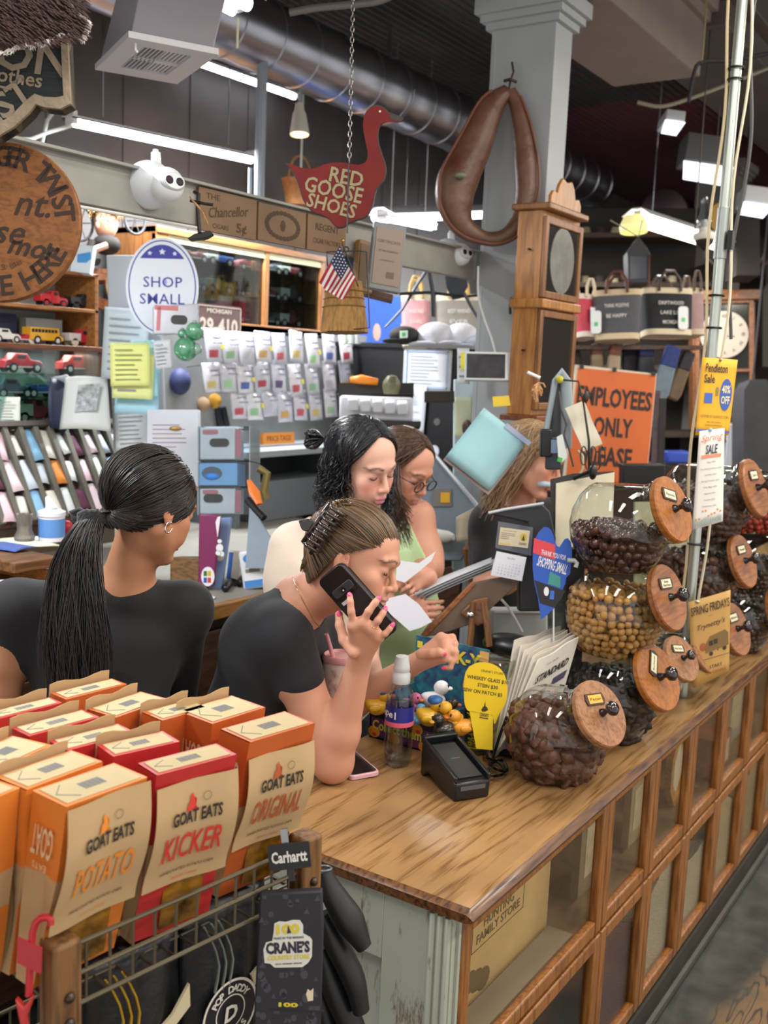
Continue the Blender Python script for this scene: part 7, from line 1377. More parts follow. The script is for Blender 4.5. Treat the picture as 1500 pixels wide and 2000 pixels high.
for k in range(14):
    a=rr.uniform(0,2*PI); x,y=1050+14*math.cos(a)*rr.uniform(.3,1),755+16*math.sin(a)*rr.uniform(.3,1); m.tube([P(1052,748,3.1),P(x,y,3.08),P(x+rr.uniform(-6,6),y+rr.uniform(4,20),3.09)],.0025,5,cap=False)
tag(m.build('raffia_bow',mat('#c79a6c',.7)),'tan raffia bow tied beside the grey strap','bow'); tag(MB().cyl(P(1030,727,3.1),P(1055,738,3.1),.005,n=8).build('white_straw',WHITE),'short white stick poking from the raffia bow','stick')
root=thing('glasses_stand','dark twig stand hung with spectacles in front of the orange sign','stand',tuple(P(1160,915,3.05)))
MB().tube([P(1100,742,3.07),P(1130,745,3.06),P(1140,790,3.05),P(1150,860,3.05),P(1152,918,3.05)],[.003,.003,.003,.004,.006],8).build('stem',mat('#2e2620',.5),root); MB().ball(P(1144,775,3.04),(.010,.010,.018),None,12,8).build('dark_bead',mat('#3a2c24',.5),root,smooth=180)
for i in range(5): MB().tube([P(1140+9*i+6*math.cos(a),890+ (i%2)*10+18*math.sin(a),3.02) for a in np.linspace(0,2*PI,16)],.0022,5,cap=False).build('spectacle_frame',mat('#2a2420',.4),root)
# grey printer tray and white cable behind the board
T,u=K(1015,1215,3.0); root=thing('receipt_tray','grey printer tray below the till screen','printer',tuple(P(1015,1250,3.0))); MB().box((0,-45*u,-.06),(110*u,136*u,.12),T).build('housing',mat('#a9adab',.5),root,bevel=.006); MB().box((0,20*u,.002),(100*u,4*u,.01),T).build('front_lip',mat('#c5c8c6',.4),root)
tag(MB().tube([P(970,1160,2.95),P(992,1185,2.93),P(1010,1215,2.92),P(1020,1235,2.92)],.004,8).build('cable',mat('#d2d3d0',.5)),'white cable hanging from the till screen','cable')
# ================================================================ chip bags in the wire rack
def chipbag(o,ax,w_,dp,h_,col,name_,dark,label,flap=True,tilt=0,seed=0,text=True,ft=.93):
    """flat bottomed paper sack standing upside down: o = base centre, ax = heading of its width"""
    root=thing('chip_bag',label,'snack bag',tuple(o),'paper chip bags in the wire rack'); rr=random.Random(seed)
    X=V((math.cos(math.radians(ax)),math.sin(math.radians(ax)),0)); T=F(o,X,z=(0,0,1))@M(((1,0,0,0),(0,1,-tilt,tilt*h_),(0,0,1,0),(0,0,0,1)))   # local -y looks to the customers
    cm=mat(col,.45,var=.10,vs=18); kr=mat('#c2a276',.75,var=.10,vs=16)
    n=10
    def ring(z):
        t=z/h_; ww=w_/2*(1+.03*math.sin(5*t+seed)); dd=dp/2*(.55+.45*min(1,t*1.6)) if t<1 else dp/2
        pinch=.010*max(0,math.sin(PI*min(1,t*1.25)))*(1-t)*2
        return [(-ww,-dd,z),(ww,-dd,z),(ww-pinch,0,z),(ww,dd,z),(-ww,dd,z),(-ww+pinch,0,z)]
    vs=[];fs=[];mi=[]
    for k in range(n+1): vs+=ring(h_*k/n)
    for k in range(n):
        for i in range(6): fs.append((k*6+i,k*6+(i+1)%6,(k+1)*6+(i+1)%6,(k+1)*6+i)); mi.append((0 if (k>=n-4 or (k<4 and i in (0,))) else 1) if i!=3 else 0)
    m=MB(); m.add(vs,fs,T); m.mi=mi; m.build('sack_body',[cm,kr],root,smooth=20)
    MB().box((0,0,h_+.0005),(w_,dp,.001),T).build('bottom_fold',cm,root); m=MB(); m.prism([(-w_/2+.005,-dp/2+.005),(w_/2-.007,-dp/2+.004),(w_/2-.004,dp/2-.005),(-w_/2+.006,dp/2-.004)],h_+.001,h_+.0022,T); m.build('kraft_patch',mat('#bfae86',.75,var=.06,vs=30),root)
    m=MB(); bw_=w_*.26
    for i in range(14): m.box((-bw_/2+bw_*i/14+.002,0,h_+.0024),(bw_/28*(1 if i%3 else 1.7),dp*.30,.0003),T)
    for a,b_ in (((-w_/2+.01,0),(-w_/2+.03,dp/2-.012)),((-w_/2+.01,0),(-w_/2+.03,-dp/2+.012))): m.tube([T@V((a[0],a[1],h_+.0024)),T@V((b_[0],b_[1],h_+.0024))],.0006,4)
    m.build('barcode',mat('#77797a',.7),root)
    if text:
        Tl=T@TR(-w_/2-.0015,0,h_*.78)@M(((0,0,-1,0),(-1,0,0,0),(0,1,0,0),(0,0,0,1)))@RZ(180); m=MB(); m.fit('GOAT',dp*.62,h_*.16,Tl,bold=.01); m.text('EATS',h_*.05,Tl@TR(0,h_*.13,0)); m.build('side_lettering',mat('#d9c8a4',.6),root)
    if flap:
        def fl(s_,t): z=h_*(ft-(ft-.33)*t); return ((s_-.5)*w_*(1.02+.06*t),-dp/2*(1.0)-.004-.012*math.sin(PI*min(1,t*1.15))-.003*math.sin(6*s_+seed),z-.006*s_*0)
        MB().grid(fl,10,12,T,thick=.001).build('kraft_flap',kr,root,smooth=60)
        dk=mat(dark,.6)
        def put(q,t0,mt,nm):      # print follows the curve of the flap
            vs=[]
            for x,y,_ in q.v:
                p=fl(.5+x/w_,t0-y/((ft-.33)*h_)); vs.append((x,p[1]-.0022,p[2]))
            MB().add(vs,q.f,T).build(nm,mt,root,smooth=0)
        I=M.Identity(4); ink=mat('#2a2622',.6)
        put(MB().fit('GOAT EATS',w_*.62,h_*.075,I,bold=.03),.32,ink,'lettering'); put(MB().text('HANDCRAFTED POTATO CHIPS',.0072,I,xs=.8),.86,ink,'lettering')
        put(MB().fit(name_,w_*.74,h_*.155,I,bold=.01),.60,dk,'flavour_lettering'); put(MB().text('gluten free · small batch',.005,I,xs=.8),.94,dk,'flavour_lettering')
        put(MB().prism([(x*w_-.06*w_,y*w_) for x,y in ((-.07,-.07),(-.05,.03),(-.02,.06),(-.03,.10),(0,.14),(.02,.09),(.05,.06),(.04,-.02),(.08,-.07),(0,-.05))],0,0),.22,dk,'goat_print'); put(MB().lathe([(.0055,0),(.0063,0)],TR(.12*w_,0,0),16),.17,mat('#6a5c44',.6),'seal_print')
        MB().prism([(-w_*.22,-h_*.11),(w_*.3,-h_*.11),(w_*.3,h_*.2),(-w_*.12,h_*.16),(-w_*.22,h_*.13)],0,.0015,T@M(((1,0,0,0.02*w_),(0,0,-1,-dp/2*.70-.001),(0,1,0,h_*.15),(0,0,0,1)))).build('chip_window',mat('#a8741c',.25,var=.8,vs=30,col2='#3f2708',coat=.5),root)
    else:
        MB().grid(lambda s_,t:((s_-.5)*w_*.98,dp/2+.006,h_*(1.05-.2*t)+.003*math.sin(9*s_)),8,2,T,thick=.001).build('kraft_flap',kr,root)
    return root
bagsW,bagsD,bagsH=.122,.068,.262
zB=.985
OR,RD,RU='#e08232','#c22f30','#c8622a'
OT,RT,UT='#e58a2e','#d8392e','#b8572c'
def bag_at(px,py,col,nm,dk,label,ax=88,flap=False,zt=1.247,w_=bagsW,dp=bagsD,tilt=.1,seed=0,text=True,h_=None,ft=.93):
    c=PZ(px,py,zt); h_=h_ or bagsH; return chipbag(V((c.x,c.y,zt-h_)),ax,w_,dp,h_,col,nm,dk,label,flap,tilt,seed,text,ft)
bag_at(178,1532,OR,'POTATO',OT,'front paper chip bag with orange sides reading potato, next to the near rack post',86,True,seed=1,tilt=.2,ft=.99)
bag_at(367,1483,RD,'KICKER',RT,'front paper chip bag with red sides reading kicker, middle of the front row',76,True,seed=2,dp=.05,tilt=.2)
bag_at(524,1419,RU,'ORIGINAL',UT,'front paper chip bag with rust sides reading original, beside the far rack post',80,True,seed=3,tilt=.2,ft=.90)
for i,(px,py,col,ax,lab,dp,w_) in enumerate(((98,1503,OR,90,'orange chip bag directly behind the potato bag',.062,.118),(271,1453,RD,74,'red chip bag directly behind the kicker bag',.05,.10),(182,1440,RD,80,'red chip bag in the third row, between two other red bags',.048,.108),(110,1412,RD,84,'red chip bag in the fourth row behind the three red ones',.046,.116),(434,1386,RU,84,'rust chip bag directly behind the original bag',.078,.108),(345,1387,RU,82,'rust chip bag with a dented top behind the second rust bag',.05,.09),(251,1376,RU,92,'rust chip bag in the far rows, turned a little',.06,.11),(175,1346,RU,84,'rust chip bag in the last row by the ponytailed clerk',.042,.114),(46,1384,RD,84,'red chip bag in the last row near the frame edge',.036,.11),(10,1470,OR,100,'orange chip bag at the frame edge in the second column',.07,.10),(-75,1560,OR,95,'orange chip bag cut off by the frame in the front row',.066,.118))):
    bag_at(px,py,col,'',OT,lab,ax,False,dp=dp,w_=w_,seed=10+i,text=(px in(98,434,345,10)))
# rack: posts, wires
pF=PZ(597,1627,1.062); pN=PZ(118,1830,1.062); TX=F(V((pN.x,pN.y,0)),V((pF.x-pN.x,pF.y-pN.y,0)),z=(0,0,1)); RL=(pF-pN).length; RD_=.46   # x along the front, y to the back
root=thing('wire_rack','rustic rack of thick wire baskets between worn wooden posts','rack',tuple(TX@V((RL/2,RD_/2,0))))
post=wood('#7d5730','#4c3218',6,2,.6,bump=.3)
for i,(x,y) in enumerate(((RL,0),(0,0),(RL,RD_),(0,RD_))):
    MB().box((x,y,.53),(.040,.040,1.064),TX).build('post',post,root,bevel=.006)
    if i<2:
        for z_ in (.99,.955): MB().ball(TX@V((x,-.021,z_)),(.007,.007,.007)).build('bolt',mat('#4a4038',.4,.7),root,smooth=180)
wirem=mat('#6d6552',.42,.7)
def basket(z0,z1,nm):
    m=MB(); a,b_,f,g=0,RL,-.002,RD_
    for z_ in (z1,(z0+z1)/2,z0):
        for p,q in (((a,f),(b_,f)),((a,g),(b_,g)),((a,f),(a,g)),((b_,f),(b_,g))): m.tube([TX@V((*p,z_)),TX@V((*q,z_))],.0034,8)
    for i in range(1,12): x=a+(b_-a)*i/12; m.tube([TX@V(q) for q in ((x,f,z1),(x,f,z0),(x,g,z0),(x,g,z1))],.0024,6)
    for i in range(1,12): y=f+(g-f)*i/12; m.tube([TX@V(q) for q in ((a,y,z1),(a,y,z0),(b_,y,z0),(b_,y,z1))],.0024,6)
    m.build(nm,wirem,root)
basket(.962,1.045,'upper_basket'); basket(.55,.66,'lower_basket')
# pretzel bags
def pret(x,w_,zt,col,label,sd):
    r=thing('pretzel_bag',label,'snack bag',tuple(TX@V((x,.05,.56))),'black pretzel bags in the lower basket'); h_=zt-.56
    T=TX@M(((1,0,0,x),(0,0,-1,.045),(0,1,0,.56+h_/2),(0,0,0,1)))
    MB().grid(lambda s_,t:((s_-.5)*w_,(.5-t)*h_,.03*math.sin(PI*s_)**.6*math.sin(PI*(.05+.9*t))**.6+.003*math.sin(17*s_+9*t)),18,18,T,thick=.055).build('pouch',mat('#17181a',.38,bump=.3,bs=22),r,smooth=180)
    m=MB(); q=T@TR(-.012,h_*.11,.0335); pts=lambda i: [T@V((-.06+.013*i+.02*t+.012*math.sin(PI*t),h_*(.47-.26*t),.036-.012*abs(t-.6))) for t in np.linspace(0,1,6)]
    for i in range(3): m.tube(pts(i),.0035,5,flat=.4)
    m.build('stripes',mat(col,.5),r)
    m=MB(); m.lathe([(.048,.001),(.052,.001)],q,36); m.lathe([(.026,.0015),(.028,.0015)],q,30); m.arctext('POP DADDY',.0155,.037,150,30,q@TR(0,0,.001),bold=.03); m.arctext('PRETZELS',.0155,.037,-140,-40,q@TR(0,0,.001),bold=.03,inward=True); m.text('D',.034,q@TR(0,0,.002),bold=.03,shear=.15); m.build('emblem_print',mat('#d6d2c4',.5),r); 
    MB().lathe([(0,.0005),(.049,.0005)],q,36).build('emblem_disc',mat('#1c1a22',.5),r)
    m=MB(); m.prism([(-.095,-.062),(-.04,-.045),(-.05,-.02),(-.095,-.035)],-.004,-.001,q); m.prism([(.048,.02),(.09,.05),(.088,.085),(.06,.05),(.042,.04)],-.006,-.001,q); m.build('ribbon',mat('#c8bd9c',.5),r)
    m=MB(); m.text('OLD',.014,q@TR(-.072,-.038,.001),bold=.02); m.text('SNACKS',.012,q@TR(-.068,-.052,.001),bold=.02); m.build('ribbon_lettering',mat('#26241f',.6),r); m=MB(); m.fit('GARLIC PARMESAN' if sd==2 else 'HONEY MUSTARD',.15,.035,q@TR(.02,-.078,-.004),bold=.02); m.build('flavour_lettering',mat('#8d9a84' if sd==2 else '#b8a24a',.6),r)
    return r
pret(RL-.122,.165,.985,'#7c8780','black pretzel bag with grey stripes and a full round emblem, beside the printed sack',2); pret(RL-.285,.165,.975,'#c9a31e','black pretzel bag with yellow stripes, nearest the front wooden post',1)
# red hook with tag
root=thing('red_hook','red metal hook with blank red tag and clip hanging on the near wire','hook',tuple(P(60,1960,1.24)))
MB().tube([P(x,y,1.235) for x,y in ((99,1806),(99,1797),(92,1792),(80,1793),(70,1802),(64,1820),(61,1860),(58,1905),(56,1945))],.0045,10).build('hook_rod',mat('#b01f2a',.35),root); MB().prism(pl([(35,1830),(82,1852),(80,1902),(33,1880)],58,1865,1.23),-.002,.001,FC(P(58,1865,1.23))).build('tag_plate',mat('#a8222a',.4),root); MB().prism(pl([(32,1947),(48,1965),(66,1942),(62,1960),(52,1985),(56,2010),(44,2010),(38,1980)],50,1970,1.23),-.006,.006,FC(P(50,1970,1.23))).build('clip',mat('#b3302e',.4),root,bevel=.002)
# brand clip sign
D=1.50; T,u=K(565,1673,D,6); root=thing('brand_sign','small black sign plate with white brand lettering clipped on the far rack post','sign',tuple(P(565,1705,D)))
MB().prism(rrect(82*u,50*u,3*u),-.004,0,T).build('plate',mat('#131315',.4),root); m=MB(); m.fit('Carhartt',70*u,23*u,T@TR(0,0,0),bold=.03); m.build('lettering',mat('#dddcd6',.5),root); MB().box((0,-34*u,-.004),(12*u,30*u,.006),T).build('stem',BLACKP,root); MB().box((-6*u,36*u,-.006),(14*u,34*u,.004),T).build('clip',STEEL,root)
# printed sack and black sleeves
D=1.50; T,u=K(562,1880,D,-2); root=thing('printed_sack','dark grey printed anniversary sack hanging under the small black sign','sack',tuple(P(562,2060,D)))
MB().prism(pl([(503,1748),(624,1738),(629,1815),(630,2070),(498,2070)],562,1880,D),-.018,0,T).build('sack',mat('#25242c',.6,var=.12,vs=10),root,bevel=.003)
m=MB(); rr=random.Random(9)
for k in range(64):
    x,y=rr.uniform(-56,60),rr.uniform(-118,132)
    if -40<x<52 and -8<y<90: continue
    s_=rr.uniform(4,8)
    (m.prism(oval(s_*u,s_*1.2*u,12,x*u,y*u),0,.0004,T) if k%3==0 else m.box((x*u,y*u,.0002),(s_*1.7*u,s_*1.4*u,.0004),T) if k%3==1 else m.prism([((x-s_)*u,(y-s_)*u),((x+s_)*u,(y-s_)*u),(x*u,(y+s_)*u)],0,.0004,T))
m.build('pattern',mat('#403f4a',.6),root)
Tb=T@RZ(5); m=MB(); m.prism([(x*u,y*u) for x,y in ((-45,2),(-46,28),(-40,42),(-28,44),(-24,62),(-22,78),(-12,82),(0,80),(14,83),(28,82),(34,72),(33,56),(46,48),(50,42),(48,10),(40,-2),(28,-10),(-26,-8),(-34,0))],.0004,.001,Tb); m.build('emblem_backing',mat('#d6d6cc',.5),root)
m=MB(); m.fit('CRANE’S',86*u,23*u,Tb@TR(2*u,30*u,.0008),bold=.05); m.fit('YEARS IN THE MAKING',60*u,4.5*u,Tb@TR(4*u,49*u,.0008),bold=.02); m.fit('since nineteen sixteen',52*u,3.5*u,Tb@TR(2*u,-1*u,.0008),bold=.02); m.prism([(x*u,y*u) for x,y in ((2,58),(5,74),(10,58))],.0016,.002,Tb); m.build('lettering',mat('#2b2338',.5),root); m=MB(); m.fit('100',46*u,20*u,Tb@TR(4*u,66*u,.0008),bold=.05); m.fit('COUNTRY STORE',82*u,9*u,Tb@TR(2*u,11*u,.0008),bold=.04); m.fit('100',38*u,9*u,T@TR(4*u,-82*u,0),bold=.05); m.build('yellow_lettering',mat('#d8c433',.5),root)
m=MB(); m.prism([(x*u,y*u) for x,y in ((38,-60),(41,-50),(46,-54),(52,-48),(52,-72),(42,-74))],0,.0006,T); m.build('fox_patch',mat('#d9cfa8',.5),root); MB().box((20*u,-93*u,-.001),(106*u,4*u,.003),T).build('pocket_fold',mat('#1b1a21',.6),root)
for i,(pts,r_,lab) in enumerate((([(632,1700),(650,1745),(685,1800),(712,1850)],[15,26,32,17],'uppermost black rubber sleeve sticking out beside the printed sack'),([(630,1785),(655,1840),(690,1910),(706,1975)],[18,28,28,20],'second black rubber sleeve beneath the uppermost one'),([(628,1850),(655,1930),(690,2010),(700,2050)],[20,30,28,24],'third black rubber sleeve low behind the printed sack'),([(622,1920),(640,1990),(660,2060)],[20,26,26],'lowest black rubber sleeve at the frame edge'))):
    u=1.75/2000; sp=smoothpath(pts,14); rs=np.interp(np.linspace(0,len(r_)-1,14),range(len(r_)),r_)
    root=thing('rubber_sleeve',lab,'sleeve',tuple(P(pts[-1][0],pts[-1][1],1.75)),'black rubber sleeves hanging on the rack')
    MB().tube([P(x,y,1.74+.02*i) for x,y in sp],[q*u for q in rs],18,flat=.8,cap=True).build('sleeve',mat('#18191b',.42),root,smooth=60)
    if i==0: MB().lathe([(.013,-.002),(.0155,0),(.013,.002),(.011,0),(.013,-.002)],F(P(632,1696,1.735),CR,z=P(632,1690,1.735)-P(650,1745,1.735)),20).build('cuff_rim',mat('#55585c',.4),root)
# ================================================================ people
class Body:
    """one continuous figure: tapered limbs and ellipsoids blended into a single surface"""
    def __init__(s): s.pr=[]
    def cone(s,a,b,ra,rb,k=.02,t='b',n=None,fl=1): s.pr.append(('c',np.array(a,float),np.array(b,float),ra,rb,k,t,None if n is None else np.array(n,float)/np.linalg.norm(n),fl)); return s
    def ell(s,c,r,R=None,k=.012,t='b',sub=False): s.pr.append(('s' if sub else 'e',np.array(c,float),np.array(r,float),np.eye(3) if R is None else np.array(R,float),0,k,t,None,1)); return s
    def chain(s,pts,rs,k=.02,t='b',n=None,fl=1):
        for i in range(len(pts)-1): s.cone(pts[i],pts[i+1],rs[i],rs[i+1],k,t,n,fl)
        return s
    def field(s,h,tags,off=0,pad=.03):
        P_=[p for p in s.pr if p[6] in tags]
        lo=np.min([np.minimum(p[1],p[2])-max(p[3],p[4]) if p[0]=='c' else p[1]-p[2].max() for p in P_ if p[0]!='s'],0)-pad-off
        hi=np.max([np.maximum(p[1],p[2])+max(p[3],p[4]) if p[0]=='c' else p[1]+p[2].max() for p in P_ if p[0]!='s'],0)+pad+off
        nn=np.ceil((hi-lo)/h).astype(int)+1; D=np.full(nn,1.0,np.float32)
        for p in P_:
            if p[0]=='c': l,u_=np.minimum(p[1],p[2])-max(p[3],p[4]),np.maximum(p[1],p[2])+max(p[3],p[4])
            else: l,u_=p[1]-p[2].max(),p[1]+p[2].max()
            m_=p[5]+off+3*h+.008; i0=np.maximum(((l-m_-lo)/h).astype(int),0); i1=np.minimum(((u_+m_-lo)/h).astype(int)+2,nn)
            g=[lo[a]+h*np.arange(i0[a],i1[a],dtype=np.float32) for a in range(3)]
            X,Y,Z=np.meshgrid(*g,indexing='ij')
            if p[0]=='c':
                A,B=p[1],p[2]; ab=B-A; L2=max(ab@ab,1e-9); x,y,z=X-A[0],Y-A[1],Z-A[2]
                t=np.clip((x*ab[0]+y*ab[1]+z*ab[2])/L2,0,1); x,y,z=x-t*ab[0],y-t*ab[1],z-t*ab[2]
                if p[7] is not None:
                    n=p[7]; dn=x*n[0]+y*n[1]+z*n[2]; q=1/p[8]-1; x,y,z=x+q*dn*n[0],y+q*dn*n[1],z+q*dn*n[2]
                d=np.sqrt(x*x+y*y+z*z)-(p[3]+t*(p[4]-p[3]))
            else:
                R,r=p[3],p[2]; x,y,z=X-p[1][0],Y-p[1][1],Z-p[1][2]
                a,b,c=[R[0][i]*x+R[1][i]*y+R[2][i]*z for i in range(3)]
                k0=np.sqrt((a/r[0])**2+(b/r[1])**2+(c/r[2])**2); k1=np.sqrt((a/r[0]**2)**2+(b/r[1]**2)**2+(c/r[2]**2)**2)+1e-9; d=k0*(k0-1)/k1
            S_=D[i0[0]:i1[0],i0[1]:i1[1],i0[2]:i1[2]]; k=p[5]
            if p[0]=='s': hh=np.clip(.5-.5*(S_+d)/k,0,1); S_[...]=S_+(-d-S_)*hh+k*hh*(1-hh)
            else: hh=np.clip(.5+.5*(S_-d)/k,0,1); S_[...]=S_+(d-S_)*hh-k*hh*(1-hh)
        return D-off,lo
def nets(D,lo,h):
    s=D<0; c=[s[i:s.shape[0]-1+i,j:s.shape[1]-1+j,k:s.shape[2]-1+k] for i in (0,1) for j in (0,1) for k in (0,1)]
    al=np.logical_and.reduce(c); an=np.logical_or.reduce(c); ix=np.argwhere(an&~al)
    cor=[(i,j,k) for i in (0,1) for j in (0,1) for k in (0,1)]; val=np.stack([D[ix[:,0]+i,ix[:,1]+j,ix[:,2]+k] for i,j,k in cor],1)
    acc=np.zeros((len(ix),3)); cnt=np.zeros(len(ix))
    for a in range(8):
        for b in range(a+1,8):
            if sum(abs(cor[a][q]-cor[b][q]) for q in range(3))!=1: continue
            x=(val[:,a]<0)!=(val[:,b]<0); t=np.where(x,val[:,a]/np.where(x,val[:,a]-val[:,b],1),0)
            p=np.array(cor[a])+t[:,None]*(np.array(cor[b])-np.array(cor[a])); acc+=p*x[:,None]; cnt+=x
    vs=lo+h*(ix+acc/cnt[:,None]); vid=np.full(np.array(D.shape)-1,-1); vid[ix[:,0],ix[:,1],ix[:,2]]=np.arange(len(ix))
    fs=[]
    for ax in range(3):
        sh=[slice(None)]*3; s0=list(sh); s1=list(sh); s0[ax]=slice(0,-1); s1[ax]=slice(1,None); x=s[tuple(s0)]!=s[tuple(s1)]; e=np.argwhere(x)
        o=[q for q in range(3) if q!=ax]; ok=(e[:,o[0]]>0)&(e[:,o[1]]>0)&(e[:,o[0]]<D.shape[o[0]]-1)&(e[:,o[1]]<D.shape[o[1]]-1); e=e[ok]
        def g(da,db): q=e.copy(); q[:,o[0]]+=da; q[:,o[1]]+=db; return vid[q[:,0],q[:,1],q[:,2]]
        f=np.stack([g(-1,-1),g(0,-1),g(0,0),g(-1,0)],1); inside=s[e[:,0],e[:,1],e[:,2]]; flip=inside if ax==1 else ~inside
        f[flip]=f[flip][:,::-1]; fs.append(f)
    return vs,np.vstack(fs)
def npmesh(name,vs,fs,mats,parent=None,o0=None,col=None,smooth=180):
    o0=WL[parent.name] if parent is not None else V(o0)
    me=bpy.data.meshes.new(name); v=(vs-np.array(o0)).astype(np.float32)
    me.vertices.add(len(v)); me.vertices.foreach_set('co',v.ravel()); me.loops.add(fs.size); me.loops.foreach_set('vertex_index',fs.ravel().astype(np.int32))
    me.polygons.add(len(fs)); me.polygons.foreach_set('loop_start',np.arange(0,fs.size,fs.shape[1],dtype=np.int32)); me.polygons.foreach_set('loop_total',np.full(len(fs),fs.shape[1],dtype=np.int32)); me.update(calc_edges=True)
    for m in mats: me.materials.append(m)
    if col is not None: a=me.color_attributes.new('tone','FLOAT_COLOR','POINT'); a.data.foreach_set('color',np.hstack([col,np.ones((len(col),1))]).astype(np.float32).ravel())
    return finish(name,me,o0,parent,smooth)
def frame3(fwd,up):
    f=np.array(fwd,float); f/=np.linalg.norm(f); u=np.array(up,float); u-=f*(u@f); u/=np.linalg.norm(u); return np.stack([np.cross(f,u),f,u],1)   # columns: right, forward, up
def head(B,c,R,s=1.0,wide=1.0,mouth=0):
    """head in its own frame: x to its right, y forward, z up"""
    w=lambda x,y,z: np.array(c)+R@(np.array([x*wide,y,z])*s)
    E=lambda p,r,k=.012,sub=False: B.ell(w(*p),np.array(r)*s*np.array([wide,1,1]),R,k*s,'b',sub)
    E((0,-.012,.034),(.072,.090,.078)); E((0,.026,-.022),(.060,.058,.082),.02); E((0,.045,.045),(.055,.040,.045),.03)
    for q in (-1,1):
        B.cone(w(q*.050,.004,-.052),w(q*.016,.070,-.096),.020*s,.016*s,.022*s); E((q*.038,.062,-.022),(.022,.019,.020),.02); E((q*.030,.064,-.050),(.022,.022,.024),.02)
        E((q*.031,.0905,.006),(.016,.012,.010),.012,True); E((q*.031,.0765,.004),(.0135,.0115,.0105),.004); B.cone(w(q*.017,.089,.024),w(q*.045,.078,.024),.0065*s,.005*s,.012*s)
        E((q*.0745,-.006,-.008),(.0055,.017,.029),.004); E((q*.0775,-.001,-.004),(.004,.009,.016),.004,True); E((q*.074,.0,-.034),(.006,.009,.010),.004)
    E((0,.076,-.096),(.018,.014,.013),.014); E((0,.084,.026),(.03,.010,.012),.018)
    B.cone(w(0,.086,.012),w(0,.106,-.026),.0065*s,.0085*s,.010*s); E((0,.107,-.030),(.0095,.009,.0085),.006)
    for q in (-1,1): E((q*.0105,.098,-.033),(.0075,.009,.0068),.005)
    E((0,.080,-.052),(.026,.018,.016),.014); E((0,.0955,-.0575),(.020,.0085,.0055),.004); E((0,.0935,-.0685),(.017,.0085,.0068),.004); E((0,.105,-.0628-mouth*.002),(.021,.006,.0012+mouth*.003),.003,True)
    return w
def skin_tone(vs,base,w,R,c,s,lip=(.55,.2,.19),blush=.25,brow=None,extra=None):
    b=np.array(lin(base)[:3]); col=np.tile(b,(len(vs),1)); q=((vs-np.array(c))@R)/s
    def g(p,r): return np.exp(-(((q-np.array(p))/np.array(r))**2).sum(1))
    for x in (-1,1): col=col*(1-blush*g((x*.038,.078,-.03),(.022,.03,.02))[:,None]*np.array([.05,.45,.45]))
    col=col*(1-.35*g((0,.115,-.03),(.014,.02,.014))[:,None]*np.array([.03,.3,.3]))
    for x in (-1,1): col=col*(1-.4*g((x*.076,0,-.01),(.01,.03,.04))[:,None]*np.array([.0,.3,.3]))
    m=np.clip(1.6*(g((0,.103,-.0572),(.017,.014,.0052))+g((0,.1015,-.0685),(.015,.014,.0062))),0,1)[:,None]; col=col*(1-m)+m*np.array(lip)
    if brow is not None:
        br=np.zeros(len(vs))
        for x in (-1,1):
            for t in np.linspace(0,1,7): br=np.maximum(br,1.3*g((x*(.017+.032*t),.092-.012*t,.026+.005*math.sin(PI*min(1,t*1.1))-.003*t),(.0055,.02,.0030-.001*t)))
        br=np.clip(br,0,.85)[:,None]; col=col*(1-br)+br*np.array(lin(brow)[:3])
    # closed lid line
    return col
skinm=bpy.data.materials.new('skin'); skinm.use_nodes=True; _n=skinm.node_tree.nodes; _b=_n['Principled BSDF']; _a=_n.new('ShaderNodeAttribute'); _a.attribute_name='tone'; skinm.node_tree.links.new(_a.outputs['Color'],_b.inputs['Base Color']); _b.inputs['Roughness'].default_value=.48; _b.inputs['Subsurface Weight'].default_value=.12; _b.inputs['Subsurface Radius'].default_value=(.012,.005,.003); _b.inputs['Subsurface Scale'].default_value=.4; _b.inputs['Specular IOR Level'].default_value=.4
def hairmat(c1,c2,rough=.36):
    m=bpy.data.materials.new('hair'); m.use_nodes=True; n=m.node_tree.nodes; b=n['Principled BSDF']; a=n.new('ShaderNodeAttribute'); a.attribute_name='tone'; r=n.new('ShaderNodeMix'); r.data_type='RGBA'; r.inputs[6].default_value=lin(c1); r.inputs[7].default_value=lin(c2); m.node_tree.links.new(a.outputs['Fac'],r.inputs[0]); m.node_tree.links.new(r.outputs[2],b.inputs['Base Color']); b.inputs['Roughness'].default_value=rough; b.inputs['Specular IOR Level'].default_value=.6; return m
def strands(name,paths,r,mt,parent,n=5,seed=0,taper=.35):
    """each strand a thin tapered tube; one mesh per part"""
    rr=np.random.RandomState(seed); VS=[];FS=[];CC=[];off=0
    for p in paths:
        p=np.array(p,float); m=len(p); t=np.gradient(p,axis=0); t/=np.linalg.norm(t,axis=1)[:,None]+1e-9
        u=np.cross(t,np.tile([.31,.2,.93],(m,1))); u/=np.linalg.norm(u,axis=1)[:,None]+1e-9; b=np.cross(t,u)
        rad=r*rr.uniform(.7,1.3)*(1-(1-taper)*np.linspace(0,1,m)**2)*np.minimum(1,.5+np.linspace(0,6,m))
        a=np.arange(n)*2*PI/n; ring=p[:,None,:]+rad[:,None,None]*(u[:,None,:]*np.cos(a)[None,:,None]+b[:,None,:]*np.sin(a)[None,:,None])
        VS.append(ring.reshape(-1,3)); i=np.arange(m-1)[:,None]*n; k=np.arange(n)[None,:]; k2=(k+1)%n
        FS.append(np.stack([i+k,i+k2,i+n+k2,i+n+k],-1).reshape(-1,4)+off); off+=m*n; CC.append(np.full((m*n,3),rr.beta(1.6,3)))
    return npmesh(name,np.vstack(VS),np.vstack(FS),[mt],parent,col=np.vstack(CC))
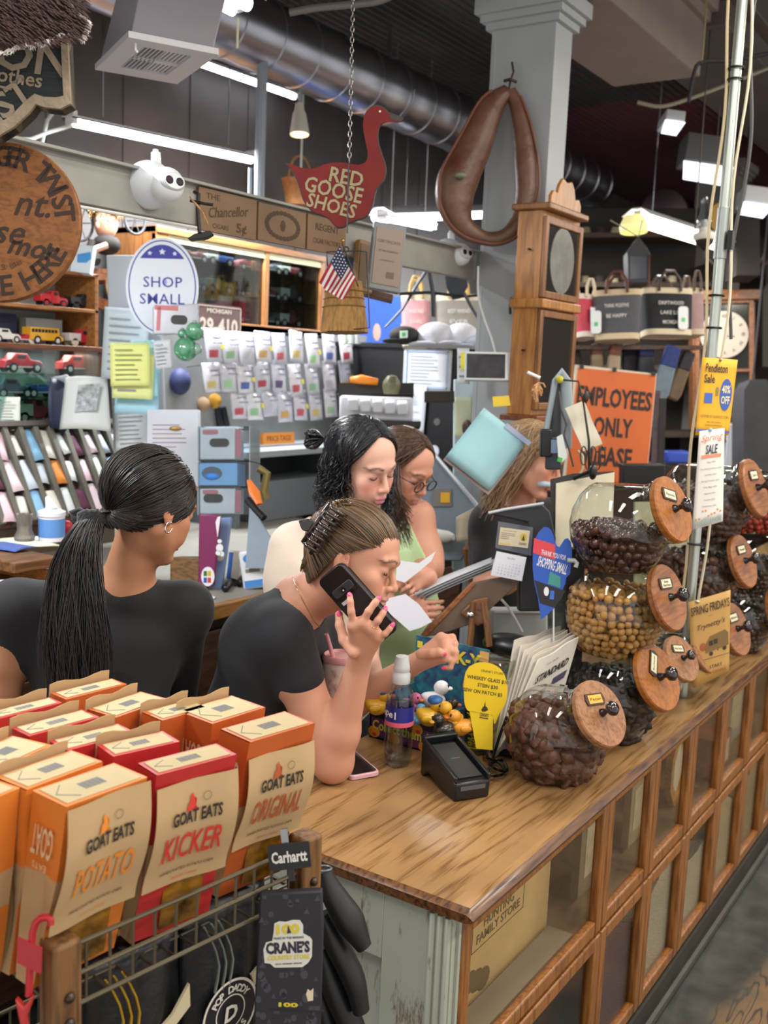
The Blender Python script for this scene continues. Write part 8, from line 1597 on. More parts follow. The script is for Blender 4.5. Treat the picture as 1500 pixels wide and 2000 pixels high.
def torso(B,neck,chest,waist,pel,shL,shR,fwd,k=1.0,bust=.035):
    n=np.array(fwd,float); sd=np.array(shR,float)-np.array(shL,float); sd/=np.linalg.norm(sd); up=np.array(neck,float)-np.array(pel,float); up/=np.linalg.norm(up); n-=up*(n@up); n/=np.linalg.norm(n)
    t='t'
    ce,wa,pe,ne=[np.array(x,float) for x in (chest,waist,pel,neck)]
    for off,ra,rb,rc in ((.055,.098,.092,.10),(-.055,.098,.092,.10)):
        B.chain([ce+sd*off*1.1*k,wa+sd*off*.75*k,pe+sd*off*1.15*k],[ra*k,rb*k,rc*k],.05,t,n,.92)
    B.chain([ne-up*.05,ce],[.062*k,.105*k],.05,t,n,.85)
    for q,s_ in ((1,shR),(-1,shL)):
        s_=np.array(s_,float); B.cone(ne-up*.045,s_,.045*k,.048*k,.03,t); B.cone(s_,ce+sd*q*.09*k-up*.02,.05*k,.07*k,.04,t)
        if bust: B.ell(ce+sd*q*.068*k+n*.075*k-up*.035,np.array([.06,.055,.06])*k,None,.04,t)
    return n,sd,up
def arm(B,s_,e,w_,t2='b',r=(.047,.041,.040,.026),k=.02,sleeve=.55):
    s_,e,w_=[np.array(x,float) for x in (s_,e,w_)]; m=s_+(e-s_)*sleeve
    B.cone(s_,m,r[0],r[0]+(r[1]-r[0])*sleeve,.03,'t'); B.cone(s_+(e-s_)*.3,e,r[0]*.97,r[1],k,'b'); f=e+(w_-e)*.32
    B.cone(e,f,r[1]*.95,r[2],k,'b'); B.cone(f,w_,r[2],r[3],k,'b')
def legs(B,pel,sd,fwd,floor=.03,k=1.0):
    for q in (-1,1):
        hp=np.array(pel,float)+np.array(sd)*q*.085*k; hp[2]-=.03; kn=hp*1.0; kn[2]=.48; kn=kn+np.array(fwd)*.03; an=kn.copy(); an[2]=.09; an-=np.array(fwd)*.04
        B.chain([hp,kn,an],[.09*k,.058*k,.042*k],.03,'l'); B.cone(an-np.array([0,0,.045]),an+np.array(fwd)*.14-np.array([0,0,.055]),.036,.03,.02,'f')
def handf(B,wrist,kn,fingers,thumb,rp=.012,rf=.0085,k=.006):
    """palm from wrist to four knuckles, then five separate fingers"""
    w_=np.array(wrist,float); kn=[np.array(x,float) for x in kn]
    for x in kn: B.cone(w_,x,.019,rp,.012)
    for a,b in zip(kn,kn[1:]): B.cone(a,b,rp*.95,rp*.95,.008)
    for i,f in enumerate(fingers):
        f=[np.array(x,float) for x in f]; rs=np.linspace(rf,rf*.74,len(f))*(1,1.03,.98,.86)[i]; B.chain(f,list(rs),k*.6)
    th=[np.array(x,float) for x in thumb]; B.chain(th,list(np.linspace(.0125,.0085,len(th))),k)
def nail(p0,p1,n,root,col='#e8487e',r=.0062,L=.007,o=.0058):
    d=V(np.array(p1)-np.array(p0)).normalized(); c=V(p1)+V(n)*o+d*.002; T=F(c,d,z=V(n)); return MB().ball((0,0,0),(L,r*.78,.0018),T,12,6).build('fingernail',mat(col,.2,coat=.4),root,smooth=180)
def person(name,label,B,h,skin,hc,R,hs,base,lip=(.55,.2,.19),blush=.25,brow='#2a1c14'):
    D,lo=B.field(h,('b','t','l','f')); vs,fs=nets(D,lo,h); o=npmesh('person',vs,fs,[skinm],None,base,skin_tone(vs,skin,None,R,hc,hs,lip,blush,brow)); tag(o,label,'person'); return o
def cloth(name,B,root,h,tags,off,mt,keep,fold=.0,fs_=34,fdir=(.3,.2,1)):
    """garment: the body's own shape grown a little, cut where it ends"""
    D,lo=B.field(h,tags,off); g=[lo[a]+h*np.arange(D.shape[a]) for a in range(3)]; X,Y,Z=np.meshgrid(*g,indexing='ij')
    if fold: D=D+fold*np.sin(fs_*(X*fdir[0]+Y*fdir[1]+Z*fdir[2])+3*np.sin(11*X+7*Z)+2*np.sin(13*Y-9*Z))
    for p,n in keep:      # keep the side where (x-p).n<0, or what lies outside a ball
        if not hasattr(n,'__len__'): D=np.maximum(D,(n-np.sqrt((X-p[0])**2+(Y-p[1])**2+(Z-p[2])**2)).astype(np.float32)); continue
        p,n=np.array(p,float),np.array(n,float); n/=np.linalg.norm(n); D=np.maximum(D,((X-p[0])*n[0]+(Y-p[1])*n[1]+(Z-p[2])*n[2]).astype(np.float32))
    vs,f=nets(D.astype(np.float32),lo,h); return npmesh(name,vs,f,[mt],root)
def lash(w,root,R,col='#1c1413',glance=0):
    for q in (-1,1):
        pts=[w(q*(.031+.0125*math.cos(a)),.0885-.004*abs(math.cos(a))**2-.001,.0005-.0055*math.sin(a)) for a in np.linspace(.1,PI-.1,9)]
        MB().tube([tuple(p) for p in pts],[.0006]+[.0012]*7+[.0006],6).build('eyelash',mat(col,.5),root,smooth=180)
def skv(th,ph):
    p=math.radians(ph); t=math.radians(min(th,90)); e_=max(0,th-90)/50; r_=math.sin(t)*(1-.22*e_**1.5); return np.array([r_*math.sin(p),r_*math.cos(p),math.cos(t)-e_])
def ellp(R,c,s,th,ph,k=1.0,off=(0,-.012,.034),rad=(.072,.090,.078)):
    """point on the skull: th from the crown, ph round from the face (0) to its right (90)"""
    return np.array(c)+R@((skv(th,ph)*np.array(rad)*k+np.array(off))*s)
def hl(fr,front): return float(np.interp(fr,[0,35,70,84,98,118,140,180],[front,front+3,max(front+22,76),101,112,140,154,158]))
def skullcap(name,c,R,s,mt,root,k=1.06,front=40,cut=None,rad=(.072,.090,.078)):
    """hair lying on the skull: cap with a hairline"""
    VS=[];n,m=48,22
    for j in range(m+1):
        for i in range(n):
            ph=360*i/n; fr=abs(((ph+180)%360)-180); lim=hl(fr,front); th=lim*j/m; VS.append(ellp(R,c,s,th,ph,k if th<lim*.9 else k*.985,rad=rad))
    VS=np.array(VS); f=[]
    for j in range(m):
        for i in range(n): f.append((j*n+i,(j+1)*n+i,(j+1)*n+(i+1)%n,j*n+(i+1)%n))
    return npmesh(name,VS,np.array(f),[mt],root,col=np.full((len(VS),3),.2))
def slerp(a,b,t): 
    th=math.acos(max(-1,min(1,float(a@b/np.linalg.norm(a)/np.linalg.norm(b))))); 
    v=a*(1-t)+b*t if th<1e-3 else (math.sin((1-t)*th)*a+math.sin(t*th)*b)+1e-4*a; return v/np.linalg.norm(v)*(np.linalg.norm(a)*(1-t)+np.linalg.norm(b)*t)
def hroots(front,n1,n2):
    return [(hl(abs(ph),front)+rs.uniform(-7,2),ph) for ph in rs.uniform(-180,180,n1)]+[(hl(abs(ph),front)*math.sqrt(rs.uniform(.02,.95)),ph) for ph in rs.uniform(-180,180,n2)]
def swept(R,c,s,roots,tie,k0=1.04,k1=1.10,n=12,rs=None,rad=(.072,.090,.078)):
    out=[]
    for th,ph in roots:
        t1=tie[0]+rs.uniform(-4,4); p1=tie[1]+rs.uniform(-4,4); p1=p1 if abs(p1-ph)<180 else p1-360; kk=rs.uniform(-.015,.02); P_=[]; hi=th<80; a,b=skv(th,ph),skv(t1,p1)
        for t in np.linspace(0,1,n):
            v=slerp(a,b,t) if hi else skv(th+(t1-th)*t,ph+(p1-ph)*t); q=k0+(k1-k0)*math.sin(PI*t*.9)+kk; P_.append(np.array(c)+R@((v*np.array(rad)*q+np.array([0,-.012,.034]))*s))
        out.append(np.array(P_))
    return out
AR=lambda v: np.array(v)
black_tee=mat('#1f1e21',.85,sheen=.08,var=.12,vs=14,bump=.12,bs=260); black_tee2=mat('#1e1e24',.85,sheen=.08,var=.12,vs=14,bump=.12,bs=260)
cr,cu,cb=AR(CR),AR(CU),AR(CB)
# ---------------------------------------------------------------- clerk with the ponytail, seen from behind
B=Body(); d=2.3; hc=AR(P(296,985,2.27)); R=frame3(cr*.58-cb*.74-cu*.34,cu*.94+cr*.18-cb*.1); hs=1.03
ne,ch,wa,pe=[AR(P(*q)) for q in ((245,1128,2.33),(205,1255,2.36),(195,1430,2.36),(195,1590,2.37))]; sR,sL=AR(P(362,1190,2.38)),AR(P(30,1188,2.27)); fw=-cb*.93+cr*.3
n_,sd,up=torso(B,ne,ch,wa,pe,sL,sR,fw,1.04)
B.chain([ne-up*.03,ne+(hc-ne)*.6],[.058,.052],.03); w=head(B,hc,R,hs)
arm(B,sL,AR(P(-2,1390,2.30)),AR(P(60,1480,2.46)),sleeve=.5); eR=AR(P(345,1370,2.52)); wR=AR(P(300,1330,2.70)); arm(B,sR,eR,wR,sleeve=.95)
for wr,dr in ((AR(P(60,1480,2.46)),-cb),(wR,-cb)):
    k_=[wr+dr*.075+cr*(.012*(i-1.5)*1.5) for i in range(4)]; handf(B,wr,k_,[[x,x+dr*.035-cu*.012,x+dr*.055-cu*.032,x+dr*.062-cu*.048] for x in k_],[wr+dr*.02+cr*.02,wr+dr*.05+cr*.04,wr+dr*.075+cr*.045])
legs(B,pe,sd,n_)
w1=person('w1','person in a black tee with a long dark ponytail, seen from behind',B,.0042,'#b88261',hc,R,hs,(pe[0],pe[1],0))
hem=pe+AR((0,0,-.05)); sh=lambda s_,e_,f: (s_+(e_-s_)*f,e_-s_)
def sleevecut(s_,e_,f,body): return [(s_+(e_-s_)*f,(e_-s_))]
cloth('t_shirt',B,w1,.0045,('t',),.006,black_tee,[(ne+up*.065+n_*.03,.086),(hem,-up)],.0016,30)
cloth('trousers',B,w1,.006,('l',),.010,mat('#23242a',.8),[((0,0,.10),(0,0,-1))])
cloth('shoes',B,w1,.006,('f',),.006,mat('#2a2422',.6),[((0,0,.004),(0,0,-1))])
hm=hairmat('#0e0a09','#2a1d17',.32); rs=np.random.RandomState(1)
skullcap('hair_cap',hc,R,hs,hm,w1,1.10,58)
tieA=(136,188); 
roots=hroots(58,900,600)
ps=swept(R,hc,hs,roots,tieA,1.09,1.16,14,rs)
strands('swept_hair',ps,.0012,hm,w1,4,2,.8)
tie=AR(P(182,1012,2.20)); pth=smoothpath([ps[0][-1],tie,AR(P(152,1090,2.17)),AR(P(146,1200,2.15)),AR(P(150,1310,2.15)),AR(P(156,1400,2.15))],20)
pp=[]
for i in range(800):
    a,rr_=rs.uniform(0,2*PI),math.sqrt(rs.uniform(0,1)); e_=rs.uniform(.72,1.0); wob=rs.uniform(0,6); P_=[]
    for j in range(20):
        t=j/19*e_; q=smooth=np.array([np.interp(t*19,range(20),pth[:,k]) for k in range(3)]); wd=.014+.080*min(1,max(0,(t-.12)*1.7))*(1-.25*t); wt=.014+.016*min(1,t*3)
        P_.append(q+cr*wd*rr_*math.cos(a+.25*math.sin(4*t+wob))+cb*wt*rr_*math.sin(a)+cr*.004*math.sin(9*t+wob))
    pp.append(P_)
strands('ponytail',pp,.0012,hm,w1,4,3,.3)
m=MB()
for k in range(9):
    a0=rs.uniform(0,6); m.tube([tuple(tie+(cr*.98+cu*.2)*(.030*math.cos(a))+cb*(.020*math.sin(a))+cu*.010*math.sin(3*a+a0)+(pth[3]-pth[1])*0+cu*rs.uniform(-.009,.009)) for a in np.linspace(0,2*PI,18)],.006,6,cap=False)
m.tube([tuple(tie+q) for q in (cr*.0,-cr*.03+cu*.018,-cr*.047+cu*.012,-cr*.042-cu*.002,-cr*.015-cu*.004)],.0065,8)
m.build('scrunchie',mat('#151517',.7,sheen=.3),w1,smooth=180)
m=MB(); e0=w(.082,-.002,-.040); m.tube([tuple(e0+R@np.array([.002,.009*math.cos(a),.012*math.sin(a)-.006])) for a in np.linspace(.9,2*PI+.2,16)],.0018,8); m.build('earring',mat('#d8d8d6',.2,1),w1,smooth=180)
# ---------------------------------------------------------------- clerk on the phone
B=Body(); hc=AR(P(690,1092,2.29)); R=frame3(cr*.92+cb*.20-cu*.34,cu*.92+cr*.36+cb*.06); hs=1.02
ne,ch,wa,pe=[AR(P(*q)) for q in ((592,1150,2.38),(533,1250,2.40),(492,1400,2.44),(478,1540,2.46))]; sR,sL=AR(P(548,1240,2.27)),AR(P(615,1225,2.56)); fw=cr*.86-cu*.45+cb*.1
n_,sd,up=torso(B,ne,ch,wa,pe,sL,sR,fw,1.0)
B.chain([ne-up*.03,AR(P(640,1150,2.34)),hc-R[:,2]*.05-R[:,1]*.02],[.058,.052,.050],.03); w=head(B,hc,R,hs)
eR=AR(PZ(650,1512,.888)); eR=AR(P(650,1488,2.305)); wR=AR(P(700,1300,2.235)); arm(B,sR,eR,wR,r=(.054,.045,.041,.027),sleeve=.33)
B.ell(eR+AR((0,0,-.012)),(.026,.026,.026),None,.02)
eL=AR(P(645,1400,2.57)); wL=AR(P(800,1302,2.47)); arm(B,sL,eL,wL,r=(.047,.041,.038,.025),sleeve=.4)
D0=2.165
kn=[AR(P(x,y,D0+dz)) for x,y,dz in ((690,1222,.0),(708,1216,-.004),(726,1228,.0),(739,1243,.008))]
fg=[[AR(P(x,y,D0+dz)) for x,y,dz in q] for q in (((690,1222,0),(686,1195,-.012),(684,1175,-.012),(683,1163,-.006)),((708,1216,-.004),(720,1194,-.016),(732,1178,-.014),(739,1169,-.008)),((726,1228,0),(738,1212,-.014),(747,1199,-.010),(752,1190,-.004)),((739,1243,.008),(752,1238,-.004),(761,1228,-.004),(766,1221,.0)))]
th=[AR(P(x,y,D0+dz)) for x,y,dz in ((690,1275,.02),(672,1250,.035),(664,1222,.045),(662,1200,.05))]
handf(B,wR,kn,fg,th,.0125,.0088)
DL=2.44
knL=[AR(P(x,y,DL+dz)) for x,y,dz in ((862,1246,-.0),(870,1256,-.02),(872,1268,-.03),(868,1284,-.035))]
fgL=[[AR(P(x,y,DL+dz)) for x,y,dz in q] for q in (((862,1246,0),(884,1244,-.005),(890,1258,-.012),(885,1270,-.014)),((870,1256,-.02),(888,1258,-.025),(889,1274,-.03),(880,1283,-.026)),((872,1268,-.03),(890,1274,-.036),(888,1288,-.038),(877,1289,-.032)),((868,1284,-.035),(884,1292,-.04),(880,1304,-.04),(867,1304,-.034)))]
thL=[AR(P(x,y,DL+dz)) for x,y,dz in ((822,1278,-.03),(845,1276,-.05),(858,1274,-.055),(866,1276,-.052))]
handf(B,wL,knL,fgL,thL,.0125,.0085)
legs(B,pe,sd,AR((.6,.5,0)))
w2=person('w2','person with a claw clip and phone at the ear, elbow on the counter',B,.0036,'#d0987e',hc,R,hs,(pe[0],pe[1],0),lip=(.6,.27,.25),brow='#3a281c')
hem=pe-up*.05
cloth('t_shirt',B,w2,.0042,('t',),.007,black_tee2,[(ne+n_*.06+up*.035+cb*.03,.115),(hem,-up)],.0018,32,(.5,.3,.8))
cloth('trousers',B,w2,.006,('l',),.010,mat('#23242a',.8),[((0,0,.10),(0,0,-1))]); cloth('shoes',B,w2,.006,('f',),.006,mat('#d8d4d0',.6),[((0,0,.004),(0,0,-1))])
for f in fg: nail(f[-2],f[-1],cb,w2)
for f in fgL: nail(f[-2],f[-1],cb*.95+cr*.2,w2)
nail(thL[-2],thL[-1],cb*.95-cr*.1,w2,o=.0082); nail(th[-2],th[-1],cb,w2,o=.0082)
rg=fg[2][0]*.55+fg[2][1]*.45; MB().tube([tuple(rg+F((0,0,0),V(fg[2][1]-fg[2][0]),z=CB).to_3x3()@V((0,.0098*math.cos(a),.0098*math.sin(a)))) for a in np.linspace(0,2*PI,18)],.0010,6,cap=False).build('ring',mat('#d8b46a',.2,1),w2,smooth=180)
lash(w,w2,R)
hm=hairmat('#2e1f17','#8d6c48',.36); hmd=hm; rs=np.random.RandomState(4)
skullcap('hair_cap',hc,R,hs,hm,w2,1.12,70)
roots=hroots(70,1000,700)
ps=swept(R,hc,hs,roots,(66,178),1.115,1.19,14,rs); strands('swept_hair',ps,.0012,hm,w2,4,2,.8)
cl=AR(P(628,1035,2.27)); tw=[]
for i in range(110):
    a=rs.uniform(0,6.28); r_=rs.uniform(.2,1); p0=AR(P(612+rs.uniform(-14,16),1098+rs.uniform(-10,8),2.28)); tw.append(smoothpath([p0,cl+cr*.018*math.cos(a)*r_+cb*.025*math.sin(a)*r_-cu*.03,cl+cr*.018*math.cos(a+1)*r_+cb*.02*math.sin(a)+cu*.02,AR(P(660+rs.uniform(-20,24),988+rs.uniform(-14,10),2.26))],12))
for i in range(34): tw.append(smoothpath([AR(P(650,1000,2.26)),AR(P(668+rs.uniform(-14,10),985+rs.uniform(-8,6),2.25)),AR(P(675+rs.uniform(-26,24),990+rs.uniform(-22,14),2.24))],8))
for i in range(40): tw.append(smoothpath([AR(P(606+rs.uniform(-10,14),1075+rs.uniform(-8,8),2.27)),AR(P(596+rs.uniform(-6,16),1098,2.27)),AR(P(590+rs.uniform(-4,26),1112+rs.uniform(-6,8),2.28))],8))
strands('twisted_hair',tw,.0022,hm,w2,5,5,.3)
m=MB()
for j in range(8):
    t=j/7; x,y=602+50*t,1066-72*t
    m.tube([P(x-10,y-8,2.215),P(x-3,y-1,2.19),P(x+8,y+7,2.185),P(x+18,y+13,2.20),P(x+24,y+12,2.22)],[.0035,.0045,.0045,.004,.0025],6)
m.tube([P(592,1060,2.215),P(618,1020,2.21),P(646,984,2.215)],.006,8); m.tube([P(606,1082,2.20),P(634,1040,2.195),P(664,1000,2.205)],.005,8)
m.build('claw_clip',mat('#2a1d1a',.2,coat=.6),w2,smooth=180)
MB().prism([tuple(x) for x in smoothpath([(-17*.0011,10*.0011),(0,14*.0011),(15*.0011,6*.0011),(12*.0011,-8*.0011),(-8*.0011,-9*.0011),(-17*.0011,10*.0011)],24)[:-1]],-.006,.006,FC(P(600,1027,2.22))).build('clip_wing',mat('#151212',.2,coat=.6),w2,bevel=.002)
m=MB(); nk=[AR(P(x,y,dd)) for x,y,dd in ((572,1128,2.335),(580,1150,2.27),(598,1185,2.265),(613,1212,2.275),(625,1225,2.30))]; m.tube([tuple(x) for x in smoothpath(nk,30)],.0012,6); m.build('necklace',mat('#c9a46a',.25,1),w2,smooth=180)
# the phone in the hand
ctr=P(700,1180,2.20); axd=(P(770,1262,2.21)-P(655,1130,2.19)).normalized(); T=F(ctr,axd,z=(CB*.9-CR*.35+CU*.1)); root=thing('handset','black ruggedised phone held to the ear with a small camera eye','phone',tuple(ctr))
Lp=.095
MB().prism(rrect(.19,.070,.014),-.010,.010,T).build('body',mat('#1b1c1f',.38),root,bevel=.003); MB().prism(rrect(.066,.066,.012,cx=-.062),.010,.0125,T).build('top_plate',mat('#141417',.2),root,bevel=.001); MB().prism(rrect(.020,.052,.006,cx=-.048),.0125,.0145,T).build('camera_bar',mat('#30333a',.25),root,bevel=.001)
MB().prism(oval(.006,.006,18,-.048,.0),.0145,.0162,T).build('lens',mat('#0b0c10',.05),root); MB().prism(oval(.002,.002,10,-.046,.0),.0162,.0165,T).build('lens_glint',mat('#b9c4d8',.2),root); MB().box((-.022,-.012,.0105),(.008,.024,.001),T).build('white_label',mat('#b9bcc2',.5),root); MB().prism(rrect(.16,.072,.01),-.0125,-.010,T).build('bumper',mat('#26272b',.5),root)
# ---------------------------------------------------------------- clerk with black curls, cream top
B=Body(); hc=AR(P(706,905,2.8)); R=frame3(cr*.66+cb*.62-cu*.44,cu*.95+cr*.10+cb*.34); hs=1.03
ne,ch,wa,pe=[AR(P(*q)) for q in ((650,1012,2.88),(630,1110,2.88),(622,1260,2.90),(620,1390,2.90))]; sR,sL=AR(P(578,1052,2.86)),AR(P(704,1050,2.95)); fw=cr*.6+cb*.75
sR=AR(P(575,1072,2.84))
n_,sd,up=torso(B,ne,ch,wa,pe,sL,sR,fw,1.0); B.chain([ne-up*.03,ne+(hc-ne)*.6],[.054,.048],.03); w=head(B,hc,R,hs,.97)
arm(B,sR,AR(P(575,1220,2.78)),AR(P(650,1280,2.62)),sleeve=.9); arm(B,sL,AR(P(712,1220,2.95)),AR(P(722,1290,2.80)),sleeve=.9)
for wr,dr in ((AR(P(650,1280,2.62)),cr*.6+cb*.6),(AR(P(722,1290,2.80)),cr*.3-cu*.8)):
    k_=[wr+dr*.075+cu*(.012*(i-1.5)*1.5) for i in range(4)]; handf(B,wr,k_,[[x,x+dr*.035,x+dr*.055-cb*.015,x+dr*.062-cb*.03] for x in k_],[wr+dr*.02+cu*.02,wr+dr*.05+cu*.04,wr+dr*.075+cu*.045])
legs(B,pe,sd,n_)
w3=person('w3','person with black wavy hair and a cream top, looking down at a sheet',B,.0042,'#e0b09c',hc,R,hs,(pe[0],pe[1],0),lip=(.58,.22,.25),blush=.75,brow='#2a201e')
cloth('cream_top',B,w3,.005,('t',),.010,mat('#d8c6b4',.8,sheen=.2,bump=.1,bs=200),[(ne+n_*.03+up*.035,.09),(pe-up*.08,-up)],.0035,26,(.4,.3,.7)); cloth('trousers',B,w3,.006,('l',),.010,mat('#2c3038',.8),[((0,0,.10),(0,0,-1))]); cloth('shoes',B,w3,.006,('f',),.006,mat('#3a2c28',.6),[((0,0,.004),(0,0,-1))])
lash(w,w3,R)
hm=hairmat('#0c0b0e','#262a34',.28); rs=np.random.RandomState(6); skullcap('hair_cap',hc,R,hs,hm,w3,1.10,44)
def parted(R,c,s,part,ends,n,rs,wave,k=1.12,nh=9,nd=14,freq=18,part_len=(4,52),amp=.010):
    out=[]
    for i in range(n):
        side=1 if rs.uniform()<.5 else -1; th=rs.uniform(*part_len); back=rs.uniform()<.42
        ph0=part if not back else 180; kk=k+rs.uniform(-.03,.05); a=ellp(np.eye(3),(0,0,0),1,th,ph0+side*2,1,(0,0,0),(1,1,1)); ph1=side*rs.uniform(62,150); b=ellp(np.eye(3),(0,0,0),1,rs.uniform(88,104),ph1,1,(0,0,0),(1,1,1))
        P_=[]
        for t in np.linspace(0,1,nh): v=slerp(a,b,t); q=kk+.05*math.sin(PI*t*.6); P_.append(c+R@((v*np.array((.072,.090,.078))*q+np.array([0,-.012,.034]))*s))
        e=ends(side,rs,ph1); p0=P_[-1]; d0=(P_[-1]-P_[-2])*1.5; w0=rs.uniform(0,6); f_=freq*rs.uniform(.8,1.2)
        for j in range(1,nd+1):
            t=j/nd; q=p0*(1-t)+e*t+d0*t*(1-t)*2; env=amp*min(1,2*t+.2); P_.append(q+wave*(cr*math.sin(f_*t*.45+w0)+cb*math.cos(f_*t*.5+w0*1.7))*env)
        out.append(P_)
    return out
def ends3(side,rs,ph):
    if side<0: return AR(P(755+rs.uniform(-26,14),985+rs.uniform(-40,30),2.79+rs.uniform(-.02,.08)))
    return AR(P(652+rs.uniform(-40,40),1000+rs.uniform(-50,18),2.76+rs.uniform(-.03,.10)))
def pick_side(R): return 1
ps=parted(R,hc,hs,0,ends3,950,rs,1.0,1.13,freq=34,amp=.008,part_len=(2,40)); strands('wavy_hair',ps,.0016,hm,w3,4,7,.4)
m=MB(); c0=AR(P(612,858,2.86)); bp=[]
for i in range(60): a=rs.uniform(0,6.28); bp.append(smoothpath([c0+cr*.03,c0+cr*.012*math.cos(a)+cu*.026*math.sin(a)+cb*rs.uniform(-.02,.02),c0-cr*.022*abs(math.cos(a))+cu*.022*math.sin(a+.8)+cb*rs.uniform(-.02,.02),c0+cr*.01-cu*.01],10))
strands('hair_bun',bp,.004,hm,w3,5,8,.6)
# ---------------------------------------------------------------- clerk with glasses, pale green halter
B=Body(); hc=AR(P(786,912,3.18)); R=frame3(cr*.70+cb*.50-cu*.56,cu*.86+cr*.30+cb*.36); hs=1.0
ne,ch,wa,pe=[AR(P(*q)) for q in ((768,1005,3.22),(772,1085,3.21),(775,1210,3.22),(775,1330,3.24))]; sL,sR=AR(P(815,1010,3.22)),AR(P(724,1015,3.20)); fw=cb*.85+cr*.45
n_,sd,up=torso(B,ne,ch,wa,pe,sL,sR,fw,.92); B.chain([ne-up*.03,ne+(hc-ne)*.6],[.052,.046],.03); w=head(B,hc,R,hs,.97)
eL=AR(P(824,1112,3.16)); wL=AR(P(836,1128,2.90)); arm(B,sL,eL,wL,r=(.042,.036,.034,.024),sleeve=.1)
eR=AR(P(738,1165,3.14)); wR=AR(P(775,1195,2.9)); arm(B,sR,eR,wR,r=(.042,.036,.034,.024),sleeve=.1)
knL=[AR(P(x,y,2.86)) for x,y in ((806,1114),(806,1124),(808,1136),(812,1148))]
fgL=[[AR(P(x,y,dd)) for x,y,dd in q] for q in (((806,1114,2.86),(790,1124,2.84),(780,1134,2.84),(772,1140,2.85)),((806,1124,2.86),(788,1136,2.83),(780,1145,2.84),(774,1150,2.85)),((808,1136,2.86),(796,1147,2.83),(788,1153,2.84),(784,1157,2.85)),((812,1148,2.86),(803,1157,2.84),(797,1160,2.85),(794,1161,2.86)))]
handf(B,wL,knL,fgL,[AR(P(x,y,2.90)) for x,y in ((826,1112),(812,1106),(800,1108))],.011,.0078)
k_=[wR+cr*.07+cu*(.012*(i-1.5)*1.5) for i in range(4)]; handf(B,wR,k_,[[x,x+cr*.035,x+cr*.055-cb*.015,x+cr*.062-cb*.03] for x in k_],[wR+cr*.02+cu*.02,wR+cr*.05+cu*.04,wR+cr*.075+cu*.045])
legs(B,pe,sd,n_,k=.95)
w4=person('w4','person with glasses and brown hair in a pale green halter top, reading papers',B,.0042,'#d49a82',hc,R,hs,(pe[0],pe[1],0),lip=(.6,.28,.27),blush=.4,brow='#35241c')
cloth('halter_top',B,w4,.005,('t',),.006,mat('#b9d6a4',.7,sheen=.2),[(ne-up*.005,up),(pe-up*.0,-up),(sL-sd*(-.036)*0+sd*.040,-sd*1.0+up*.35),(sR-sd*.035,sd*1.0+up*.35)],.001,30); cloth('trousers',B,w4,.006,('l',),.012,mat('#1d1d20',.8),[((0,0,.10),(0,0,-1))]); cloth('shoes',B,w4,.006,('f',),.006,mat('#d8d4d0',.6),[((0,0,.004),(0,0,-1))])
lash(w,w4,R)
hm=hairmat('#2a1c17','#6d4c36',.34); rs=np.random.RandomState(9); skullcap('hair_cap',hc,R,hs,hm,w4,1.09,42)
def ends4(side,rs,ph):
    if side<0: return AR(P(800+rs.uniform(-14,10),1000+rs.uniform(-30,20),3.28+rs.uniform(-.03,.05)))
    return AR(P(788+rs.uniform(-20,18),1045+rs.uniform(-60,30),3.03+rs.uniform(-.03,.05)))
ps=parted(R,hc,hs,0,ends4,800,rs,.35,1.10,freq=10,part_len=(2,40)); strands('long_hair',ps,.0014,hm,w4,4,10,.3)
m=MB()
for q in (-1,1): m.tube([tuple(w(q*.033+.0215*math.cos(a),.104+.002*abs(math.cos(a)),-.006+.0175*math.sin(a))) for a in np.linspace(0,2*PI,22)],.0024,6,cap=False); m.tube([tuple(w(q*.054,.101,.002)),tuple(w(q*.074,.06,.004)),tuple(w(q*.079,.0,.002))],.0015,6)
m.tube([tuple(w(-.012,.106,-.002)),tuple(w(0,.109,.001)),tuple(w(.012,.106,-.002))],.0015,6); m.build('spectacles',mat('#2a1a1c',.25,coat=.4),w4,smooth=180)
# ---------------------------------------------------------------- blonde clerk at the till
B=Body(); hc=AR(P(1038,896,3.38)); R=frame3(cr*.80+cb*.42-cu*.36,cu*.93+cr*.30+cb*.15); hs=1.03
ne,ch,wa,pe=[AR(P(*q)) for q in ((1012,985,3.46),(1002,1060,3.5),(995,1190,3.56),(992,1300,3.6))]; sR,sL=AR(P(955,1022,3.40)),AR(P(1062,1010,3.56)); fw=cr*.75+cb*.5
n_,sd,up=torso(B,ne,ch,wa,pe,sL,sR,fw,1.0); B.chain([ne-up*.03,ne+(hc-ne)*.6],[.052,.046],.03); w=head(B,hc,R,hs,.97,1)
eR=AR(P(948,1150,3.32)); wR=AR(P(1065,1112,3.16)); arm(B,sR,eR,wR,r=(.048,.040,.036,.025),sleeve=.62); eL=AR(P(1085,1125,3.5)); wL=AR(P(1100,1080,3.3)); arm(B,sL,eL,wL,sleeve=.6)
for wr in (wR,wL):
    k_=[wr+cr*.07+cu*(.012*(i-1.5)*1.5) for i in range(4)]; handf(B,wr,k_,[[x,x+cr*.035,x+cr*.055-cb*.015,x+cr*.062-cb*.03] for x in k_],[wr+cr*.02+cu*.02,wr+cr*.05+cu*.04,wr+cr*.075+cu*.045])
legs(B,pe,sd,n_)
w5=person('w5','person with long blonde hair in a black tee, working at the till',B,.0044,'#d09a80',hc,R,hs,(pe[0],pe[1],0),lip=(.5,.2,.18),blush=.6,brow='#4a3628')
cloth('t_shirt',B,w5,.005,('t',),.008,black_tee,[(ne+n_*.03+up*.035,.088),(pe-up*.05,-up)],.002,28); cloth('trousers',B,w5,.006,('l',),.012,mat('#1d1d20',.8),[((0,0,.10),(0,0,-1))]); cloth('shoes',B,w5,.006,('f',),.006,mat('#d8d4d0',.6),[((0,0,.004),(0,0,-1))])
lash(w,w5,R)
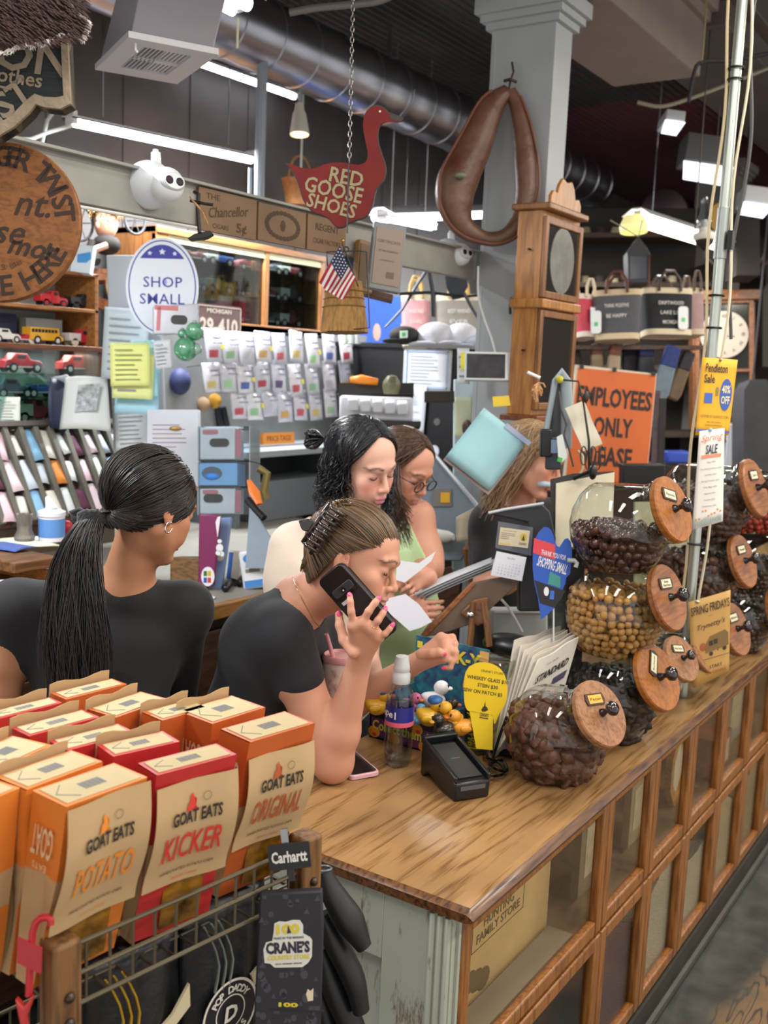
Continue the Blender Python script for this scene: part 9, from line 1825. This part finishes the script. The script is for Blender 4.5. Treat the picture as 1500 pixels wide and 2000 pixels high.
hm=hairmat('#7d6043','#d3b288',.38); rs=np.random.RandomState(12); skullcap('hair_cap',hc,R,hs,hm,w5,1.09,46)
def ends5(side,rs,ph):
    if side<0: return AR(P(1010+rs.uniform(-30,20),1000+rs.uniform(-20,30),3.5+rs.uniform(-.03,.05)))
    return AR(P(950+rs.uniform(-16,36),1000+rs.uniform(-40,20),3.34+rs.uniform(-.02,.08)))
ps=parted(R,hc,hs,0,ends5,850,rs,.3,1.10,freq=8,part_len=(2,42)); strands('long_hair',ps,.0015,hm,w5,4,13,.3)
tag(MB().tube([P(1054,946,3.28),P(1064,945,3.26),P(1082,948,3.24)],[.010,.009,.007],10).build('pen',[mat('#cfe4f4',.2,coat=.5)],smooth=180),'shiny pale blue pen held at the blonde clerk’s lips','pen')
# papers in their hands
m=MB().grid(lambda s_,t: tuple(P(775+76*s_-14*t*s_,1092-14*s_+ (42+16*s_)*t*(1-.25*s_),2.80-.03*s_+.02*t)),8,8,None,thick=.001); m.grid(lambda s_,t: tuple(P(748+48*s_+46*t,1165-2*s_+66*t-14*s_*t,2.82-.05*t)),8,8,None,thick=.001)
tag(m.build('receipt_sheet',mat('#dfe1ea',.7),smooth=180),'creased white sheet held by the clerk with glasses','paper') if False else None
r=thing('receipt_sheet','creased white sheet held by the clerk with glasses','paper',tuple(P(790,1225,2.8)))
MB().prism([tuple(x) for x in pl([(777,1094),(818,1100),(851,1077),(842,1096),(816,1118),(790,1138),(772,1132)],800,1160,2.82)],-.001,.0,FC(P(800,1160,2.82))).build('upper_fold',mat('#dfe1ea',.7),r); MB().prism(pl([(746,1185),(760,1168),(792,1160),(818,1180),(844,1214),(820,1226),(800,1232)],800,1160,2.81),-.001,.0,FC(P(800,1160,2.81),pitch=-6)).build('lower_fold',mat('#d5d7e2',.7),r)
r=thing('paper_stack','grey sheaf of papers fanned towards the till in front of the green top','paper',tuple(P(905,1150,2.9)))
for i in range(4): MB().grid(lambda s_,t,i=i: tuple(P(828+150*s_-6*i,1158-62*s_**.9-i*2.5+(14-4*s_)*t,2.92-.03*t-.004*i)),10,4,None,thick=.001).build('sheet',mat(['#8e959a','#a3a9ae','#b9bfc6','#cdd2da'][i],.7),r,smooth=180)
tag(MB().grid(lambda s_,t: tuple(P(892+50*s_,1010+48*t+20*s_*t-26*s_,3.42)),6,6,None,thick=.02).build('cream_cloth',mat('#d6cfbc',.85,bump=.3,bs=60),smooth=180),'cream cloth hanging beside the blonde clerk’s sleeve','cloth')
r=thing('wooden_chair','curved brown wooden chair back behind the blonde clerk','chair',tuple(AR(P(930,1140,3.45))*AR((1,1,0))))
MB().tube([P(925,1050,3.72),P(912,1075,3.7),P(918,1110,3.7),P(930,1170,3.7),tuple(AR(P(935,1180,3.7))*AR((1,1,0))+AR((0,0,.0)))],[.012,.018,.016,.015,.015],8).build('back_post',wood('#7d5430','#583819',6,2),r); MB().tube([P(990,1060,3.9),P(985,1110,3.9),tuple(AR(P(985,1180,3.9))*AR((1,1,0)))],.015,8).build('back_post',wood('#7d5430','#583819',6,2),r); MB().tube([P(914,1078,3.7),P(988,1085,3.9)],.016,8).build('top_rail',wood('#7d5430','#583819',6,2),r)
